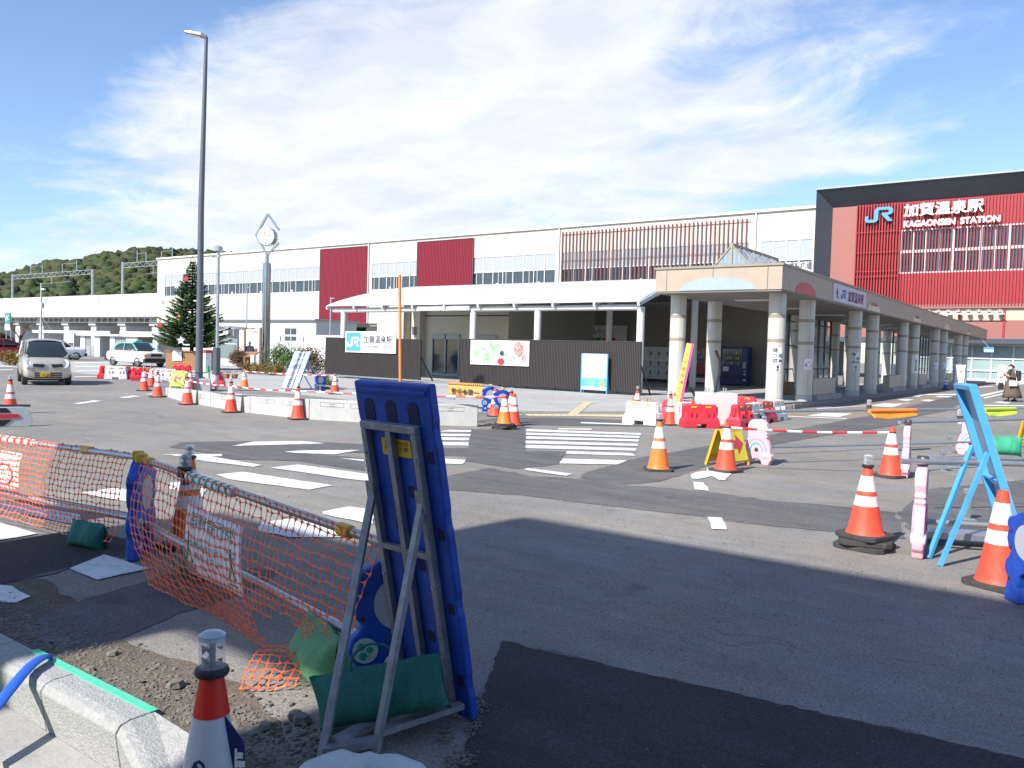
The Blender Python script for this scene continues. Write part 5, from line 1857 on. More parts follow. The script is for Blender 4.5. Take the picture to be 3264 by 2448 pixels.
def sedan(name, label, loc, rz, mp_, mr_, sign=False, group=None):
    t = thing(name, label, 'taxi' if sign else 'car', loc, rz, group)
    w2 = .83
    secs_ = [ring(-3.55, .72, .45, .92, .62, .72), ring(-3.45, .80, .30, .98, .70, .80), ring(-2.6, w2, .24, 1.0, .74, .82), ring(-1.2, w2, .22, .99, .75, .82), ring(0.0, w2, .22, .97, .74, .80), ring(.62, .80, .24, .93, .70, .76), ring(.72, .74, .30, .86, .64, .70)]
    subsurf(loft(secs_).mk('body', mp_, t))
    g_ = [[(x, -a1, .96), (x, -a2, 1.22), (x, -a3, z1 - .05), (x, -a3 * .8, z1), (x, a3 * .8, z1), (x, a3, z1 - .05), (x, a2, 1.22), (x, a1, .96)] for x, a1, a2, a3, z1 in
          ((-3.0, .70, .66, .55, 1.02), (-2.55, .72, .66, .60, 1.44), (-1.8, .73, .67, .61, 1.50), (-1.0, .73, .67, .61, 1.49), (-.75, .72, .67, .60, 1.42), (-.12, .70, .66, .58, 1.0))]
    subsurf(loft(g_).mk('greenhouse', m_cglass, t))
    b_ = MB()
    b_.bx(-2.45, -.92, -.585, .585, 1.455, 1.515)
    b_.mk('roof', mr_, t, bevel=0.03)
    for s_ in (-1, 1):
        b_ = MB()
        b_.bar((-.16, s_ * .70, 1.0), (-.86, s_ * .60, 1.47), .06, .06)
        b_.bar((-.86, s_ * .61, 1.47), (-2.5, s_ * .61, 1.47), .05, .06)
        b_.bar((-1.55, s_ * .725, .98), (-1.55, s_ * .63, 1.47), .05, .09)
        b_.mk('pillar', mr_, t)
        b_ = MB().add([(-2.46, s_ * .625, 1.48), (-2.3, s_ * .625, 1.46), (-2.75, s_ * .735, .99), (-3.02, s_ * .725, .99)], [(0, 1, 2, 3)])
        b_.mk('rear_pillar', mr_, t, solid=0.05)
        MB().box((.745, s_ * .52, .74), (.05, .30, .15)).mk('headlight', m_lampg, t, bevel=0.01)
        MB().box((.70, s_ * .72, .73), (.12, .10, .14)).mk('indicator', m_orange2, t, bevel=0.01)
        MB().box((-3.53, s_ * .6, .75), (.05, .25, .2)).mk('tail_light', m_printr, t, bevel=0.01)
        MB().box((-.28, s_ * .88, 1.0), (.08, .16, .1)).mk('wing_mirror', mp_, t, bevel=0.02)
        for x in (-1.0, -2.0):
            MB().box((x, s_ * .838, .84), (.14, .02, .035)).mk('door_handle', m_blackp, t)
        wheel(t, 0.0, s_ * .74, .31)
        wheel(t, -2.68, s_ * .74, .31)
        MB().bx(-.37, .37, s_ * .66, s_ * .79, .2, .66).mk('wheel_arch', m_blackp, t)
        MB().bx(-3.05, -2.31, s_ * .66, s_ * .79, .2, .66).mk('wheel_arch', m_blackp, t)
    MB().box((.74, 0, .74), (.06, .70, .15)).mk('grille', m_blackp, t, bevel=0.01)
    MB().box((.70, 0, .42), (.22, 1.6, .24)).mk('front_bumper', m_blackp, t, bevel=0.04)
    MB().box((-3.52, 0, .45), (.2, 1.6, .2)).mk('rear_bumper', m_blackp, t, bevel=0.04)
    if sign:
        MB().prism([(-.30, 1.515), (.30, 1.515), (.22, 1.64), (-.22, 1.64)], -1.28, -1.10, 'yz').mk('roof_sign', m_turq, t, bevel=0.02)
    return t


sedan('taxi', 'white taxi with turquoise roof and roof sign waiting beside the fir tree', (-47.7, 27.75, 0), R(2), m_taxi, m_turq, True)
m_carred = mat('car_red', (0.42, 0.02, 0.03), 0.3, var=0.02, coat=0.5)
sedan('parked_car', 'red car parked far left behind the hedge', tuple(G(60, 1150)), R(100), m_carred, m_carred, False, 'cars parked behind the hedge')
m_carw = mat('car_white', (0.70, 0.71, 0.72), 0.3, var=0.02, coat=0.5)
sedan('parked_car', 'white car parked behind the silver hatchback', tuple(G(232, 1147)), R(80), m_carw, m_carw, False, 'cars parked behind the hedge')

# ------------------------------------------------------------------ taxi shelter, boards and other street furniture at the back
SY = 40.0
s0, s1 = PY(256, 1140, SY).x, PY(500, 1150, SY).x
zt_ = PY(380, 1066, SY).z
sh_t = thing('taxi_shelter', 'white flat roofed shelter with glazed openings behind the taxi', 'shelter', ((s0 + s1) / 2, SY, 0))
hw = (s1 - s0) / 2
MB().bx(-hw - .3, hw + .4, -0.3, 2.2, zt_ - .18, zt_).mk('roof', m_white, sh_t, bevel=0.02)
for x0_, x1_ in ((0, .06), (.20, .27), (.41, .47), (.62, .76), (.95, 1.0)):
    MB().bx(-hw + 2 * hw * x0_, -hw + 2 * hw * x1_, 0, .15, 0, zt_ - .18).mk('wall_panel', m_white, sh_t)
for x0_, x1_ in ((.06, .20), (.47, .62)):
    xa_, xb_ = -hw + 2 * hw * x0_, -hw + 2 * hw * x1_
    f = MB()
    for x in (xa_, (xa_ + xb_) / 2, xb_ - .06):
        f.bx(x, x + .06, .03, .1, .05, zt_ - .2)
    f.bx(xa_, xb_, .03, .1, .9, .96)
    wd_ = f.mk('window', m_grayp, sh_t)
    MB().bx(xa_, xb_, .06, .07, .05, zt_ - .2).mk('pane', mat('screen_glass', (0.55, 0.6, 0.6), 0.05, alpha=0.22), wd_)
MB().bx(-hw, hw, 2.0, 2.1, 0, zt_ - .19).mk('rear_wall', m_conc, sh_t)
bl = MB().bx(-.9, .9, 0, .08, 1.2, 2.3).mk('notice_board', m_signw, None)
qb = PY(222, 1110, 45)
bl.location = (qb.x, 45, 0)
tag(bl, 'white notice board on posts behind the silver hatchback', 'sign')
for x in (-.8, .8):
    MB().bx(x - .04, x + .04, .02, .06, 0, 1.2).mk('leg', m_whitem, bl)
qa = G(775, 1186)
inf = thing('tourist_map_board', 'tall grey tourist information board with brown posts behind the clock column', 'sign', (PY(806, 1180, 34.5).x, 34.5, 0))
MB().bx(-.75, .75, -.04, .04, .75, 2.62).mk('panel', mat('board_grey', (0.52, 0.55, 0.52), 0.4, var=0.03), inf)
hd = MB().bx(-.75, .75, -.05, -.041, 2.22, 2.6).mk('header', mat('board_beige', (0.60, 0.54, 0.42), 0.5, var=0.03), inf)
text('ようこそ 加賀温泉郷へ', 0.16, facing((0.05, -.056, 2.41)), m_printg, hd, width=1.15)
for x in (-.85, .85):
    MB().bx(x - .09, x + .09, -.09, .09, 0, 2.72).mk('post', mat('board_brown', (0.15, 0.09, 0.06), 0.6), inf)
MB().bx(-.74, .74, -.02, .03, 0, .74).mk('base_panel', m_conc, inf)
for x, mm in ((-.35, m_printb), (.38, m_slat)):
    MB().bx(x - .15, x + .15, -.05, -.042, .9, 1.3).mk('picture', mm, inf)
bsx = PY(720, 1150, 36).x
bk = thing('glazed_shelter', 'grey glazed shelter with curved roof right of the fir tree', 'shelter', (bsx, 36, 0))
MB().bx(-1.3, 1.3, 0, .1, .12, 2.15).mk('glass_wall', mat('shelter_glass', (0.16, 0.20, 0.21), 0.08, var=0.1), bk)
for x in (-1.35, 1.3):
    MB().bx(x, x + .06, -.03, .13, 0, 2.6).mk('post', m_steel, bk)
MB().grid(lambda u, v: (-1.9 + 3.8 * u, -.9 + 1.8 * v, 2.62 + .22 * math.sin(math.pi * u)), 14, 1).mk('curved_roof', m_steel, bk, smooth=True, solid=.05)
MB().bx(-1.34, 1.34, -.05, .16, 0, .5).mk('base_wall', m_conc, bk)
MB().bx(-1.3, 1.3, -.02, -.005, 1.55, 1.6).mk('rail', m_whitem, bk)
pb = PY(654, 1150, 30)
ps = thing('post_box', 'red and white box on a stand beside the tall street lamp', 'post box', (PY(655, 1150, 27).x, 27, 0))
MB().bx(-.28, .28, -.2, .2, 0.0, 1.05).mk('cabinet', m_signw, ps, bevel=0.01)
MB().bx(-.40, .36, -.24, .24, 1.05, 1.2).mk('lid', m_printr, ps, bevel=0.02)
MB().bx(-.42, -.29, -.22, .22, .6, 1.05).mk('side_panel', m_printr, ps)
prm = thing('site_office', 'row of low white site cabins behind the clock column', 'building', (PY(850, 1090, 60).x, 60, 0))
MB().bx(-17, 8.5, 0, 6, 0, 4.4).mk('wall', mat('cabin_grey', (0.55, 0.56, 0.55), 0.6, var=0.04), prm)
MB().bx(-17.3, 8.8, -.4, 6.2, 4.4, 4.55).mk('roof', m_grayp, prm)
for x in (-15, -11.5, -7.4, -4.2, 3.2):
    f = MB()
    f.bx(x, x + 2.2, -.05, 0, 2.0, 3.6)
    wd_ = f.mk('window', m_whitem, prm)
    MB().bx(x + .1, x + 1.05, -.07, -.051, 2.1, 3.5).mk('pane', m_glass, wd_)
    MB().bx(x + 1.15, x + 2.1, -.07, -.051, 2.1, 3.5).mk('pane', m_glass, wd_)
for x in (-13, -6, 0, 6):
    MB().bx(x, x + 3.4, -.45, -.35, 0, 2.1).mk('screen_panel', m_white, prm)
wf = thing('white_site_fence', 'white site fence panel with small print left of the black hoarding', 'fence', (PY(965, 1150, 46).x, 46, 0))
for i in range(6):
    MB().bx(-4.6 + i * 1.55, -3.08 + i * 1.55, 0, .05, 0.05, 2.35 if i > 3 else 1.9).mk('panel', m_white, wf)
    MB().bx(-4.62 + i * 1.55, -4.58 + i * 1.55, -.03, .08, 0, 2.4).mk('post', m_steel, wf)
MB().bx(-4.8, 4.8, -.08, .12, 2.36, 2.5).mk('top_rail', m_white, wf)
# far left sign and bare tree
sp_ = PY(*C1(68, 850), 60)
psg = thing('parking_sign', 'green and white emblem sign board at the far left edge', 'sign', (sp_.x, 60, 0))
MB().bx(-.95, .95, -.06, .06, sp_.z - .9, sp_.z + .9).mk('panel', mat('sign_green', (0.03, 0.26, 0.20), 0.5, var=0.05), psg)
MB().bx(-.95, .95, -.07, -.061, sp_.z - 1.9, sp_.z - .9).mk('lower_panel', m_signw, psg)
for s_ in (-1, 1):
    pts = [(s_ * .28 + .42 * math.cos(t) * .8, -.09, sp_.z + s_ * .12 + .36 * math.sin(t)) for t in [R(40 * s_ + 28 * q) for q in range(11)]]
    MB().tube(pts, .07, 6).mk('swirl_emblem', m_printw, psg)
for x in (-.8, .8):
    MB().cyl((x, .1, 0), (x, .1, sp_.z + .9), .07, n=8).mk('post', m_steel, psg)
bt = PY(*C1(165, 1000), 50)
bare = thing('bare_tree', 'leafless dark tree in front of the green sign', 'tree', (bt.x, 50, 0))
tr, crn = MB(), MB()


def limb(b_, p, d_, ln, r_, lv):
    e = p + d_ * ln
    mid = p.lerp(e, .5) + V((random.uniform(-.06, .06), random.uniform(-.06, .06), 0)) * ln
    b_.tube([p, mid, e], [r_, r_ * .82, r_ * .62], 6 if lv < 2 else 4, cap=False)
    if lv >= 4:
        return
    for q in range(3):
        nd = (d_ + V((random.uniform(-.8, .8), random.uniform(-.8, .8), random.uniform(-.1, .55)))).normalized()
        limb(crn, p.lerp(e, random.uniform(.55, 1.0)), nd, ln * random.uniform(.55, .78), r_ * .58, lv + 1)


limb(tr, V((0, 0, 0)), V((.12, 0, 1)).normalized(), 2.0, .16, 0)
tr.mk('trunk', MATS['bark'], bare)
crn.mk('crown', MATS['bark'], bare, fix=False)


def shrub(name, label, x, y, rx, ry, h, cols, nleaf, ls=.05, group=None, red=0):
    t = thing(name, label, 'shrub', (x, y, 0), 0, group)
    m_ = leafmat(name + '_leaf%d' % len(MATS) + str(int(x * 100)), cols, 2.5)
    b_ = MB()
    cl = [(random.uniform(-.75, .75) * rx, random.uniform(-.6, .6) * ry, h * random.uniform(.3, .78), random.uniform(.22, .42)) for _ in range(int(14 + rx * 10))]
    for _ in range(nleaf):
        cx_, cy_, cz_, cr0 = random.choice(cl)
        dd = V((random.gauss(0, 1), random.gauss(0, 1), random.gauss(0, 1))).normalized()
        rr = cr0 * h * random.uniform(.75, 1.1)
        p = V((cx_ + dd.x * rr, cy_ + dd.y * rr, max(.03, cz_ + dd.z * rr * .95)))
        nrm = (dd + V((random.uniform(-.6, .6), random.uniform(-.6, .6), random.uniform(-.3, .8)))).normalized()
        a_ = nrm.orthogonal().normalized()
        c_ = nrm.cross(a_)
        s_ = ls * random.uniform(.6, 1.3)
        b_.add([p - a_ * s_, p + c_ * s_ * .5, p + a_ * s_, p - c_ * s_ * .5], [(0, 1, 2, 3)])
    b_.mk('foliage', m_, t, fix=False)
    b_ = MB()
    for q in range(7):
        e = V((random.uniform(-.6, .6) * rx, random.uniform(-.5, .5) * ry, h * .7))
        b_.tube([(e.x * .3, e.y * .3, 0), e], [.03, .012], 5)
    b_.mk('stem', MATS['bark'], t, fix=False)
    return t


GRN = [(0.02, 0.05, 0.012), (0.04, 0.09, 0.02), (0.07, 0.13, 0.03), (0.10, 0.14, 0.035)]
OCH = [(0.10, 0.07, 0.02), (0.17, 0.11, 0.025), (0.22, 0.16, 0.03)]
REDG = [(0.03, 0.06, 0.015), (0.07, 0.07, 0.02), (0.16, 0.035, 0.03), (0.05, 0.09, 0.02)]
for i, (px_, Yy, rx, h, cols, lb) in enumerate(((885, 31.5, 1.0, 1.7, GRN, 'dense green shrub right beside the clock column'), (940, 31.0, 1.1, 1.55, GRN, 'green shrub behind the leaning white sign'), (1000, 30.2, 1.0, 1.55, REDG, 'green and reddish shrub at the left end of the black hoarding'), (762, 35.5, .8, 1.5, REDG, 'reddish shrub between the glazed shelter and the map board'))):
    shrub('shrub', lb, PY(px_, 1180, Yy).x, Yy, rx, .7, h, cols, 2600, .055, 'shrubs before the station')
for i, (px_, Yy, rx) in enumerate(((800, 27.5, 1.1), (868, 27.2, 1.2))):
    shrub('low_shrub', ['left low ochre shrub at the foot of the clock column', 'right low ochre shrub at the foot of the clock column'][i], PY(px_, 1190, Yy).x, Yy, rx, .6, .62, OCH, 1700, .045, 'low ochre shrubs')
shrub('low_shrub', 'low brown hedge at the far left behind the silver hatchback', G(40, 1165).x, G(40, 1165).y, 2.2, .7, .9, OCH, 1700, .06)
shrub('weed_clump', 'thin green weeds behind the white concrete block', -8.3, 21.4, .9, .6, .5, GRN, 420, .045)
shrub('small_conifer', 'small dark green plant behind the leaning white sign', G(955, 1243).x + .3, G(955, 1243).y + 1.0, .35, .3, .5, GRN, 500, .05)
for i, px_ in enumerate((722, 748)):
    g_ = G(px_, 1207)
    o = MB().lathe([(.11, 0), (.16, .22), (.14, .22), (.13, .2), (0, .2)], 14, (g_.x, g_.y, 0)).mk('plant_pot', m_wood, None, smooth=True)
    tag(o, ['left small clay pot before the glazed shelter', 'right small clay pot before the glazed shelter'][i], 'pot', 'small clay pots')
lc = thing('lectern_sign', 'brown slanted lectern sign in front of the man in the cap', 'sign', (PY(790, 1185, 30.6).x, 30.6, 0), R(10))
MB().bx(-.12, .12, -.1, .1, 0, .95).mk('post', m_wood, lc)
MB(Matrix.Translation(V((0, 0, .95))) @ Matrix.Rotation(R(24), 4, 'X')).bx(-.6, .6, -.35, .35, 0, .05).mk('slanted_panel', m_wood, lc)
ws = MB().bx(-.14, .14, -.1, .1, 0, .95).mk('white_post_sign', m_signw, None, bevel=.01)
ws.location = (PY(807, 1190, 30.2).x, 30.2, 0)
tag(ws, 'short white post sign right of the brown lectern', 'sign')


# ------------------------------------------------------------------ people
def person(name, label, loc, rz, joints, skin_m, top_m, H_=1.0):
    """one skinned body; joints: list of (name, parent, (x,y,z), radius)"""
    t = thing(name, label, 'person', loc, rz)
    idx = {n_: i for i, (n_, _, _, _) in enumerate(joints)}
    me = bpy.data.meshes.new('body')
    me.from_pydata([V(j[2]) for j in joints], [(idx[j[1]], i) for i, j in enumerate(joints) if j[1]], [])
    o = bpy.data.objects.new('body', me)
    COL.objects.link(o)
    o.parent = t
    md = o.modifiers.new('skin', 'SKIN')
    sl = me.skin_vertices[0].data
    for i, j in enumerate(joints):
        sl[i].radius = (j[3], j[3] * (0.8 if j[0] in ('chest', 'pelvis', 'waist') else 1.0))
        sl[i].use_root = (i == 0)
    md.use_smooth_shade = True
    s_ = o.modifiers.new('sub', 'SUBSURF')
    s_.levels = s_.render_levels = 2
    me.materials.append(top_m)
    return t


m_skin = mat('skin', (0.58, 0.36, 0.26), 0.6, var=0.04)
m_hair = mat('black_hair', (0.012, 0.011, 0.012), 0.5, var=0.2, scale=20)
m_brown = mat('brown_wool', (0.115, 0.085, 0.06), 0.85, var=0.12, scale=12)
m_maroon = mat('maroon_sleeve', (0.20, 0.02, 0.035), 0.8, var=0.1)
m_vest = mat('grey_vest', (0.33, 0.35, 0.36), 0.8, var=0.1)
m_trous = mat('dark_trousers', (0.05, 0.055, 0.06), 0.85, var=0.1)


def head(t, c, faces, hair_m, mask=True, cap=None, bun=False):
    """c: head centre, faces: direction the person looks (local)"""
    f_ = V(faces).normalized()
    M_ = Matrix.Translation(V(c)) @ Matrix.Rotation(math.atan2(f_.y, f_.x), 4, 'Z')
    vs2, k_ = [], ICO_V
    for q_ in k_:
        x, y, z = q_.x * .095, q_.y * .075, q_.z * .115
        if z < -.03:
            y *= .8
            x = x * .85 + .012
        vs2.append((x, y, z))
    h = MB(M_).add(vs2, ICO_F).mk('head', m_skin, t, smooth=True)
    MB(M_).add([(.088, -.012, .0), (.088, .012, .0), (.115, 0, -.028), (.092, 0, .03)], [(0, 2, 3), (2, 1, 3), (0, 1, 2)]).mk('nose', m_skin, h)
    for s_ in (-1, 1):
        MB(M_ @ Matrix.Translation(V((.082, s_ * .032, .012)))).add([q_ * .012 for q_ in ICO_V], ICO_F).mk('eye', m_print, h)
        MB(M_ @ Matrix.Translation(V((-.005, s_ * .078, -.005)))).add([(q_.x * .02, q_.y * .01, q_.z * .032) for q_ in ICO_V], ICO_F).mk('ear', m_skin, h)
    MB(M_).add([(q_.x * .106 - .012, q_.y * .088, max(q_.z * .125 + .012, -.06 if q_.x < 0 else .045)) for q_ in ICO_V], ICO_F).mk('hair', hair_m, h, smooth=True)
    if bun:
        MB(M_ @ Matrix.Translation(V((-.11, 0, .01)))).add([q_ * .055 for q_ in ICO_V], ICO_F).mk('hair_bun', hair_m, h, smooth=True)
    if mask:
        MB(M_).add([(max(q_.x * .10 + .008, .02), q_.y * .074, min(-.012, q_.z * .07 - .04)) for q_ in ICO_V], ICO_F).mk('face_mask', m_signw, h, smooth=True)
    if cap:
        MB(M_).add([(q_.x * .11, q_.y * .092, max(.035, q_.z * .13 + .01)) for q_ in ICO_V], ICO_F).mk('cap', cap, h, smooth=True)
        MB(M_).prism([(.06, -.08), (.15, -.07), (.19, 0), (.15, .07), (.06, .08)], .035, .05, 'xy').mk('cap_peak', cap, h)
    return h


def hand(t, wrist, d_, skin_m):
    """palm, four fingers slightly curled and a thumb"""
    d_ = V(d_).normalized()
    s_ = d_.orthogonal().normalized()
    n_ = d_.cross(s_)
    w_ = V(wrist)
    b_ = MB()
    b_.tube([w_ - d_ * .02, w_ + d_ * .03, w_ + d_ * .085], [.024, .034, .03], 8)
    for q, ln in enumerate((.062, .074, .07, .055)):
        o_ = s_ * (-.027 + .018 * q)
        a_ = w_ + d_ * .08 + o_
        b_.tube([a_, a_ + d_ * ln * .55 + n_ * .008, a_ + d_ * ln * .85 + n_ * .03], [.010, .009, .007], 6)
    a_ = w_ + d_ * .03 - s_ * .028
    b_.tube([a_, a_ + (d_ - s_ * .8).normalized() * .035, a_ + (d_ - s_ * .3).normalized() * .06 + n_ * .01], [.012, .010, .008], 6)
    b_.mk('hand', skin_m, t, smooth=True)


# woman in a long brown dress walking left, looking at her phone
wg = G(3222, 1280)
wdir = V((-0.81, -0.585, 0))
wrz = math.atan2(wdir.y, wdir.x)
J = [('pelvis', None, (0, 0, .88), .15), ('waist', 'pelvis', (0.02, 0, 1.02), .125), ('chest', 'waist', (.03, 0, 1.22), .15), ('neckb', 'chest', (.02, 0, 1.36), .07), ('neck', 'neckb', (.04, 0, 1.42), .045),
     ('ls', 'chest', (.01, .16, 1.30), .062), ('le', 'ls', (-.01, .23, 1.06), .048), ('lw', 'le', (.20, .14, 1.10), .034),
     ('rs', 'chest', (.01, -.16, 1.30), .062), ('re', 'rs', (-.02, -.23, 1.05), .048), ('rw', 're', (.20, -.12, 1.12), .034),
     ('lh', 'pelvis', (0, .09, .80), .11), ('lk', 'lh', (.12, .09, .46), .065), ('la', 'lk', (.16, .09, .10), .04), ('lt', 'la', (.30, .09, .05), .035),
     ('rh', 'pelvis', (0, -.09, .80), .11), ('rk', 'rh', (-.02, -.09, .46), .065), ('ra', 'rk', (-.24, -.09, .14), .04), ('rt', 'ra', (-.14, -.09, .05), .035)]
wm = person('person', 'woman in a long brown dress with black backpack walking past the walkway', (wg.x, wg.y, 0), wrz, J, m_skin, m_brown)
head(wm, (.07, 0, 1.50), (1, 0, 0), m_hair, True, None, True)
prof = [(.40, .16), (.36, .35), (.28, .65), (.20, .92), (.155, 1.02)]
b = MB()
vs_, nn_ = [], 20
for r_, z in prof:
    for j in range(nn_):
        t_ = 2 * math.pi * j / nn_
        k_ = 1 + .07 * math.sin(5 * t_) * (r_ / .4)
        vs_.append((r_ * k_ * math.cos(t_) * 1.0 - .04 * (1 - z), r_ * k_ * math.sin(t_) * .72, z))
b.add(vs_, [(i * nn_ + j, i * nn_ + (j + 1) % nn_, (i + 1) * nn_ + (j + 1) % nn_, (i + 1) * nn_ + j) for i in range(len(prof) - 1) for j in range(nn_)])
b.mk('dress_skirt', m_brown, wm, smooth=True, solid=.01)
hand(wm, (.20, .14, 1.10), (1, -.4, .5), m_skin)
hand(wm, (.20, -.12, 1.12), (1, .4, .5), m_skin)
for x, y in ((.24, .09), (-.19, -.09)):
    MB().box((x, y, .045), (.24, .09, .09)).mk('shoe', m_dark, wm, bevel=.03)
bp_ = thing('backpack', 'black backpack on the back of the woman in brown', 'backpack', (wg.x, wg.y, 0), wrz)
MB().box((-.23, 0, 1.13), (.20, .32, .46)).mk('bag', m_dark, bp_, bevel=.07, seg=3)
for y in (-.1, .1):
    MB().tube([(-.14, y, 1.32), (.0, y, 1.43), (.17, y, 1.28), (.14, y, 1.0), (-.12, y, .95)], .018, 6).mk('strap', m_dark, bp_)
hb_ = thing('shoulder_bag', 'white shoulder bag hanging at the hip of the woman in brown', 'bag', (wg.x, wg.y, 0), wrz)
MB().box((.10, .27, .80), (.34, .09, .24)).mk('bag', m_signw, hb_, bevel=.03)
MB().tube([(-.05, .27, .90), (0, .2, 1.36), (.0, 0, 1.42), (.02, -.16, 1.36)], .011, 6).mk('strap', m_signw, hb_)
tb_ = thing('tote_bag', 'dark tote bag carried in front of the woman in brown', 'bag', (wg.x, wg.y, 0), wrz)
MB().box((.44, -.05, .66), (.22, .10, .30)).mk('bag', m_dark, tb_, bevel=.03)
MB().tube([(.37, -.05, .81), (.34, -.05, 1.0), (.30, -.06, 1.10), (.44, -.05, 1.0), (.51, -.05, .81)], .01, 6).mk('strap', m_dark, tb_)
ph_ = MB(Matrix.Translation(V((wg.x, wg.y, 0))) @ Matrix.Rotation(wrz, 4, 'Z')).box((.335, .0, 1.19), (.02, .08, .15)).mk('phone', m_printr, None, bevel=.005)
tag(ph_, 'red phone held by the woman in brown', 'phone')

# man with white cap and maroon sleeves behind the lectern
mg = V((PY(795, 1180, 32.2).x, 32.2, 0))
J = [('pelvis', None, (0, 0, .95), .15), ('waist', 'pelvis', (0, 0, 1.1), .14), ('chest', 'waist', (0, 0, 1.33), .17), ('neckb', 'chest', (0, 0, 1.48), .075), ('neck', 'neckb', (.02, 0, 1.55), .05),
     ('ls', 'chest', (0, .19, 1.42), .07), ('le', 'ls', (-.02, .26, 1.15), .052), ('lw', 'le', (.16, .22, 1.0), .038),
     ('rs', 'chest', (0, -.19, 1.42), .07), ('re', 'rs', (-.02, -.26, 1.15), .052), ('rw', 're', (.16, -.22, 1.0), .038),
     ('lh', 'pelvis', (0, .1, .88), .115), ('lk', 'lh', (.02, .11, .48), .075), ('la', 'lk', (0, .12, .09), .048), ('lt', 'la', (.14, .12, .05), .04),
     ('rh', 'pelvis', (0, -.1, .88), .115), ('rk', 'rh', (.03, -.11, .48), .075), ('ra', 'rk', (.0, -.12, .09), .048), ('rt', 'ra', (.14, -.12, .05), .04)]
mrz = math.atan2(-.5, .85)
mn = person('person', 'man in white cap, mask and grey vest with maroon sleeves behind the lectern', (mg.x, mg.y, 0), mrz, J, m_skin, m_maroon)
head(mn, (.04, 0, 1.64), (1, .2, 0), m_hair, True, m_signw)
MB().lathe([(.20, .93), (.195, 1.1), (.205, 1.3), (.17, 1.46), (.10, 1.5)], 16, (.01, 0, 0)).mk('vest', m_vest, mn, smooth=True)
MB().lathe([(.19, .80), (.185, .94)], 16).mk('waistband', m_trous, mn, smooth=True)
for y in (-.11, .11):
    MB().tube([(0, y, .9), (.025, y * 1.05, .48), (0, y * 1.08, .08)], [.125, .092, .075], 12).mk('trouser_leg', m_trous, mn, smooth=True)
    MB().box((.06, y * 1.08, .045), (.27, .10, .09)).mk('shoe', m_dark, mn, bevel=.03)
hand(mn, (.16, .22, 1.0), (1, -.2, -.1), m_skin)
hand(mn, (.16, -.22, 1.0), (1, .2, -.1), m_skin)

# ------------------------------------------------------------------ traffic cones
def add_light(t, z, lens=True):
    l_ = MB().lathe([(.030, z), (.048, z + .005), (.050, z + .022), (.040, z + .028)], 18).mk('warning_light', m_dark, t, smooth=True)
    MB().lathe([(.036, z + .028), (.036, z + .105), (.030, z + .112), (0, z + .114)], 18).mk('lens', m_clear, l_, smooth=True)
    MB().lathe([(.008, z + .03), (.030, z + .05), (.008, z + .062), (.030, z + .085), (.010, z + .10)], 6).mk('reflector', m_chrome, l_)


def cone_proto(name, body_m, light=False, weight=0, h=.70):
    t = thing(name, '', 'traffic cone', (0, -30, 0), 0, 'traffic cones')
    zb = .045 + .045 * weight
    sq = lambda a_, c_: [(-a_, -a_ + c_), (-a_ + c_, -a_), (a_ - c_, -a_), (a_, -a_ + c_), (a_, a_ - c_), (a_ - c_, a_), (-a_ + c_, a_), (-a_, a_ - c_)]
    for k in range(weight):
        MB(Matrix.Rotation(R(14 + 20 * k), 4, 'Z')).prism(sq(.21, .05), .045 * k, .045 * k + .042, 'xy').mk('weight', m_rubber, t, bevel=.006)
    MB().prism(sq(.19, .045), zb - .045, zb - .006, 'xy').mk('base', m_rubber, t, bevel=.006)
    rr = lambda f: .148 + (.034 - .148) * f
    zz2 = lambda f: zb - .005 + (h - zb) * f
    MB().lathe([(.160, zb - .006), (rr(0), zb + .012)] + [(rr(f), zz2(f)) for f in (.05, .3, .6, .9, 1.0)] + [(rr(1) - .006, zz2(1)), (rr(1) - .006, zz2(1) - .05)], 28).mk('body', body_m, t, smooth=True)
    for f0, f1 in ((.42, .57), (.64, .87)):
        MB().lathe([(rr(f0) + .0025, zz2(f0)), (rr(f1) + .0025, zz2(f1))], 28).mk('white_band', m_refl, t, smooth=True)
    if light:
        add_light(t, zz2(1) - .006)
    return t


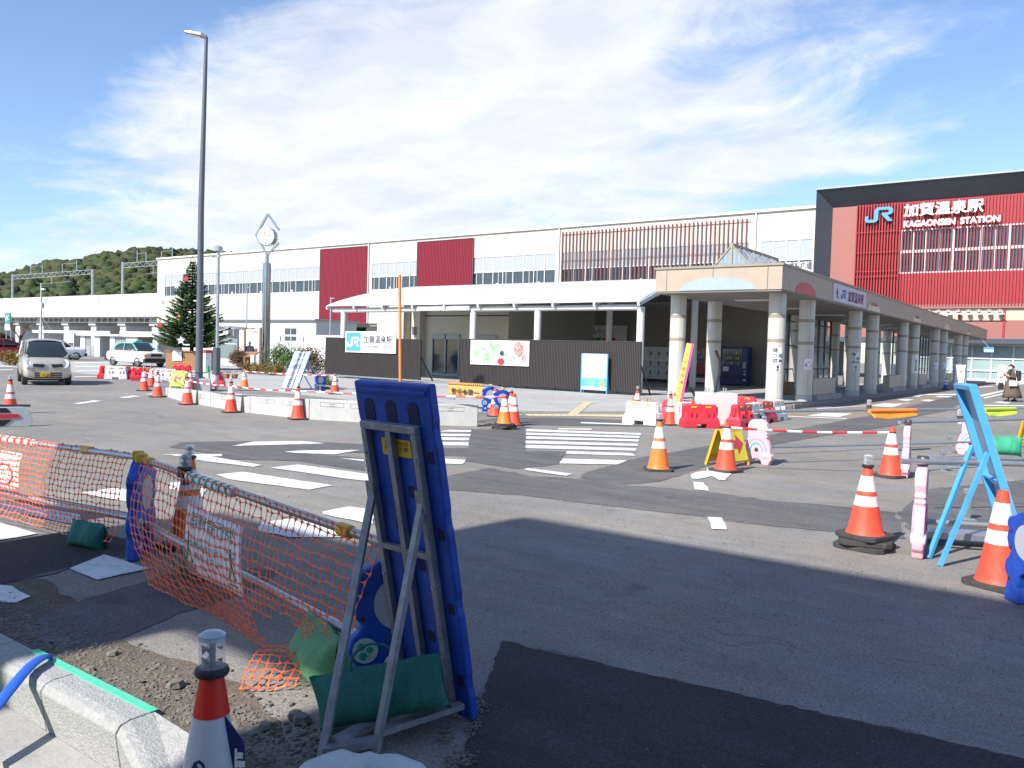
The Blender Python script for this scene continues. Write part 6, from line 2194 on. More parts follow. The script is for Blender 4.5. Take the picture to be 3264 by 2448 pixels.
c_red = cone_proto('traffic_cone', m_orange)
c_redl = cone_proto('traffic_cone', m_orange, True)
c_or = cone_proto('traffic_cone', m_orange2)
c_orl = cone_proto('traffic_cone', m_orange2, True)
c_redlw = cone_proto('traffic_cone', m_orange, True, 2)
c_orw = cone_proto('traffic_cone', m_orange2, False, 2)
CONES = [
    (c_orl, (2098, 1500), 'orange cone with clear light standing on the dark patch near the crossing'),
    (c_red, (2313, 1503), 'red cone in front of the yellow arrow stand'),
    (c_redlw, (2755, 1745), 'red cone with light on stacked rubber weights left of the pink stand'),
    (c_red, (3182, 1868), 'large near red cone at the right edge beside the blue stand'),
    (c_red, (2837, 1520), 'red cone at the end of the striped bar beside the grey pipes'),
    (c_redl, (2135, 1355), 'red cone with light at the left end of the red water barrier'),
    (c_red, (2150, 1344), 'red cone half hidden behind the lit cone by the red water barrier'),
    (c_redl, (2030, 1330), 'red cone with light peeking over the white water barrier'),
    (c_orw, (1607, 1368), 'orange cone on black weights at the concrete wall end'),
    (c_red, (1637, 1357), 'tall looking red cone right of the orange cone at the wall end'),
    (c_redl, (1628, 1351), 'red cone with light hidden behind the cones at the wall end'),
    (c_red, (1577, 1328), 'red cone in front of the blue stand by the orange safety banner'),
    (c_redl, (459, 1246), 'red cone with light, first of the row along the road'),
    (c_redl, (502, 1266), 'red cone, second of the row along the road'),
    (c_redl, (482, 1232), 'red cone with light just behind the first two of the row'),
    (c_redl, (597, 1290), 'red cone at the low left end of the concrete wall'),
    (c_redl, (736, 1315), 'red cone with light before the concrete wall, third from its right'),
    (c_redl, (949, 1337), 'red cone with light before the concrete wall nearest the blue board'),
    (c_red, (606, 1248), 'red cone standing at the foot of the tall lamp block'),
    (c_or, (779, 1238), 'orange cone alone behind the concrete wall'),
    (c_red, (1067, 1257), 'red cone behind the leaning white sign near the blue stand'),
    (c_redl, (33, 1318), 'red cone with light behind the folded barrier at the left edge'),
]
for i, (pr, p, lb) in enumerate(CONES):
    place(pr, USED, lb, tuple(G(*p)) if True else 0, R(35.8 + (i * 37) % 40), 'traffic cones')
    if not USED.get('k%d' % id(pr)):
        USED['k%d' % id(pr)] = 1

gc = cone_proto('traffic_cone', mat('cone_white', (0.72, 0.72, 0.68), .5, var=.05, dirt=.1))
gc['label'] = 'white and green cone with green cap beside the tall lamp'
gc.location = G(662, 1244)
MB().lathe([(.07, .60), (.042, .715), (.03, .80), (.035, .82), (0, .84)], 14).mk('green_cap', mat('cap_green', (0.02, 0.35, 0.12), .5), gc, smooth=True)
MB().bx(-.24, -.06, -.19, -.185, .1, .62).mk('yellow_plate', m_yell2, gc)
bc = cone_proto('traffic_cone', mat('cone_darkblue', (0.02, 0.06, 0.30), .5, var=.05))
bc['label'] = 'small blue and white cone beside the far walkway pillars'
bc.location = (-7.55, 55.2, 0.0)

# foreground cone: red top, white body, blue print
fc_ = thing('printed_cone', 'white cone with red top, clear light and dark blue silhouette in the foreground', 'traffic cone', (-2.50, 1.70, -.27))
hC = .70
rC = lambda z: .158 + (.037 - .158) * z / hC
MB().prism([(-.19, -.15), (-.15, -.19), (.15, -.19), (.19, -.15), (.19, .15), (.15, .19), (-.15, .19), (-.19, .15)], 0, .04, 'xy').mk('base', m_rubber, fc_, bevel=.006)
m_cw = mat('cone_sheet_white', (0.62, 0.63, 0.66), .4, var=.03, scale=10, dirt=.06)
MB().lathe([(rC(.04), .04), (rC(.57), .57)], 40).mk('body', m_cw, fc_, smooth=True)
MB().lathe([(rC(.57) + .004, .562), (rC(.70) + .003, .70), (rC(.70) - .005, .70)], 40).mk('red_collar', mat('collar_red', (0.85, 0.028, 0.016), .4, var=.05, scale=12), fc_, smooth=True)
lt = MB().lathe([(.034, .695), (.056, .70), (.060, .712), (.056, .724), (.045, .73)], 28).mk('warning_light', m_dark, fc_, smooth=True)
MB().lathe([(.047, .728), (.046, .835), (.040, .846), (0, .85)], 28).mk('lens', m_clear, lt, smooth=True)
MB().lathe([(.046, .826), (.046, .842), (.03, .853), (0, .856)], 28).mk('lens_cap', mat('lens_cap', (0.45, 0.50, 0.54), .3, var=.1), lt, smooth=True)
b = MB()
for k in range(6):
    a_ = k * R(60)
    for z0 in (.732, .775):
        p0, p1 = V((.012 * math.cos(a_), .012 * math.sin(a_), z0 + .02)), V((.040 * math.cos(a_ + .5), .040 * math.sin(a_ + .5), z0))
        p2 = V((.038 * math.cos(a_ - .4), .038 * math.sin(a_ - .4), z0 + .028))
        b.add([p0, p1, p2], [(0, 1, 2)])
b.cyl((0, 0, .73), (0, 0, .835), .012, n=10)
b.mk('reflector', m_chrome, lt)
ca = math.atan2(-1.7, 2.5)                    # bearing of the viewer from the cone
# silhouette of a worker wrapped on the sheet
sil = [(-.055, .0), (.075, .0), (.068, .12), (.055, .19), (.03, .225), (.016, .24), (.016, .262), (.034, .268), (.04, .276), (.028, .284), (.022, .305), (.005, .318), (-.015, .308), (-.025, .285), (-.02, .262), (-.022, .24), (-.045, .22), (-.056, .15)]
m_sil = mat('print_darkblue', (0.015, 0.03, 0.13), .5, var=.05)
vs_ = []
for x, z in sil:
    zz3 = .115 + z
    a_ = ca - .50 + x / rC(zz3)
    vs_.append(((rC(zz3) + .002) * math.cos(a_), (rC(zz3) + .002) * math.sin(a_), zz3))
MB().add(vs_, [tuple(range(len(vs_)))]).mk('silhouette_print', m_sil, fc_)
# blue side plate fixed to the cone with white writing
pd = V((math.cos(ca + R(70)), math.sin(ca + R(70)), 0))
def ppt(u, z):
    return pd * (rC(z) * .72 + u) + V((math.cos(ca), math.sin(ca), 0)) * .045 + V((0, 0, z))
poly = [ppt(.0, .06), ppt(.05, .06), ppt(.045 , .40), ppt(.075, .49), ppt(.065, .50), ppt(.0, .56)]
bx2 = .118
pl = [ppt(0, .56), ppt(.0, .06)]
pts = [(.055, .56), (.125, .48), (.135, .46), (.15, .06), (.10, .06)]
nrm = V((math.cos(ca - R(20)), math.sin(ca - R(20)), 0))
base = V((math.cos(ca), math.sin(ca), 0)) * .03
v1 = [pd * u * .86 + base + V((0, 0, z)) for u, z in pts]
MB().add(v1 + [p - nrm * .008 for p in v1], [tuple(range(5)), tuple(range(5, 10))[::-1]] + [(i, (i + 1) % 5, (i + 1) % 5 + 5, i + 5) for i in range(5)]).mk('side_plate', m_sil, fc_)
Mp = Matrix.Translation(pd * .103 + base + nrm * .003 + V((0, 0, .30))) @ Matrix((pd, V((0, 0, 1)), pd.cross(V((0, 0, 1))))).transposed().to_4x4()
text('止まれ', .036, Mp @ Matrix.Rotation(R(-90), 4, 'Z'), m_printw, fc_, bold=.003, width=.30)

# ------------------------------------------------------------------ water-filled barriers
def barrier_proto(m_, m_eye):
    t = thing('water_barrier', '', 'barrier', (0, -30, 0))
    rows = [(.09, .425, .19), (.17, .415, .18), (.24, .39, .125), (.34, .372, .10), (.50, .368, .085), (.52, .362, .08)]
    b_ = loft([[(-w_, -d_, z), (w_, -d_, z), (w_, d_, z), (-w_, d_, z)] for z, w_, d_ in rows])
    b_.mk('shell', m_, t, bevel=.02, seg=2)
    for s_ in (-1, 1):
        loft([[(s_ * .27 - .155, -.19, z), (s_ * .27 + .155, -.19, z), (s_ * .27 + .155, .19, z), (s_ * .27 - .155, .19, z)] for z in (0, .10)]).mk('foot', m_, t, bevel=.015)
        for q in (-.5, .5):
            MB().box((s_ * .2 + q * .12, -.115, .28), (.035, .08, .16)).mk('rib', m_, t, bevel=.012)
        for sy in (-1, 1):
            MB().box((s_ * .17, sy * .094, .465), (.13, .02, .042)).mk('reflector', m_eye, t, bevel=.008)
        MB().box((s_ * .39, 0, .36), (.05, .10, .22)).mk('coupling_lug', m_, t, bevel=.015)
    MB().box((0, 0, .525), (.05, .05, .03)).mk('filler_cap', m_, t, bevel=.008)
    return t


m_barw = mat('barrier_white', (0.72, 0.72, 0.71), .5, var=.05, scale=6, dirt=.12)
m_barr = mat('barrier_red', (0.66, 0.03, 0.05), .42, var=.07, scale=6, dirt=.05)
b_w, b_r = barrier_proto(m_barw, m_yellow), barrier_proto(m_barr, m_yellow)
BARS = [
    (b_w, (-8.52, 16.99), 0, 'white water barrier at the left end of the cluster by the crossing'),
    (b_r, (-8.3, 18.5), R(8), 'red water barrier behind the white one by the crossing'),
    (b_r, (-7.28, 17.34), R(44), 'red water barrier in front of the white concrete block'),
    (b_w, (-7.86, 17.75), R(95), 'white water barrier seen end on left of the concrete block'),
    (b_r, (-6.72, 18.45), R(84), 'red water barrier right of the white concrete block'),
    (b_w, (-6.75, 19.35), R(88), 'white water barrier in the row running towards the walkway'),
    (b_r, (-6.78, 20.25), R(88), 'red water barrier further along the row to the walkway'),
    (b_w, (-6.80, 21.15), R(88), 'last white water barrier of the row to the walkway'),
    (b_r, (-8.1, 22.2), R(10), 'red water barrier behind the weeds beyond the concrete block'),
    (b_r, tuple(G(326, 1206))[:2], R(150), 'red water barrier at the left end behind the silver hatchback'),
    (b_w, tuple(G(370, 1209))[:2], R(56), 'white water barrier behind the cone row, left one'),
    (b_r, tuple(G(404, 1208))[:2], R(140), 'red water barrier between the white one and the cones'),
    (b_r, tuple(G(453, 1213))[:2], R(60), 'red water barrier behind the first cones of the row'),
    (b_w, tuple(G(528, 1218))[:2], R(57), 'white water barrier behind the lime arrow stand'),
    (b_r, tuple(G(552, 1214))[:2], R(150), 'red water barrier beside the lime arrow stand'),
    (b_r, tuple(G(580, 1197))[:2], R(57), 'red water barrier in front of the wooden planter'),
    (b_w, tuple(G(676, 1231))[:2], R(57), 'white water barrier right of the tall lamp'),
    (b_r, tuple(G(699, 1231))[:2], R(140), 'red water barrier at the right end behind the tall lamp'),
]
for pr, (x, y), rz, lb in BARS:
    place(pr, USED, lb, (x, y, 0), rz, 'water filled barriers')

# white concrete block with a cable duct
cb = thing('concrete_block', 'large white concrete footing block among the water barriers', 'block', (-7.5, 18.75, 0), R(40))
MB().bx(-.42, .42, -.42, .42, 0, .74).mk('block', mat('white_concrete', (0.62, 0.61, 0.58), .85, var=.06, dirt=.12, bump=.3), cb, bevel=.015)
MB().tube([(.0, .0, .70), (.02, 0, .9), (.10, .02, 1.2), (.10, .02, 1.5), (-.02, 0, 1.75)], .035, 10).mk('cable_duct', m_blackp, cb, smooth=True)
for x, y in ((-.2, .1), (.25, .12), (.2, -.2), (-.22, -.2)):
    MB().cyl((x, y, .72), (x, y, .86), .018, n=8).mk('anchor_bolt', m_steel, cb)
# leaning pink and yellow slogan board
lsb = thing('slogan_board', 'narrow pink and yellow slogan board leaning behind the white water barrier', 'sign', (-8.15, 18.05, 0))
a, c = PY(*C4(575, 1590), 18.2), PY(*C4(690, 1203), 18.6)
dv = V((c.x - a.x, .35, c.z))
b = MB()
zv = dv.normalized()
yv = (V((-.25, .97, 0)) - zv * zv.dot(V((-.25, .97, 0)))).normalized()
M_ = Matrix.Translation(V((a.x + 8.15, .1, a.z))) @ Matrix((yv.cross(zv), yv, zv)).transposed().to_4x4()
ln = dv.length * .97
MB(M_).bx(-.09, .09, -.02, .02, -.35, ln).mk('board', mat('magenta', (0.62, 0.03, 0.22), .5, var=.04), lsb)
pn = MB(M_).bx(-.085, .03, -.024, -.0205, -.35, ln - .02).mk('yellow_face', m_yell2, lsb)
for q, ch in enumerate('この先車両通行止'):
    text(ch, .11, M_ @ facing((-.028, -.028, ln - .15 - q * .165)), m_printr, pn, bold=.002)
MB().bar((c.x + 8.15, .5, c.z * .55), (c.x + 8.5, 1.1, 0), .05, .05).mk('strut', m_dark, lsb)

# ------------------------------------------------------------------ low concrete road wall
wpts = [(-23.3, 14.1), (-21.8, 13.25), (-20.2, 12.65), (-18.0, 12.1), (-15.9, 11.72), (-13.8, 11.68), (-12.1, 12.3), (-10.5, 13.38)]
hts = [.20, .26, .33, .38, .42, .45, .46, .47]
lbs = ['lowest wedge at the left end', 'second from the left, behind the first cone at the wall', 'third from the left', 'fourth from the left with slot marks', 'fifth from the left', 'left of the blue board', 'rightmost, ending at the orange cone']
for i in range(7):
    p, q = V((*wpts[i], 0)), V((*wpts[i + 1], 0))
    d_ = (q - p).normalized()
    n_ = V((-d_.y, d_.x, 0)) * .16
    p, q = p + d_ * .01, q - d_ * .01
    b = MB().add([p, q, q + n_, p + n_, p + V((0, 0, hts[i])), q + V((0, 0, hts[i + 1])), q + n_ + V((0, 0, hts[i + 1])), p + n_ + V((0, 0, hts[i]))],
                 [(3, 2, 1, 0), (4, 5, 6, 7), (0, 1, 5, 4), (1, 2, 6, 5), (2, 3, 7, 6), (3, 0, 4, 7)])
    o = b.mk('concrete_wall_block', m_conc, None, bevel=.01)
    tag(o, 'pale low concrete wall block, ' + lbs[i], 'wall', 'low concrete road wall')
    if i >= 2:
        for f in (.3, .7):
            c_ = p.lerp(q, f) - n_ * .015 + V((0, 0, hts[i] - .1))
            b = MB()
            up_ = V((0, 0, 1))
            fr_ = [c_ - d_ * .28 - up_ * .045, c_ + d_ * .28 - up_ * .045, c_ + d_ * .28 + up_ * .045, c_ - d_ * .28 + up_ * .045]
            for a_, e_ in zip(fr_, fr_[1:] + fr_[:1]):
                b.bar(a_, e_, .008, .006)
            for s_ in (-.025, .02):
                b.bar(c_ - d_ * .06 + up_ * s_, c_ + d_ * .06 + up_ * s_, .012, .01)
            b.mk('cast_mark', m_conc_d, o)
MB().bx(-10.62, -10.3, 13.4, 13.9, .0, .05)
rb = MB()
for _ in range(60):
    g_ = G(1565 + random.uniform(-16, 22), 1353 + random.uniform(-5, 6))
    stone(rb, (g_.x, g_.y, .02), random.uniform(.02, .05))
o = rb.mk('rubble', m_gravel, None, kind='stuff', fix=False)
tag(o, 'small heap of rubble at the right end of the concrete wall', 'rubble')

# ------------------------------------------------------------------ striped bars between cones
m_barred = mat('bar_red', (0.62, 0.03, 0.04), .45, var=.04)
m_barwht = mat('bar_white', (0.74, 0.74, 0.73), .45, var=.04)


def striped_bar(label, p, q, r_=.017, band=.2):
    p, q = V(p), V(q)
    t = thing('striped_bar', label, 'bar', p, 0, 'red and white cone bars')
    d_ = q - p
    n_ = max(4, int(d_.length / band))
    for i in range(n_):
        sag = lambda f: V((0, 0, -.03 * math.sin(math.pi * f)))
        MB().cyl(d_ * (i / n_) + sag(i / n_), d_ * ((i + 1) / n_) + sag((i + 1) / n_), r_, n=8).mk('band', m_barred if i % 2 else m_barwht, t)
    for e in (V((0, 0, 0)), d_):
        b_ = MB(Matrix.Translation(e)).lathe([(.045, -.012), (.055, 0), (.045, .012)], 14)
        b_.mk('ring', m_blackp, t)


def top(px_, dz=.62):
    g_ = G(*px_)
    return V((g_.x, g_.y, dz))


striped_bar('striped bar from the first road cone to the wall end cone', top((502, 1266)), top((597, 1290)))
striped_bar('striped bar joining the two nearest road cones left of the wall', top((459, 1246)), top((502, 1266)))
striped_bar('striped bar in front of the lamp block between two wall cones', top((597, 1290)), top((736, 1315)))
striped_bar('striped bar in front of the leaning white sign', top((736, 1315)), top((949, 1337)))
striped_bar('striped bar running behind the big blue board to the orange cone', top((949, 1337)), top((1607, 1368), .66))
striped_bar('striped bar from the yellow arrow stand to the right hand cone', top((2313, 1503)), top((2837, 1520)))
striped_bar('far striped bar in front of the clock column', top((606, 1248)), top((779, 1238)))
striped_bar('far striped bar from the orange cone to the cone behind the white sign', top((779, 1238)), top((1067, 1257)))
striped_bar('striped bar behind the first road cones towards the lamp', top((482, 1232)), top((606, 1248)))

# ------------------------------------------------------------------ leaning white notice board on blue legs
wl = thing('leaning_notice_board', 'white notice board on blue legs leaning behind the concrete wall', 'sign', (-23.15 + .486, 19.07 - .97 * 0 , 0), -.087)
wl.location = (-23.146 - .488 * math.cos(-.087), 19.031 - .488 * math.sin(-.087), 0)
Ml = Matrix.Rotation(-.388, 4, 'X')
MB(Ml).bx(-.48, .48, -.015, .015, .06, 1.48).mk('board', m_signw, wl)
for x in (-.49, .47):
    MB(Ml).bx(x, x + .025, -.02, .03, 0, 1.49).mk('frame_leg', m_bluel, wl)
for x in (-.4, .4):
    MB().bar((x, .45, 1.15), (x, 1.25, 0), .03, .03).mk('rear_leg', m_bluel, wl)
bd = wl
m_paleb = mat('print_pale_blue', (0.16, 0.24, 0.46), 0.6, var=0)
m_palg = mat('print_pale_grey', (0.38, 0.39, 0.42), 0.6, var=0)
hdn = MB(Ml).bx(-.42, .42, -.019, -.0155, 1.30, 1.42).mk('header_bar', m_paleb, wl)
text('加賀温泉駅前広場', .10, Ml @ facing((0, -.022, 1.36)), m_printw, hdn, bold=.002, width=.76)
text('整備工事のお知らせ', .11, Ml @ facing((0, -.018, 1.16)), m_paleb, wl, bold=.002, width=.72)
for z, wd in ((.66, .6), (.58, .66), (.40, .56), (.30, .74), (.22, .5), (.13, .74)):
    text('工事期間　令和五年' if z != .40 else '加賀市', .07, Ml @ facing((0, -.018, z)), m_palg, wl, width=wd)
b = MB(Ml).prism([(-.36, .82), (-.30, .92), (-.16, .98), (.1, 1.0), (.3, .98), (.36, .90), (.38, .84)], -.019, -.0155, 'xz')
b.mk('train_picture', m_grayp, wl)
MB(Ml).prism([(-.36, .82), (-.28, .93), (-.14, .985), (-.2, .90), (-.2, .84)], -.022, -.0195, 'xz').mk('train_nose', m_paleb, wl)
MB(Ml).bx(-.36, .38, -.022, -.0195, .80, .818).mk('train_track', m_paleb, wl)
for a_, c_ in (((-.34, .455), (.34, .455)), ((-.34, .375), (.34, .375))):
    MB(Ml).bx(a_[0], c_[0], -.0185, -.0155, a_[1], a_[1] + .01).mk('box_rule', m_paleb, wl)

# lime green and yellow arrow stands
def arrow_stand(name, label, loc, rz, m_, face_m, right, h=.62, w_=.52):
    t = thing(name, label, 'sign', loc, rz)
    for s_ in (-1, 1):
        M2 = Matrix.Translation(V((0, s_ * .20, 0))) @ Matrix.Rotation(R(17) * s_, 4, 'X')
        b_ = MB(M2)
        b_.bx(-w_ / 2, -w_ / 2 + .05, -.02, .02, 0, h)
        b_.bx(w_ / 2 - .05, w_ / 2, -.02, .02, 0, h)
        b_.bx(-w_ / 2 + .05, w_ / 2 - .05, -.02, .02, h - .09, h)
        b_.bx(-w_ / 2 + .05, w_ / 2 - .05, -.02, .02, .06, .14)
        b_.mk('frame', m_, t, bevel=.006)
        MB(M2).bx(-w_ / 2 + .03, w_ / 2 - .03, -.026 if s_ < 0 else .012, -.012 if s_ < 0 else .026, .08, h - .05).mk('face', face_m, t)
        if s_ < 0:
            k = 1 if right else -1
            pts_ = [(-.17 * k, .27), (.02 * k, .27), (.02 * k, .18), (.20 * k, .33), (.02 * k, .48), (.02 * k, .39), (-.17 * k, .39)]
            MB(M2).prism(pts_, -.031, -.0265, 'xz').mk('arrow', m_barred, t)
    return t


g_ = G(572, 1236)
arrow_stand('arrow_stand', 'lime green folding stand with red arrow pointing left', (g_.x, g_.y, 0), R(28), m_lime, mat('lime_face', (0.50, 0.66, 0.02), .5), False)
g_ = G(2318, 1482)
arrow_stand('arrow_stand', 'yellow folding stand with red arrow pointing right behind the red cone', (g_.x, g_.y, 0), R(80), m_yellow, m_yell2, True, .56, .56)
g_ = G(3300, 1430)
arrow_stand('arrow_stand', 'yellow folding stand cut off at the right frame edge', (g_.x, g_.y, 0), R(40), m_yellow, m_yell2, True)
# folded grey warning barrier at the left edge
fb_ = thing('folded_barrier', 'folded grey barrier with red chevrons at the left edge', 'barrier', tuple(G(20, 1360)), R(70))
fb_.scale = (.85, .85, .85)
MB().prism([(-.9, 0), (.42, 0), (.48, .12), (.42, .34), (.30, .42), (-.9, .42)], -.06, .06, 'xz').mk('body', mat('barrier_grey', (0.46, 0.48, 0.49), .5, var=.06), fb_, bevel=.01)
for z0, z1 in ((.18, .27),):
    MB().prism([(-.9, z0), (.20, z0), (.26, (z0 + z1) / 2), (.20, z1), (-.9, z1)], -.072, -.062, 'xz').mk('red_arrow', m_barred, fb_)
MB().prism([(-.3, .02), (-.05, .02), (.10, .15), (-.40, .15)], -.07, -.062, 'xz').mk('black_panel', m_blackp, fb_)
MB().prism([(-.40, .30), (.08, .30), (.0, .40), (-.34, .40)], -.07, -.062, 'xz').mk('black_panel', m_blackp, fb_)
MB().cyl((-.3, 0, .45), (.44, 0, .44), .025, n=8).mk('hinge_rod', m_dark, fb_)

# ------------------------------------------------------------------ plastic barrier stands with pipes
def half_outline(pts):
    return pts + [(-x, z) for x, z in pts[::-1] if abs(x) > 1e-6]


def stand_proto(kind):
    t = thing('barrier_stand', '', 'barrier stand', (0, -30, 0))
    # plane of the plate is local x/z, thickness along y
    if kind == 'blue':
        m_ = m_blue
        out = [(.07, .0), (.235, .0), (.225, .10), (.205, .17), (.235, .205), (.250, .25), (.235, .30), (.20, .335), (.185, .37), (.215, .40), (.235, .46), (.225, .53), (.245, .57), (.225, .62), (.16, .64), (.10, .675), (.04, .69)]
        hole = [(.07, .0), (.085, .12), (.07, .20), (.03, .235)]
    else:
        m_ = m_pink
        out = [(.09, .0), (.20, .0), (.215, .05), (.245, .08), (.25, .14), (.225, .18), (.215, .26), (.19, .34), (.15, .40), (.17, .42), (.15, .445), (.17, .465), (.15, .49), (.165, .55), (.15, .62), (.11, .66), (.05, .68)]
        hole = [(.09, .0), (.07, .06), (.035, .085)]
    full = [(x, z) for x, z in out] + [(-x, z) for x, z in out[::-1]] + [(-x, z) for x, z in hole[1:]] + [(x, z) for x, z in hole[::-1][:-1]]
    MB().prism(full, -.04, .04, 'xz').mk('plate', m_, t, bevel=.014, seg=2)
    if kind == 'blue':
        for s_ in (-1, 1):
            y = s_ * .041
            d_ = MB(Matrix.Translation(V((-.165, y, .25))) @ RX).lathe([(0, -.006), (.060, -.006), (.060, .006), (0, .006)], 22).mk('globe_disc', mat('disc_pale', (0.42, 0.55, 0.50), .5, var=.05), t)
            for cx_, cz_, r1 in ((-.185, .27, .018), (-.145, .255, .016), (-.175, .225, .02)):
                MB(Matrix.Translation(V((cx_, y, cz_))) @ RX).lathe([(0, -.008), (r1, -.008), (r1, .008), (0, .008)], 9).mk('land_patch', m_printgr, d_)
            MB(Matrix.Translation(V((-.15, y, .095))) @ RX).prism(star(.035, .014), -.005, .005, 'xy').mk('star', m_signw, t)
            MB(Matrix.Translation(V((0, y, .47))) @ RX).lathe([(0, -.004), (.13, -.004), (.13, .004), (0, .004)], 26).mk('round_inset', mat('inset_grey', (0.42, 0.44, 0.47), .5, var=.06), t)
            for x in (-.18, .18):
                for z in (.40, .52, .17):
                    MB(Matrix.Translation(V((x, y, z))) @ RX).lathe([(0, -.003), (.012, -.003), (.012, .003), (0, .003)], 10).mk('drain_hole', m_dark, t)
    else:
        cols_ = [(0.72, 0.28, 0.42), (0.72, 0.70, 0.72), (0.10, 0.35, 0.62), (0.72, 0.60, 0.62)]
        for s_ in (-1, 1):
            for k, c_ in enumerate(cols_):
                r1, r2 = .165 - k * .026, .165 - (k + 1) * .026 + .002
                arc_ = [(r1 * math.cos(t_), .20 + r1 * math.sin(t_) * 1.15) for t_ in [math.pi * q / 16 for q in range(17)]] + [(r2 * math.cos(t_), .20 + r2 * math.sin(t_) * 1.15) for t_ in [math.pi * q / 16 for q in range(16, -1, -1)]]
                MB().prism(arc_, s_ * .0405, s_ * (.049 - k * .001), 'xz').mk('rainbow_band', mat('rainbow%d' % k, c_, .5, var=.03), t)
            for x in (-.165, .165):
                b_ = MB()
                for dx, dz, r1 in ((0, 0, .05), (-.045, -.012, .034), (.045, -.015, .036)):
                    b_.add([(x + dx + q.x * r1, s_ * .040 + q.y * r1 * .35, .15 + dz + q.z * r1) for q in ICO_V], ICO_F)
                b_.mk('cloud', mat('cloud_pink', (0.78, 0.58, 0.62), .5, var=.03), t, smooth=True)
            MB(Matrix.Translation(V((0, s_ * .041, .56))) @ RX).lathe([(0, -.004), (.085, -.004), (.085, .004), (0, .004)], 24).mk('round_inset', MATS['cloud_pink'], t)
        MB().cyl((0, -.05, .22), (0, .05, .22), .03, n=10).mk('clamp_boss', m_rubber, t)
    cl = MB().box((0, 0, .725), (.055, .085, .075)).mk('pipe_clamp', m_yellow if kind == 'blue' else m_rubber, t, bevel=.012)
    MB().cyl((-.032, 0, .745), (.032, 0, .745), .012, n=8).mk('clamp_bolt', m_steel, cl)
    return t


s_blue, s_pink = stand_proto('blue'), stand_proto('pink')


def stand(pr, label, x, y, line, sc=1.0):
    """line: direction of the pipe; the plate stands across it"""
    o = place(pr, USED, label, (x, y, 0), math.atan2(line[1], line[0]) + R(90), 'pipe barrier stands')
    o.scale = (sc, sc, sc)
    return o


def pipe(label, pts, r_=.024, m_=None):
    o = MB().tube(pts, r_, 14).mk('scaffold_pipe', m_ or m_steel, None, smooth=True)
    return tag(o, label, 'pipe', 'scaffold pipes of the barriers')


ZP = .715
FA, FB, FE, FL = V((-5.93, 3.37, 0)), V((-5.80, 3.33, 0)), V((-2.70, 2.66, 0)), V((-9.6, 2.93, 0))
stand(s_blue, 'blue plastic barrier stand at the fence corner, left one of the pair', FA.x, FA.y, (.62, .78))
stand(s_blue, 'blue plastic barrier stand at the fence corner, right one of the pair', FB.x + .02, FB.y - .02, (.72, .69))
stand(s_blue, 'blue plastic barrier stand with globe disc and star behind the big blue board', FE.x + .15, FE.y + .05, (.76, -.65), .95)
stand(s_blue, 'blue plastic barrier stand by the orange safety banner', -12.95, 17.0, (1, -.75), .95)
stand(s_blue, 'blue plastic barrier stand behind the cones at the wall end', -11.75, 15.9, (1, -.75), .95)
stand(s_blue, 'blue plastic barrier stand with sheet behind the leaning white sign', -21.95, 19.05, (1, -.1), .9)
stand(s_blue, 'dark blue barrier stand cut off at the right frame edge', -.315, 6.33, (.8, .6), .92)
z0 = V((0, 0, ZP))
pipe('upper grey pipe of the left net fence', [FL + z0, FA + z0 + V((.1, 0, 0))])
pipe('lower grey pipe of the left net fence', [FL + V((0, 0, .24)), FA + V((.1, 0, .24))])
pipe('upper grey pipe of the right net fence ending at the big blue board', [FB + z0 - V((.1, -.02, 0)), FE + z0 + V((.18, -.03, 0))])
pipe('lower grey pipe of the right net fence', [FB + V((0, 0, .24)), FE + V((.1, 0, .22))])
pipe('grey pipe carrying the orange safety banner', [(-22.2, 19.1, .62), (-13.0, 17.05, .68)])
pipe('short grey pipe between the two central blue stands', [(-13.1, 17.12, .68), (-11.6, 15.8, .70)])
pipe('lower grey pipe behind the leaning white sign', [(-22.0, 19.0, .24), (-14.5, 17.4, .24)])
# right-hand pipe barriers with pink stands
pB, pC, pA, pD = V((-4.15, 12.15, 0)), V((-2.15, 12.45, 0)), V((-1.17, 7.5, 0)), V((-1.78, 16.2, 0))
stand(s_pink, 'pink plastic rainbow stand behind the yellow arrow stand', pB.x, pB.y, (.2, .98))
stand(s_pink, 'pink plastic rainbow stand seen edge on at the far pipe end', pC.x, pC.y, (.985, .12), 1.05)
stand(s_pink, 'large pink plastic rainbow stand seen edge on beside the light blue board', pA.x, pA.y, (.985, .12), 1.08)
stand(s_pink, 'pink plastic rainbow stand half hidden behind the light blue board', pD.x, pD.y, (.35, .94))
pipe('far upper grey pipe from the rainbow stand across the road', [tuple(G(2400, 1311.6, .74)), tuple(G(3340, 1300, .74))])
pipe('far lower grey pipe from the rainbow stand across the road', [tuple(G(2440, 1425.5, .26)), tuple(G(3020, 1411.5, .26)), tuple(G(3340, 1398, .26))], .02)
pipe('middle grey pipe with clear lamp ending at the edge on pink stand', [tuple(G(2866, 1346, .76)), tuple(G(3330, 1333.5, .76))])
pipe('near upper grey pipe at the large pink stand', [tuple(G(2872, 1470, .78)), tuple(G(3330, 1480, .78))])
pipe('near lower black and grey pipe behind the light blue board', [tuple(G(2937, 1661, .26)), tuple(G(3330, 1686, .26))])
pipe('thin grey pipe just behind the near upper one', [tuple(G(2920, 1462, .60)), tuple(G(3330, 1463, .60))], .018)
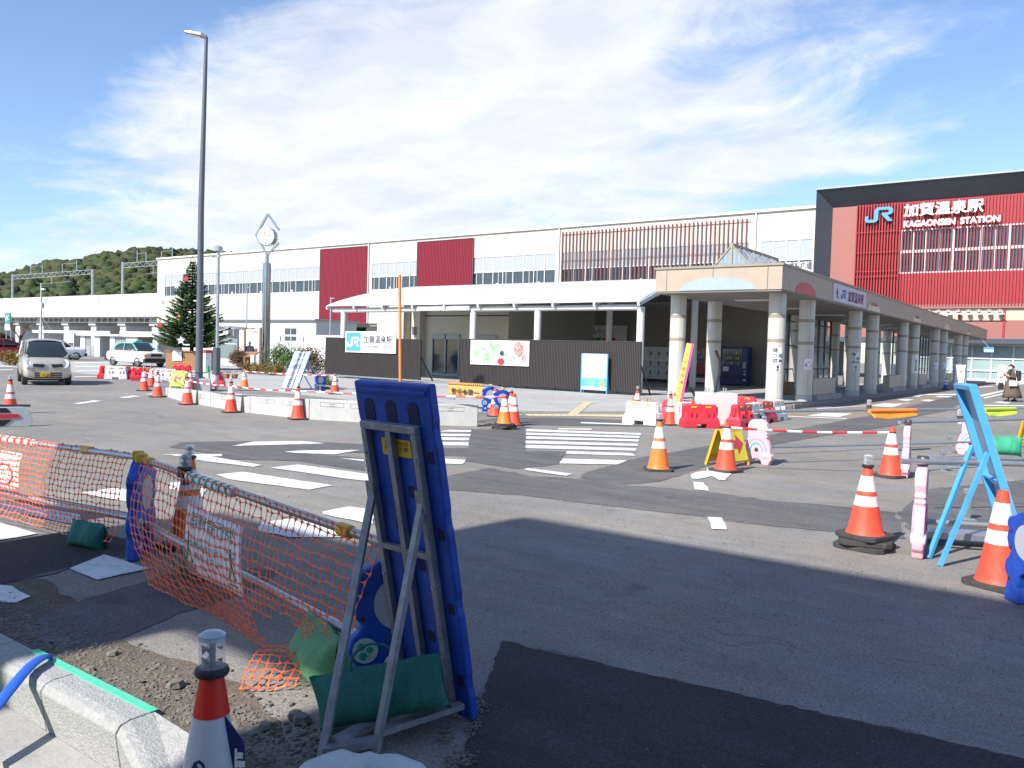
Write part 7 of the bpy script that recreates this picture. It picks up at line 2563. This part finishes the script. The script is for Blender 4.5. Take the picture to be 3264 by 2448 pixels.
for i, (x, y, z) in enumerate(((2770, 1300, .74), (3060, 1336, .76), (651, 1523, ZP))):
    g_ = G(x, y, z)
    if i == 2:
        g_ = FB.lerp(FE, .27) + z0
    t = thing('clip_lamp', ['clear warning lamp clipped to the far pipe beside the orange banner', 'clear warning lamp clipped to the middle pipe', 'clear warning lamp clipped to the right net fence pipe'][i], 'lamp', g_, 0, 'clear warning lamps on pipes')
    MB().box((0, 0, 0), (.075, .075, .05)).mk('clip', m_dark, t, bevel=.01)
    MB().lathe([(.05, .03), (.05, .05)], 16).mk('base', m_dark, t)
    MB().lathe([(.042, .05), (.042, .145), (.03, .152), (0, .153)], 16).mk('lens', m_clear, t, smooth=True)
    MB().lathe([(.01, .055), (.035, .075), (.01, .09), (.035, .115), (.01, .135)], 6).mk('reflector', m_chrome, t)
    MB().box((0, 0, -.05), (.045, .045, .05)).mk('battery_cap', m_signw if i < 2 else m_dark, t, bevel=.008)


def bag(name, label, loc, L_, W_, H_, rz, m_, tilt=0.0, handle=True):
    t = thing(name, label, 'sandbag', loc, rz, 'weight bags on the barriers')
    M2 = Matrix.Rotation(tilt, 4, 'Y')

    def fn(u, v):
        s_ = -1 + 2 * u
        t_ = 2 * v if v <= .5 else 2 - 2 * v
        sg_ = -1 if v <= .5 else 1
        e_ = .05 + .95 * max(0.0, 1 - abs(s_) ** 5) ** .6
        th = W_ / 2 * math.sin(math.pi * min(1.0, t_) ** .62) ** .75 * e_
        drop = -.10 * H_ * (1 - e_) + H_ * .06 * math.sin(2.2 * s_ + 1) * t_
        wr = .009 * math.sin(5 * s_ + 3 * t_ + 4 * s_ * s_ * s_) * t_ + .004 * math.sin(19 * s_ * s_ - 6 * t_ + 3 * s_)
        return M2 @ V((s_ * L_ / 2 * (1 - .05 * math.sin(math.pi * t_)), sg_ * th + wr * e_, H_ * t_ + drop * (1 - t_)))

    MB().grid(fn, 26, 22).mk('sack', m_, t, smooth=True)
    if handle:
        pts_ = [M2 @ V((L_ * .18 * math.cos(q), 0, H_ * .98 + H_ * .42 * math.sin(q))) for q in [math.pi * k / 10 for k in range(11)]]
        MB().tube(pts_, .006, 6).mk('handle_cord', m_, t)
    return t


bag('weight_bag', 'dark green weight bag hanging below the left net fence', (-6.28, 3.17, .0), .40, .17, .20, R(8), m_green, 0, False)
bag('weight_bag', 'dark green weight bag behind the right net fence', (-5.0, 3.28, .0), .5, .26, .24, R(-12), m_green)
bag('weight_bag', 'light green weight bag beside the globe stand', (-3.02, 2.66, .0), .5, .26, .25, R(-25), m_greenl, 0, False)
bag('weight_bag', 'green weight bag lying on the struts of the big blue board', (-2.34, 2.41, .075), .56, .20, .22, R(34), m_green, R(-13))
bag('weight_bag', 'green weight bag hanging on the far pipe right of the light blue board', (-1.25, 15.6, .12), .55, .24, .30, R(20), mat('bag_green', (0.03, 0.30, 0.16), .7, var=.12, scale=9))
wg_ = G(1172, 2585, 0.02)
wsb = thing('white_sandbag', 'white sandbag at the bottom edge of the picture', 'sandbag', (wg_.x, wg_.y, 0), R(10))


def sackfn(u, v):
    a_, e_ = 2 * math.pi * u, math.pi * (v - .5)
    ce = math.copysign(abs(math.cos(e_)) ** .7, 1)
    k = 1 + .04 * math.sin(4 * a_ + 2) * ce + .025 * math.sin(9 * a_ + 5 * e_) + .02 * math.sin(17 * a_ - 3 * e_) * ce
    return (.30 * k * ce * math.cos(a_), .22 * k * ce * math.sin(a_), .075 + .085 * math.sin(e_) * (1 + .10 * math.sin(5 * a_ + 1)) + .006 * math.sin(13 * a_) * ce)


MB().grid(sackfn, 40, 20).mk('sack', mat('white_sack', (0.60, 0.60, 0.59), .8, var=.08, scale=10, bump=.5, bscale=200), wsb, smooth=True)
MB().tube([(-.12, -.18, .12), (-.02, -.10, .165), (.10, -.02, .165), (.2, .08, .135)], .004, 6).mk('seam_cord', m_steel, wsb)
# small galvanised posts of the right-hand barrier
for i, (x, y) in enumerate(((3025, 1446), (3003, 1505), (3081, 1660))):
    g_ = G(x, y)
    t = thing('steel_foot', ['grey steel foot bracket under the far lower pipe', 'grey steel foot bracket under the near upper pipe', 'grey steel foot bracket on the plank behind the light blue board'][i], 'bracket', g_, R(30))
    MB().box((0, 0, .15), (.05, .05, .3)).mk('upright', m_steel, t, bevel=.005)
    MB().box((0, 0, .012), (.16, .09, .024)).mk('foot_plate', m_steel, t, bevel=.004)
    MB().box((0, 0, .30), (.07, .07, .06)).mk('collar', m_steel, t, bevel=.006)
gp = G(3080, 1735)
pk = MB(Matrix.Translation(V((gp.x + .1, gp.y, 0))) @ Matrix.Rotation(R(25), 4, 'Z')).bx(-.5, .5, -.11, .11, .06, .12).mk('plank', m_steel, None, bevel=.005)
tag(pk, 'grey plank resting behind the legs of the light blue board', 'plank')

# banners on pipes
def banner(label, p, q, drop, m_, m_stripe=None, txt=None, m_txt=None, flap=0.0):
    p, q = V(p), V(q)
    t = thing('pipe_banner', label, 'banner', p, 0)
    d_ = q - p
    n_ = d_.cross(V((0, 0, 1))).normalized()
    MB().cyl((0, 0, 0), d_, .036, n=12).mk('sleeve', m_, t, smooth=True)
    if m_stripe:
        k = int(d_.length / .09)
        for i in range(k):
            a_ = d_ * ((i + .3) / k)
            MB().cyl(a_, a_ + d_ * (.4 / k), .0375, n=12).mk('stripe', m_stripe, t)
    MB().grid(lambda u, v: d_ * u + V((0, 0, -.03 - drop * v * (1 - flap * abs(u - .3)))) + n_ * (.02 * math.sin(7 * u + 3 * v) * v + flap * .12 * v), 14, 6).mk('sheet', m_, t, smooth=True, solid=.004)
    if txt:
        ang = math.atan2(d_.y, d_.x)
        text(txt, drop * .55, Matrix.Translation(d_ * .5 + V((0, 0, -.04 - drop * .5)) + n_ * .035) @ Matrix.Rotation(ang, 4, 'Z') @ RX, m_txt, t, bold=.004, width=d_.length * .8)
    return t


m_ban_o = mat('banner_orange', (0.78, 0.36, 0.10), .6, var=.08, scale=8)
m_ban_y = mat('banner_lime', (0.50, 0.60, 0.06), .6, var=.08, scale=8)
pa, pb_ = V((-14.75, 17.44, .66)), V((-13.25, 17.10, .68))
banner('orange safety first banner hanging on the pipe before the black hoarding', pa, pb_, .34, m_ban_o, m_print, '安全✚第一', m_print)
banner('orange banner folded over the far pipe beside the clear lamp', G(2772, 1310, .74), G(2918, 1308, .74), .11, mat('banner_deep_orange', (0.80, 0.26, 0.03), .6, var=.1, scale=8), None, '安全第一', m_print, .8)
banner('lime yellow banner on the far pipe right of the light blue board', G(3138, 1305, .74), G(3235, 1303, .74), .11, m_ban_y, None, None, None, .8)

# ------------------------------------------------------------------ orange safety nets
def net(name, label, fn, nu, nv, skip=None):
    """knotted plastic mesh: flat strands with star-shaped knots"""
    b_ = MB()
    P = {}
    for i in range(nu + 1):
        for j in range(nv + 1):
            P[i, j] = V(fn(i / nu, j / nv)) + V((random.gauss(0, .0045), random.gauss(0, .004), random.gauss(0, .0045)))
    ok = lambda i, j: not (skip and skip(i / nu, j / nv))
    def rib(p, q, nrm_, w_=.0030):
        d_ = (q - p)
        s_ = d_.cross(nrm_).normalized() * w_
        pr_ = [(p.lerp(q, f), s_ * k) for f, k in ((0, 2.7), (.24, .85), (.5, .55), (.76, .85), (1, 2.7))]
        b_.add([a_ - e_ for a_, e_ in pr_] + [a_ + e_ for a_, e_ in pr_], [(k, k + 1, k + 6, k + 5) for k in range(4)])
    for (i, j), p in P.items():
        if not ok(i, j):
            continue
        a_ = P.get((i + 1, j)) or P[i - 1, j]
        c_ = P.get((i, j + 1)) or P[i, j - 1]
        n_ = (a_ - p).cross(c_ - p)
        n_ = n_.normalized() if n_.length > 1e-9 else V((0, 1, 0))
        if i < nu and ok(i + 1, j) and random.random() > .012:
            rib(p, P[i + 1, j], n_)
        if j < nv and ok(i, j + 1):
            rib(p, P[i, j + 1], n_)
    o = b_.mk(name, m_net, None, solid=.0025, fix=False)
    tag(o, label, 'net', 'orange safety nets')
    return o


nR = V((-.21, -.978, 0))
TA, TB = FB + V((.06, -.03, ZP + .026)), FE + V((.12, -.03, ZP + .026))


def bot(u):
    k = [(0, (-4.86, 2.84, .05)), (.3, (-4.05, 2.77, .035)), (.6, (-3.42, 2.66, .045)), (1.0, (-2.62, 2.52, .10))]
    for (a_, p), (c_, q) in zip(k, k[1:]):
        if u <= c_:
            return V(p).lerp(V(q), (u - a_) / (c_ - a_))
    return V(k[-1][1])


def net_r(u, v):
    p = TA.lerp(TB, u).lerp(bot(u), v)
    p += nR * (.10 * math.sin(math.pi * v) + .022 * math.sin(15 * u + 6 * v) * v)
    p.z += -.05 * math.sin(math.pi * v) + .012 * math.sin(11 * u) * v
    if v < .03:
        p += nR * .03
    return p


net('safety_net', 'orange mesh net sagging from the right pipe towards the big blue board', net_r, 48, 16, lambda u, v: (u > .62 and v > .70 + .06 * math.sin(40 * u)) or (u > .93 and v > .5))


def net_tail(u, v):
    a_, c_ = V((-3.42, 2.64, .05)), V((-3.0, 2.66, .14))
    e, f = V((-3.13, 2.27, .02)), V((-2.96, 2.45, .02))
    p = a_.lerp(c_, u).lerp(e.lerp(f, u), v)
    p.z += .06 * math.sin(math.pi * v) * (1 - .4 * u)
    return p


net('safety_net', 'torn strip of orange net lying on the asphalt before the light green bag', net_tail, 6, 8)


def net_l(u, v):
    p = (FA + V((-.08, -.03, ZP + .026))).lerp(FL + V((0, -.03, ZP + .026)), u)
    z = p.z - v * .66 - .02 * math.sin(9 * u) * v
    y = p.y - .06 * math.sin(math.pi * v) - .05 * v + .02 * math.sin(13 * u + 4 * v) * v
    if v > .85:
        y -= (v - .85) * .5
    return V((p.x + .05 * math.sin(6 * u) * v, y, z))


net('safety_net', 'orange mesh net on the left pipe', net_l, 66, 15)
# sleeves and sheets behind the nets
m_sheet = mat('banner_sheet', (0.80, 0.80, 0.81), .55, var=.05, scale=9)


def net_sheet(label, fn, u0, u1, v0, v1, off, sleeve_a, sleeve_b, m_st):
    t = thing('safety_sheet', label, 'banner', (0, 0, 0))
    MB().grid(lambda u, v: V(fn(u0 + (u1 - u0) * u, v0 + (v1 - v0) * v)) + off, 14, 10).mk('sheet', m_sheet, t, smooth=True, solid=.003)
    a_, c_ = sleeve_a, sleeve_b
    d_ = c_ - a_
    MB().cyl(a_, c_, .032, n=14).mk('sleeve', m_sheet, t, smooth=True)
    k = max(3, int(d_.length / .10))
    for i in range(k):
        s_ = a_ + d_ * ((i + .3) / k)
        MB().cyl(s_, s_ + d_ * (.32 / k), .0335, n=14).mk('stripe', m_st, t)
    return t


off = -nR * .012
sr = net_sheet('white sheet with green print and striped sleeve behind the right net', net_r, .29, .56, .20, .66, off, TA.lerp(TB, .28) - V((0, 0, .026)), TA.lerp(TB, .50) - V((0, 0, .026)), m_printgr)


def on_sheet(body, size, fn, uc, vc, w_, h_, m_, par, off_, mirror=True, bold=.003):
    """print bent onto the sagging sheet, seen from its back"""
    me = text_mesh(body, 1.0, bold)
    xs = [v.co.x for v in me.vertices]
    ys = [v.co.y for v in me.vertices]
    sx_, sy_ = max(xs) - min(xs), max(ys) - min(ys)
    for v in me.vertices:
        u_ = uc + (v.co.x - (max(xs) + min(xs)) / 2) / sx_ * w_ * (-1 if mirror else 1)
        vv = vc - (v.co.y - (max(ys) + min(ys)) / 2) / sy_ * h_
        v.co = V(fn(u_, vv)) + off_
    me.materials.clear()
    me.materials.append(m_)
    o = bpy.data.objects.new('lettering', me)
    COL.objects.link(o)
    o.parent = par


oo = -nR * .008
on_sheet('歩行者通路', 1, net_r, .425, .27, .22, .09, m_printgr, sr, oo)
on_sheet('ご協力をお願い', 1, net_r, .405, .42, .16, .035, m_printgr, sr, oo)
on_sheet('いたします', 1, net_r, .405, .49, .12, .035, m_printgr, sr, oo)
for uu in (.315, .52):
    b = MB()
    for a_, c_ in (((0, .36), (0, .46)), ((0, .46), (-.018, .56)), ((0, .46), (.016, .56)), ((-.02, .43), (.02, .41)), ((-.022, .60), (.022, .60)), ((-.022, .57), (-.006, .57))):
        b.bar(V(net_r(uu + a_[0], a_[1])) + oo, V(net_r(uu + c_[0], c_[1])) + oo, .014, .003)
    b.mk('walking_figure', m_printgr, sr)
sl = net_sheet('white sheet with red print and striped sleeve behind the left net', net_l, .37, .75, .18, .66, V((0, .012, 0)), FA.lerp(FL, .36) + z0, FA.lerp(FL, .78) + z0, m_printr)
on_sheet('安全第一', 1, net_l, .56, .30, .26, .12, m_printr, sl, V((0, .008, 0)))
b = MB()
cpts = [V(net_l(.43 + .035 * math.cos(t_), .47 + .13 * math.sin(t_))) + V((0, .006, 0)) for t_ in [2 * math.pi * q / 22 for q in range(23)]]
b.tube(cpts, .007, 6, cap=False)
b.mk('round_emblem', m_printr, sl)
# yellow pipe clips on the net fences
for i, p in enumerate((FA.lerp(FL, .17), FB.lerp(FE, .05), FB.lerp(FE, .93))):
    d_ = (FE - FB).normalized() if i else (FL - FA).normalized()
    c_ = p + z0
    o = MB().tube([c_ - d_ * .05, c_ + d_ * .05], .034, 12).mk('pipe_clip', m_yellow, None, bevel=.004)
    tag(o, ['yellow clip on the left net pipe', 'yellow clip at the corner end of the right net pipe', 'yellow clip on the right net pipe beside the big blue board'][i], 'clip', 'yellow pipe clips')
place(c_orl, USED, 'orange cone with clear light behind the net at the fence corner', tuple(G(602, 1742)), R(20), 'traffic cones')

# ------------------------------------------------------------------ big blue sign board seen from behind
TH, LN, BW, BL_ = -.102, -.205, .477, 1.486
dB = V((math.cos(TH), math.sin(TH), 0))
bb = thing('blue_sign_board', 'big blue plastic sign board seen from behind on grey steel struts', 'sign', V((-2.114, 2.71, 0)) - dB * BW / 2, TH)
Mb = Matrix.Rotation(-LN, 4, 'X')             # leans towards the viewer
hw = BW / 2
b = MB(Mb)
nz_ = 40
ol = []
for k in range(nz_ + 1):
    z = .01 + (BL_ - .01) * k / nz_
    notch = .006 if (k % 10) in (4, 5) else 0.0
    ol.append((hw - notch, z))
full = [(x, z) for x, z in ol] + [(-x, z) for x, z in ol[::-1]]
b.prism(full, .0, .045, 'xz')
bo = b.mk('board', m_blue, bb, bevel=.009, seg=3)
for q, x in enumerate((-.15, -.01, .13)):
    slot = [(x + .032 * math.cos(t_), 1.385 + .028 * math.sin(t_)) for t_ in [math.pi * k / 10 for k in range(11)]] + [(x - .032, 1.32), (x + .032, 1.32)]
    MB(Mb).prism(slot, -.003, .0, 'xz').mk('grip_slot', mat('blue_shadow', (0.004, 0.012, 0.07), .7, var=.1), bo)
for k in range(7):
    for x in (-.205, -.06, .05, .20):
        z = 1.16 - .165 * k
        hl = [(x - .02, z), (x + .02, z), (x + .02, z + .05), (x - .02, z + .05)]
        if (k + int(x * 100)) % 2 == 0:
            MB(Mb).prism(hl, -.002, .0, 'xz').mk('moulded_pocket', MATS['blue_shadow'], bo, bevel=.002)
for z in (1.44,):
    MB(Mb).bx(-.22, .22, -.008, -.0005, z, z + .02).mk('moulded_rib', m_blue, bo, bevel=.003)
m_tube = mat('strut_steel', (0.30, 0.32, 0.34), .55, .45, var=.25, scale=14, dirt=.5, bump=.2)
for x in (-.175, -.015, .145):
    MB(Mb).bx(x - .016, x + .016, -.035, -.003, .02, 1.285).mk('frame_tube', m_tube, bb, bevel=.003)
MB(Mb).bx(-.191, .161, -.036, -.002, 1.286, 1.318).mk('frame_tube', m_tube, bb, bevel=.003)
MB(Mb).bx(-.159, .129, -.033, -.008, .74, .765).mk('frame_tube', m_tube, bb, bevel=.003)
lbl = MB(Mb).bx(-.10, .085, -.0025, -.0004, 1.17, 1.245).mk('yellow_label', m_yellow, bo)
for z in (1.228, 1.205):
    text('カタログ　取扱注意' if z > 1.21 else '転倒注意', .022, Mb @ facing((-.005, -.0035, z)), m_print, lbl, width=.15)
inv = (Matrix.Translation(bb.location) @ Matrix.Rotation(TH, 4, 'Z')).inverted()
for x, foot in ((-.175, G(1023, 2432)), (.145, G(1197, 2402))):
    tp_ = Mb @ V((x, -.03, 1.0))
    MB().bar(tp_, inv @ V((foot.x, foot.y, .005)), .032, .026).mk('back_leg', m_tube, bb, bevel=.003)
    MB(Mb).bx(x - .024, x + .024, -.046, -.036, .96, 1.05).mk('hinge_bracket', m_tube, bb)
    for zb3 in (.98, .62, .30, 1.18):
        MB(Mb).cyl((x, -.036, zb3), (x, -.042, zb3), .008, n=6).mk('bolt', m_steel, bb)
lf, rf_ = inv @ V((*tuple(G(1023, 2432))[:2], .05)), inv @ V((*tuple(G(1197, 2402))[:2], .05))
MB().bar(lf + V((.02, .05, .02)), V((-.02, -.06, .06)), .05, .03).mk('spreader', m_tube, bb)
MB().bar(rf_ + V((0, .02, .03)), V((.20, -.03, .08)), .04, .025).mk('spreader', m_tube, bb)
MB().bar(lf, rf_, .05, .03).mk('spreader', m_tube, bb)

# light blue sign frame seen from behind
TH2, LN2, BW2, BL2 = -1.217, -.313, .49, 1.515
dB2 = V((math.cos(TH2), math.sin(TH2), 0))
lb = thing('light_blue_sign_frame', 'light blue steel sign frame with grey panel seen from behind', 'sign', V((-.347, 7.412, 0)) - dB2 * BW2 / 2, TH2)
Mb = Matrix.Rotation(-LN2, 4, 'X')
hw = BW2 / 2
for x in (-hw, hw - .035):
    MB(Mb).bx(x, x + .035, -.05, .004, 0, BL2).mk('frame_rail', m_bluel, lb)
for z in (.36, BL2 - .035):
    MB(Mb).bx(-hw + .035, hw - .035, -.05, .004, z, z + .035).mk('frame_rail', m_bluel, lb)
MB(Mb).bx(-hw + .02, hw - .02, .005, .012, .12, BL2 - .01).mk('panel', mat('panel_back_grey', (0.34, 0.35, 0.37), .55, .2, var=.1), lb)
inv = (Matrix.Translation(lb.location) @ Matrix.Rotation(TH2, 4, 'Z')).inverted()
for x, foot in ((-hw + .0175, G(2959, 1781)), (hw - .0175, G(2996, 1805))):
    tp_ = Mb @ V((x, -.055, .98))
    MB().bar(tp_, inv @ V((foot.x, foot.y, .005)), .036, .03).mk('back_leg', m_bluel, lb)
MB(Mb).bx(-hw + .036, hw - .036, -.045, -.012, .72, .74).mk('cross_bar', m_bluel, lb)

# ------------------------------------------------------------------ blue strap over the kerb
spts = []
cs = [(-4.16, 1.98, .012), (-4.10, 1.90, .055), (-4.06, 1.80, .06), (-4.05, 1.70, .0), (-4.02, 1.50, -.10), (-4.0, 1.28, -.20), (-3.98, 1.1, -.26)]
cs = [G(170, 2105, .03), G(150, 2090, .06), G(115, 2105, .07), G(70, 2150, .05), G(20, 2215, 0.02), G(-60, 2310, -.04), G(-160, 2420, -.1)]
b = MB()
vs_ = []
for i, p in enumerate(cs):
    d_ = (cs[min(i + 1, len(cs) - 1)] - cs[max(0, i - 1)]).normalized()
    s_ = d_.cross(V((.3, -.5, 1))).normalized() * .032
    vs_ += [p - s_, p + V((0, 0, .012)), p + s_]
k = len(cs)
b.add(vs_, [(i * 3 + j, i * 3 + j + 1, (i + 1) * 3 + j + 1, (i + 1) * 3 + j) for i in range(k - 1) for j in range(2)])
o = b.mk('blue_strap', mat('strap_blue', (0.02, 0.10, 0.48), .55, var=.1, scale=20), None, smooth=True, solid=.012)
md = o.modifiers.new('s', 'SUBSURF')
md.levels = md.render_levels = 2
tag(o, 'blue flat strap draped over the kerb block at the lower left', 'strap')

# ------------------------------------------------------------------ small far details
br_ = thing('bicycle_rack', 'row of low steel bicycle hoops before the far right wing', 'rack', (-4.5, 80.0, 0))
for i in range(7):
    MB().tube([(i * 1.0, 0, 0), (i * 1.0, 0, .75), (i * 1.0 + .35, 0, .9), (i * 1.0 + .7, 0, .75), (i * 1.0 + .7, 0, 0)], .03, 6).mk('hoop', m_steel, br_)
cbx = MB().box((-10.6, 33.5, .42), (.9, .7, .5)).mk('cardboard_box', mat('cardboard', (0.22, 0.12, 0.06), .85, var=.15), None, bevel=.01)
tag(cbx, 'brown box on the walkway floor between the pillars', 'box')
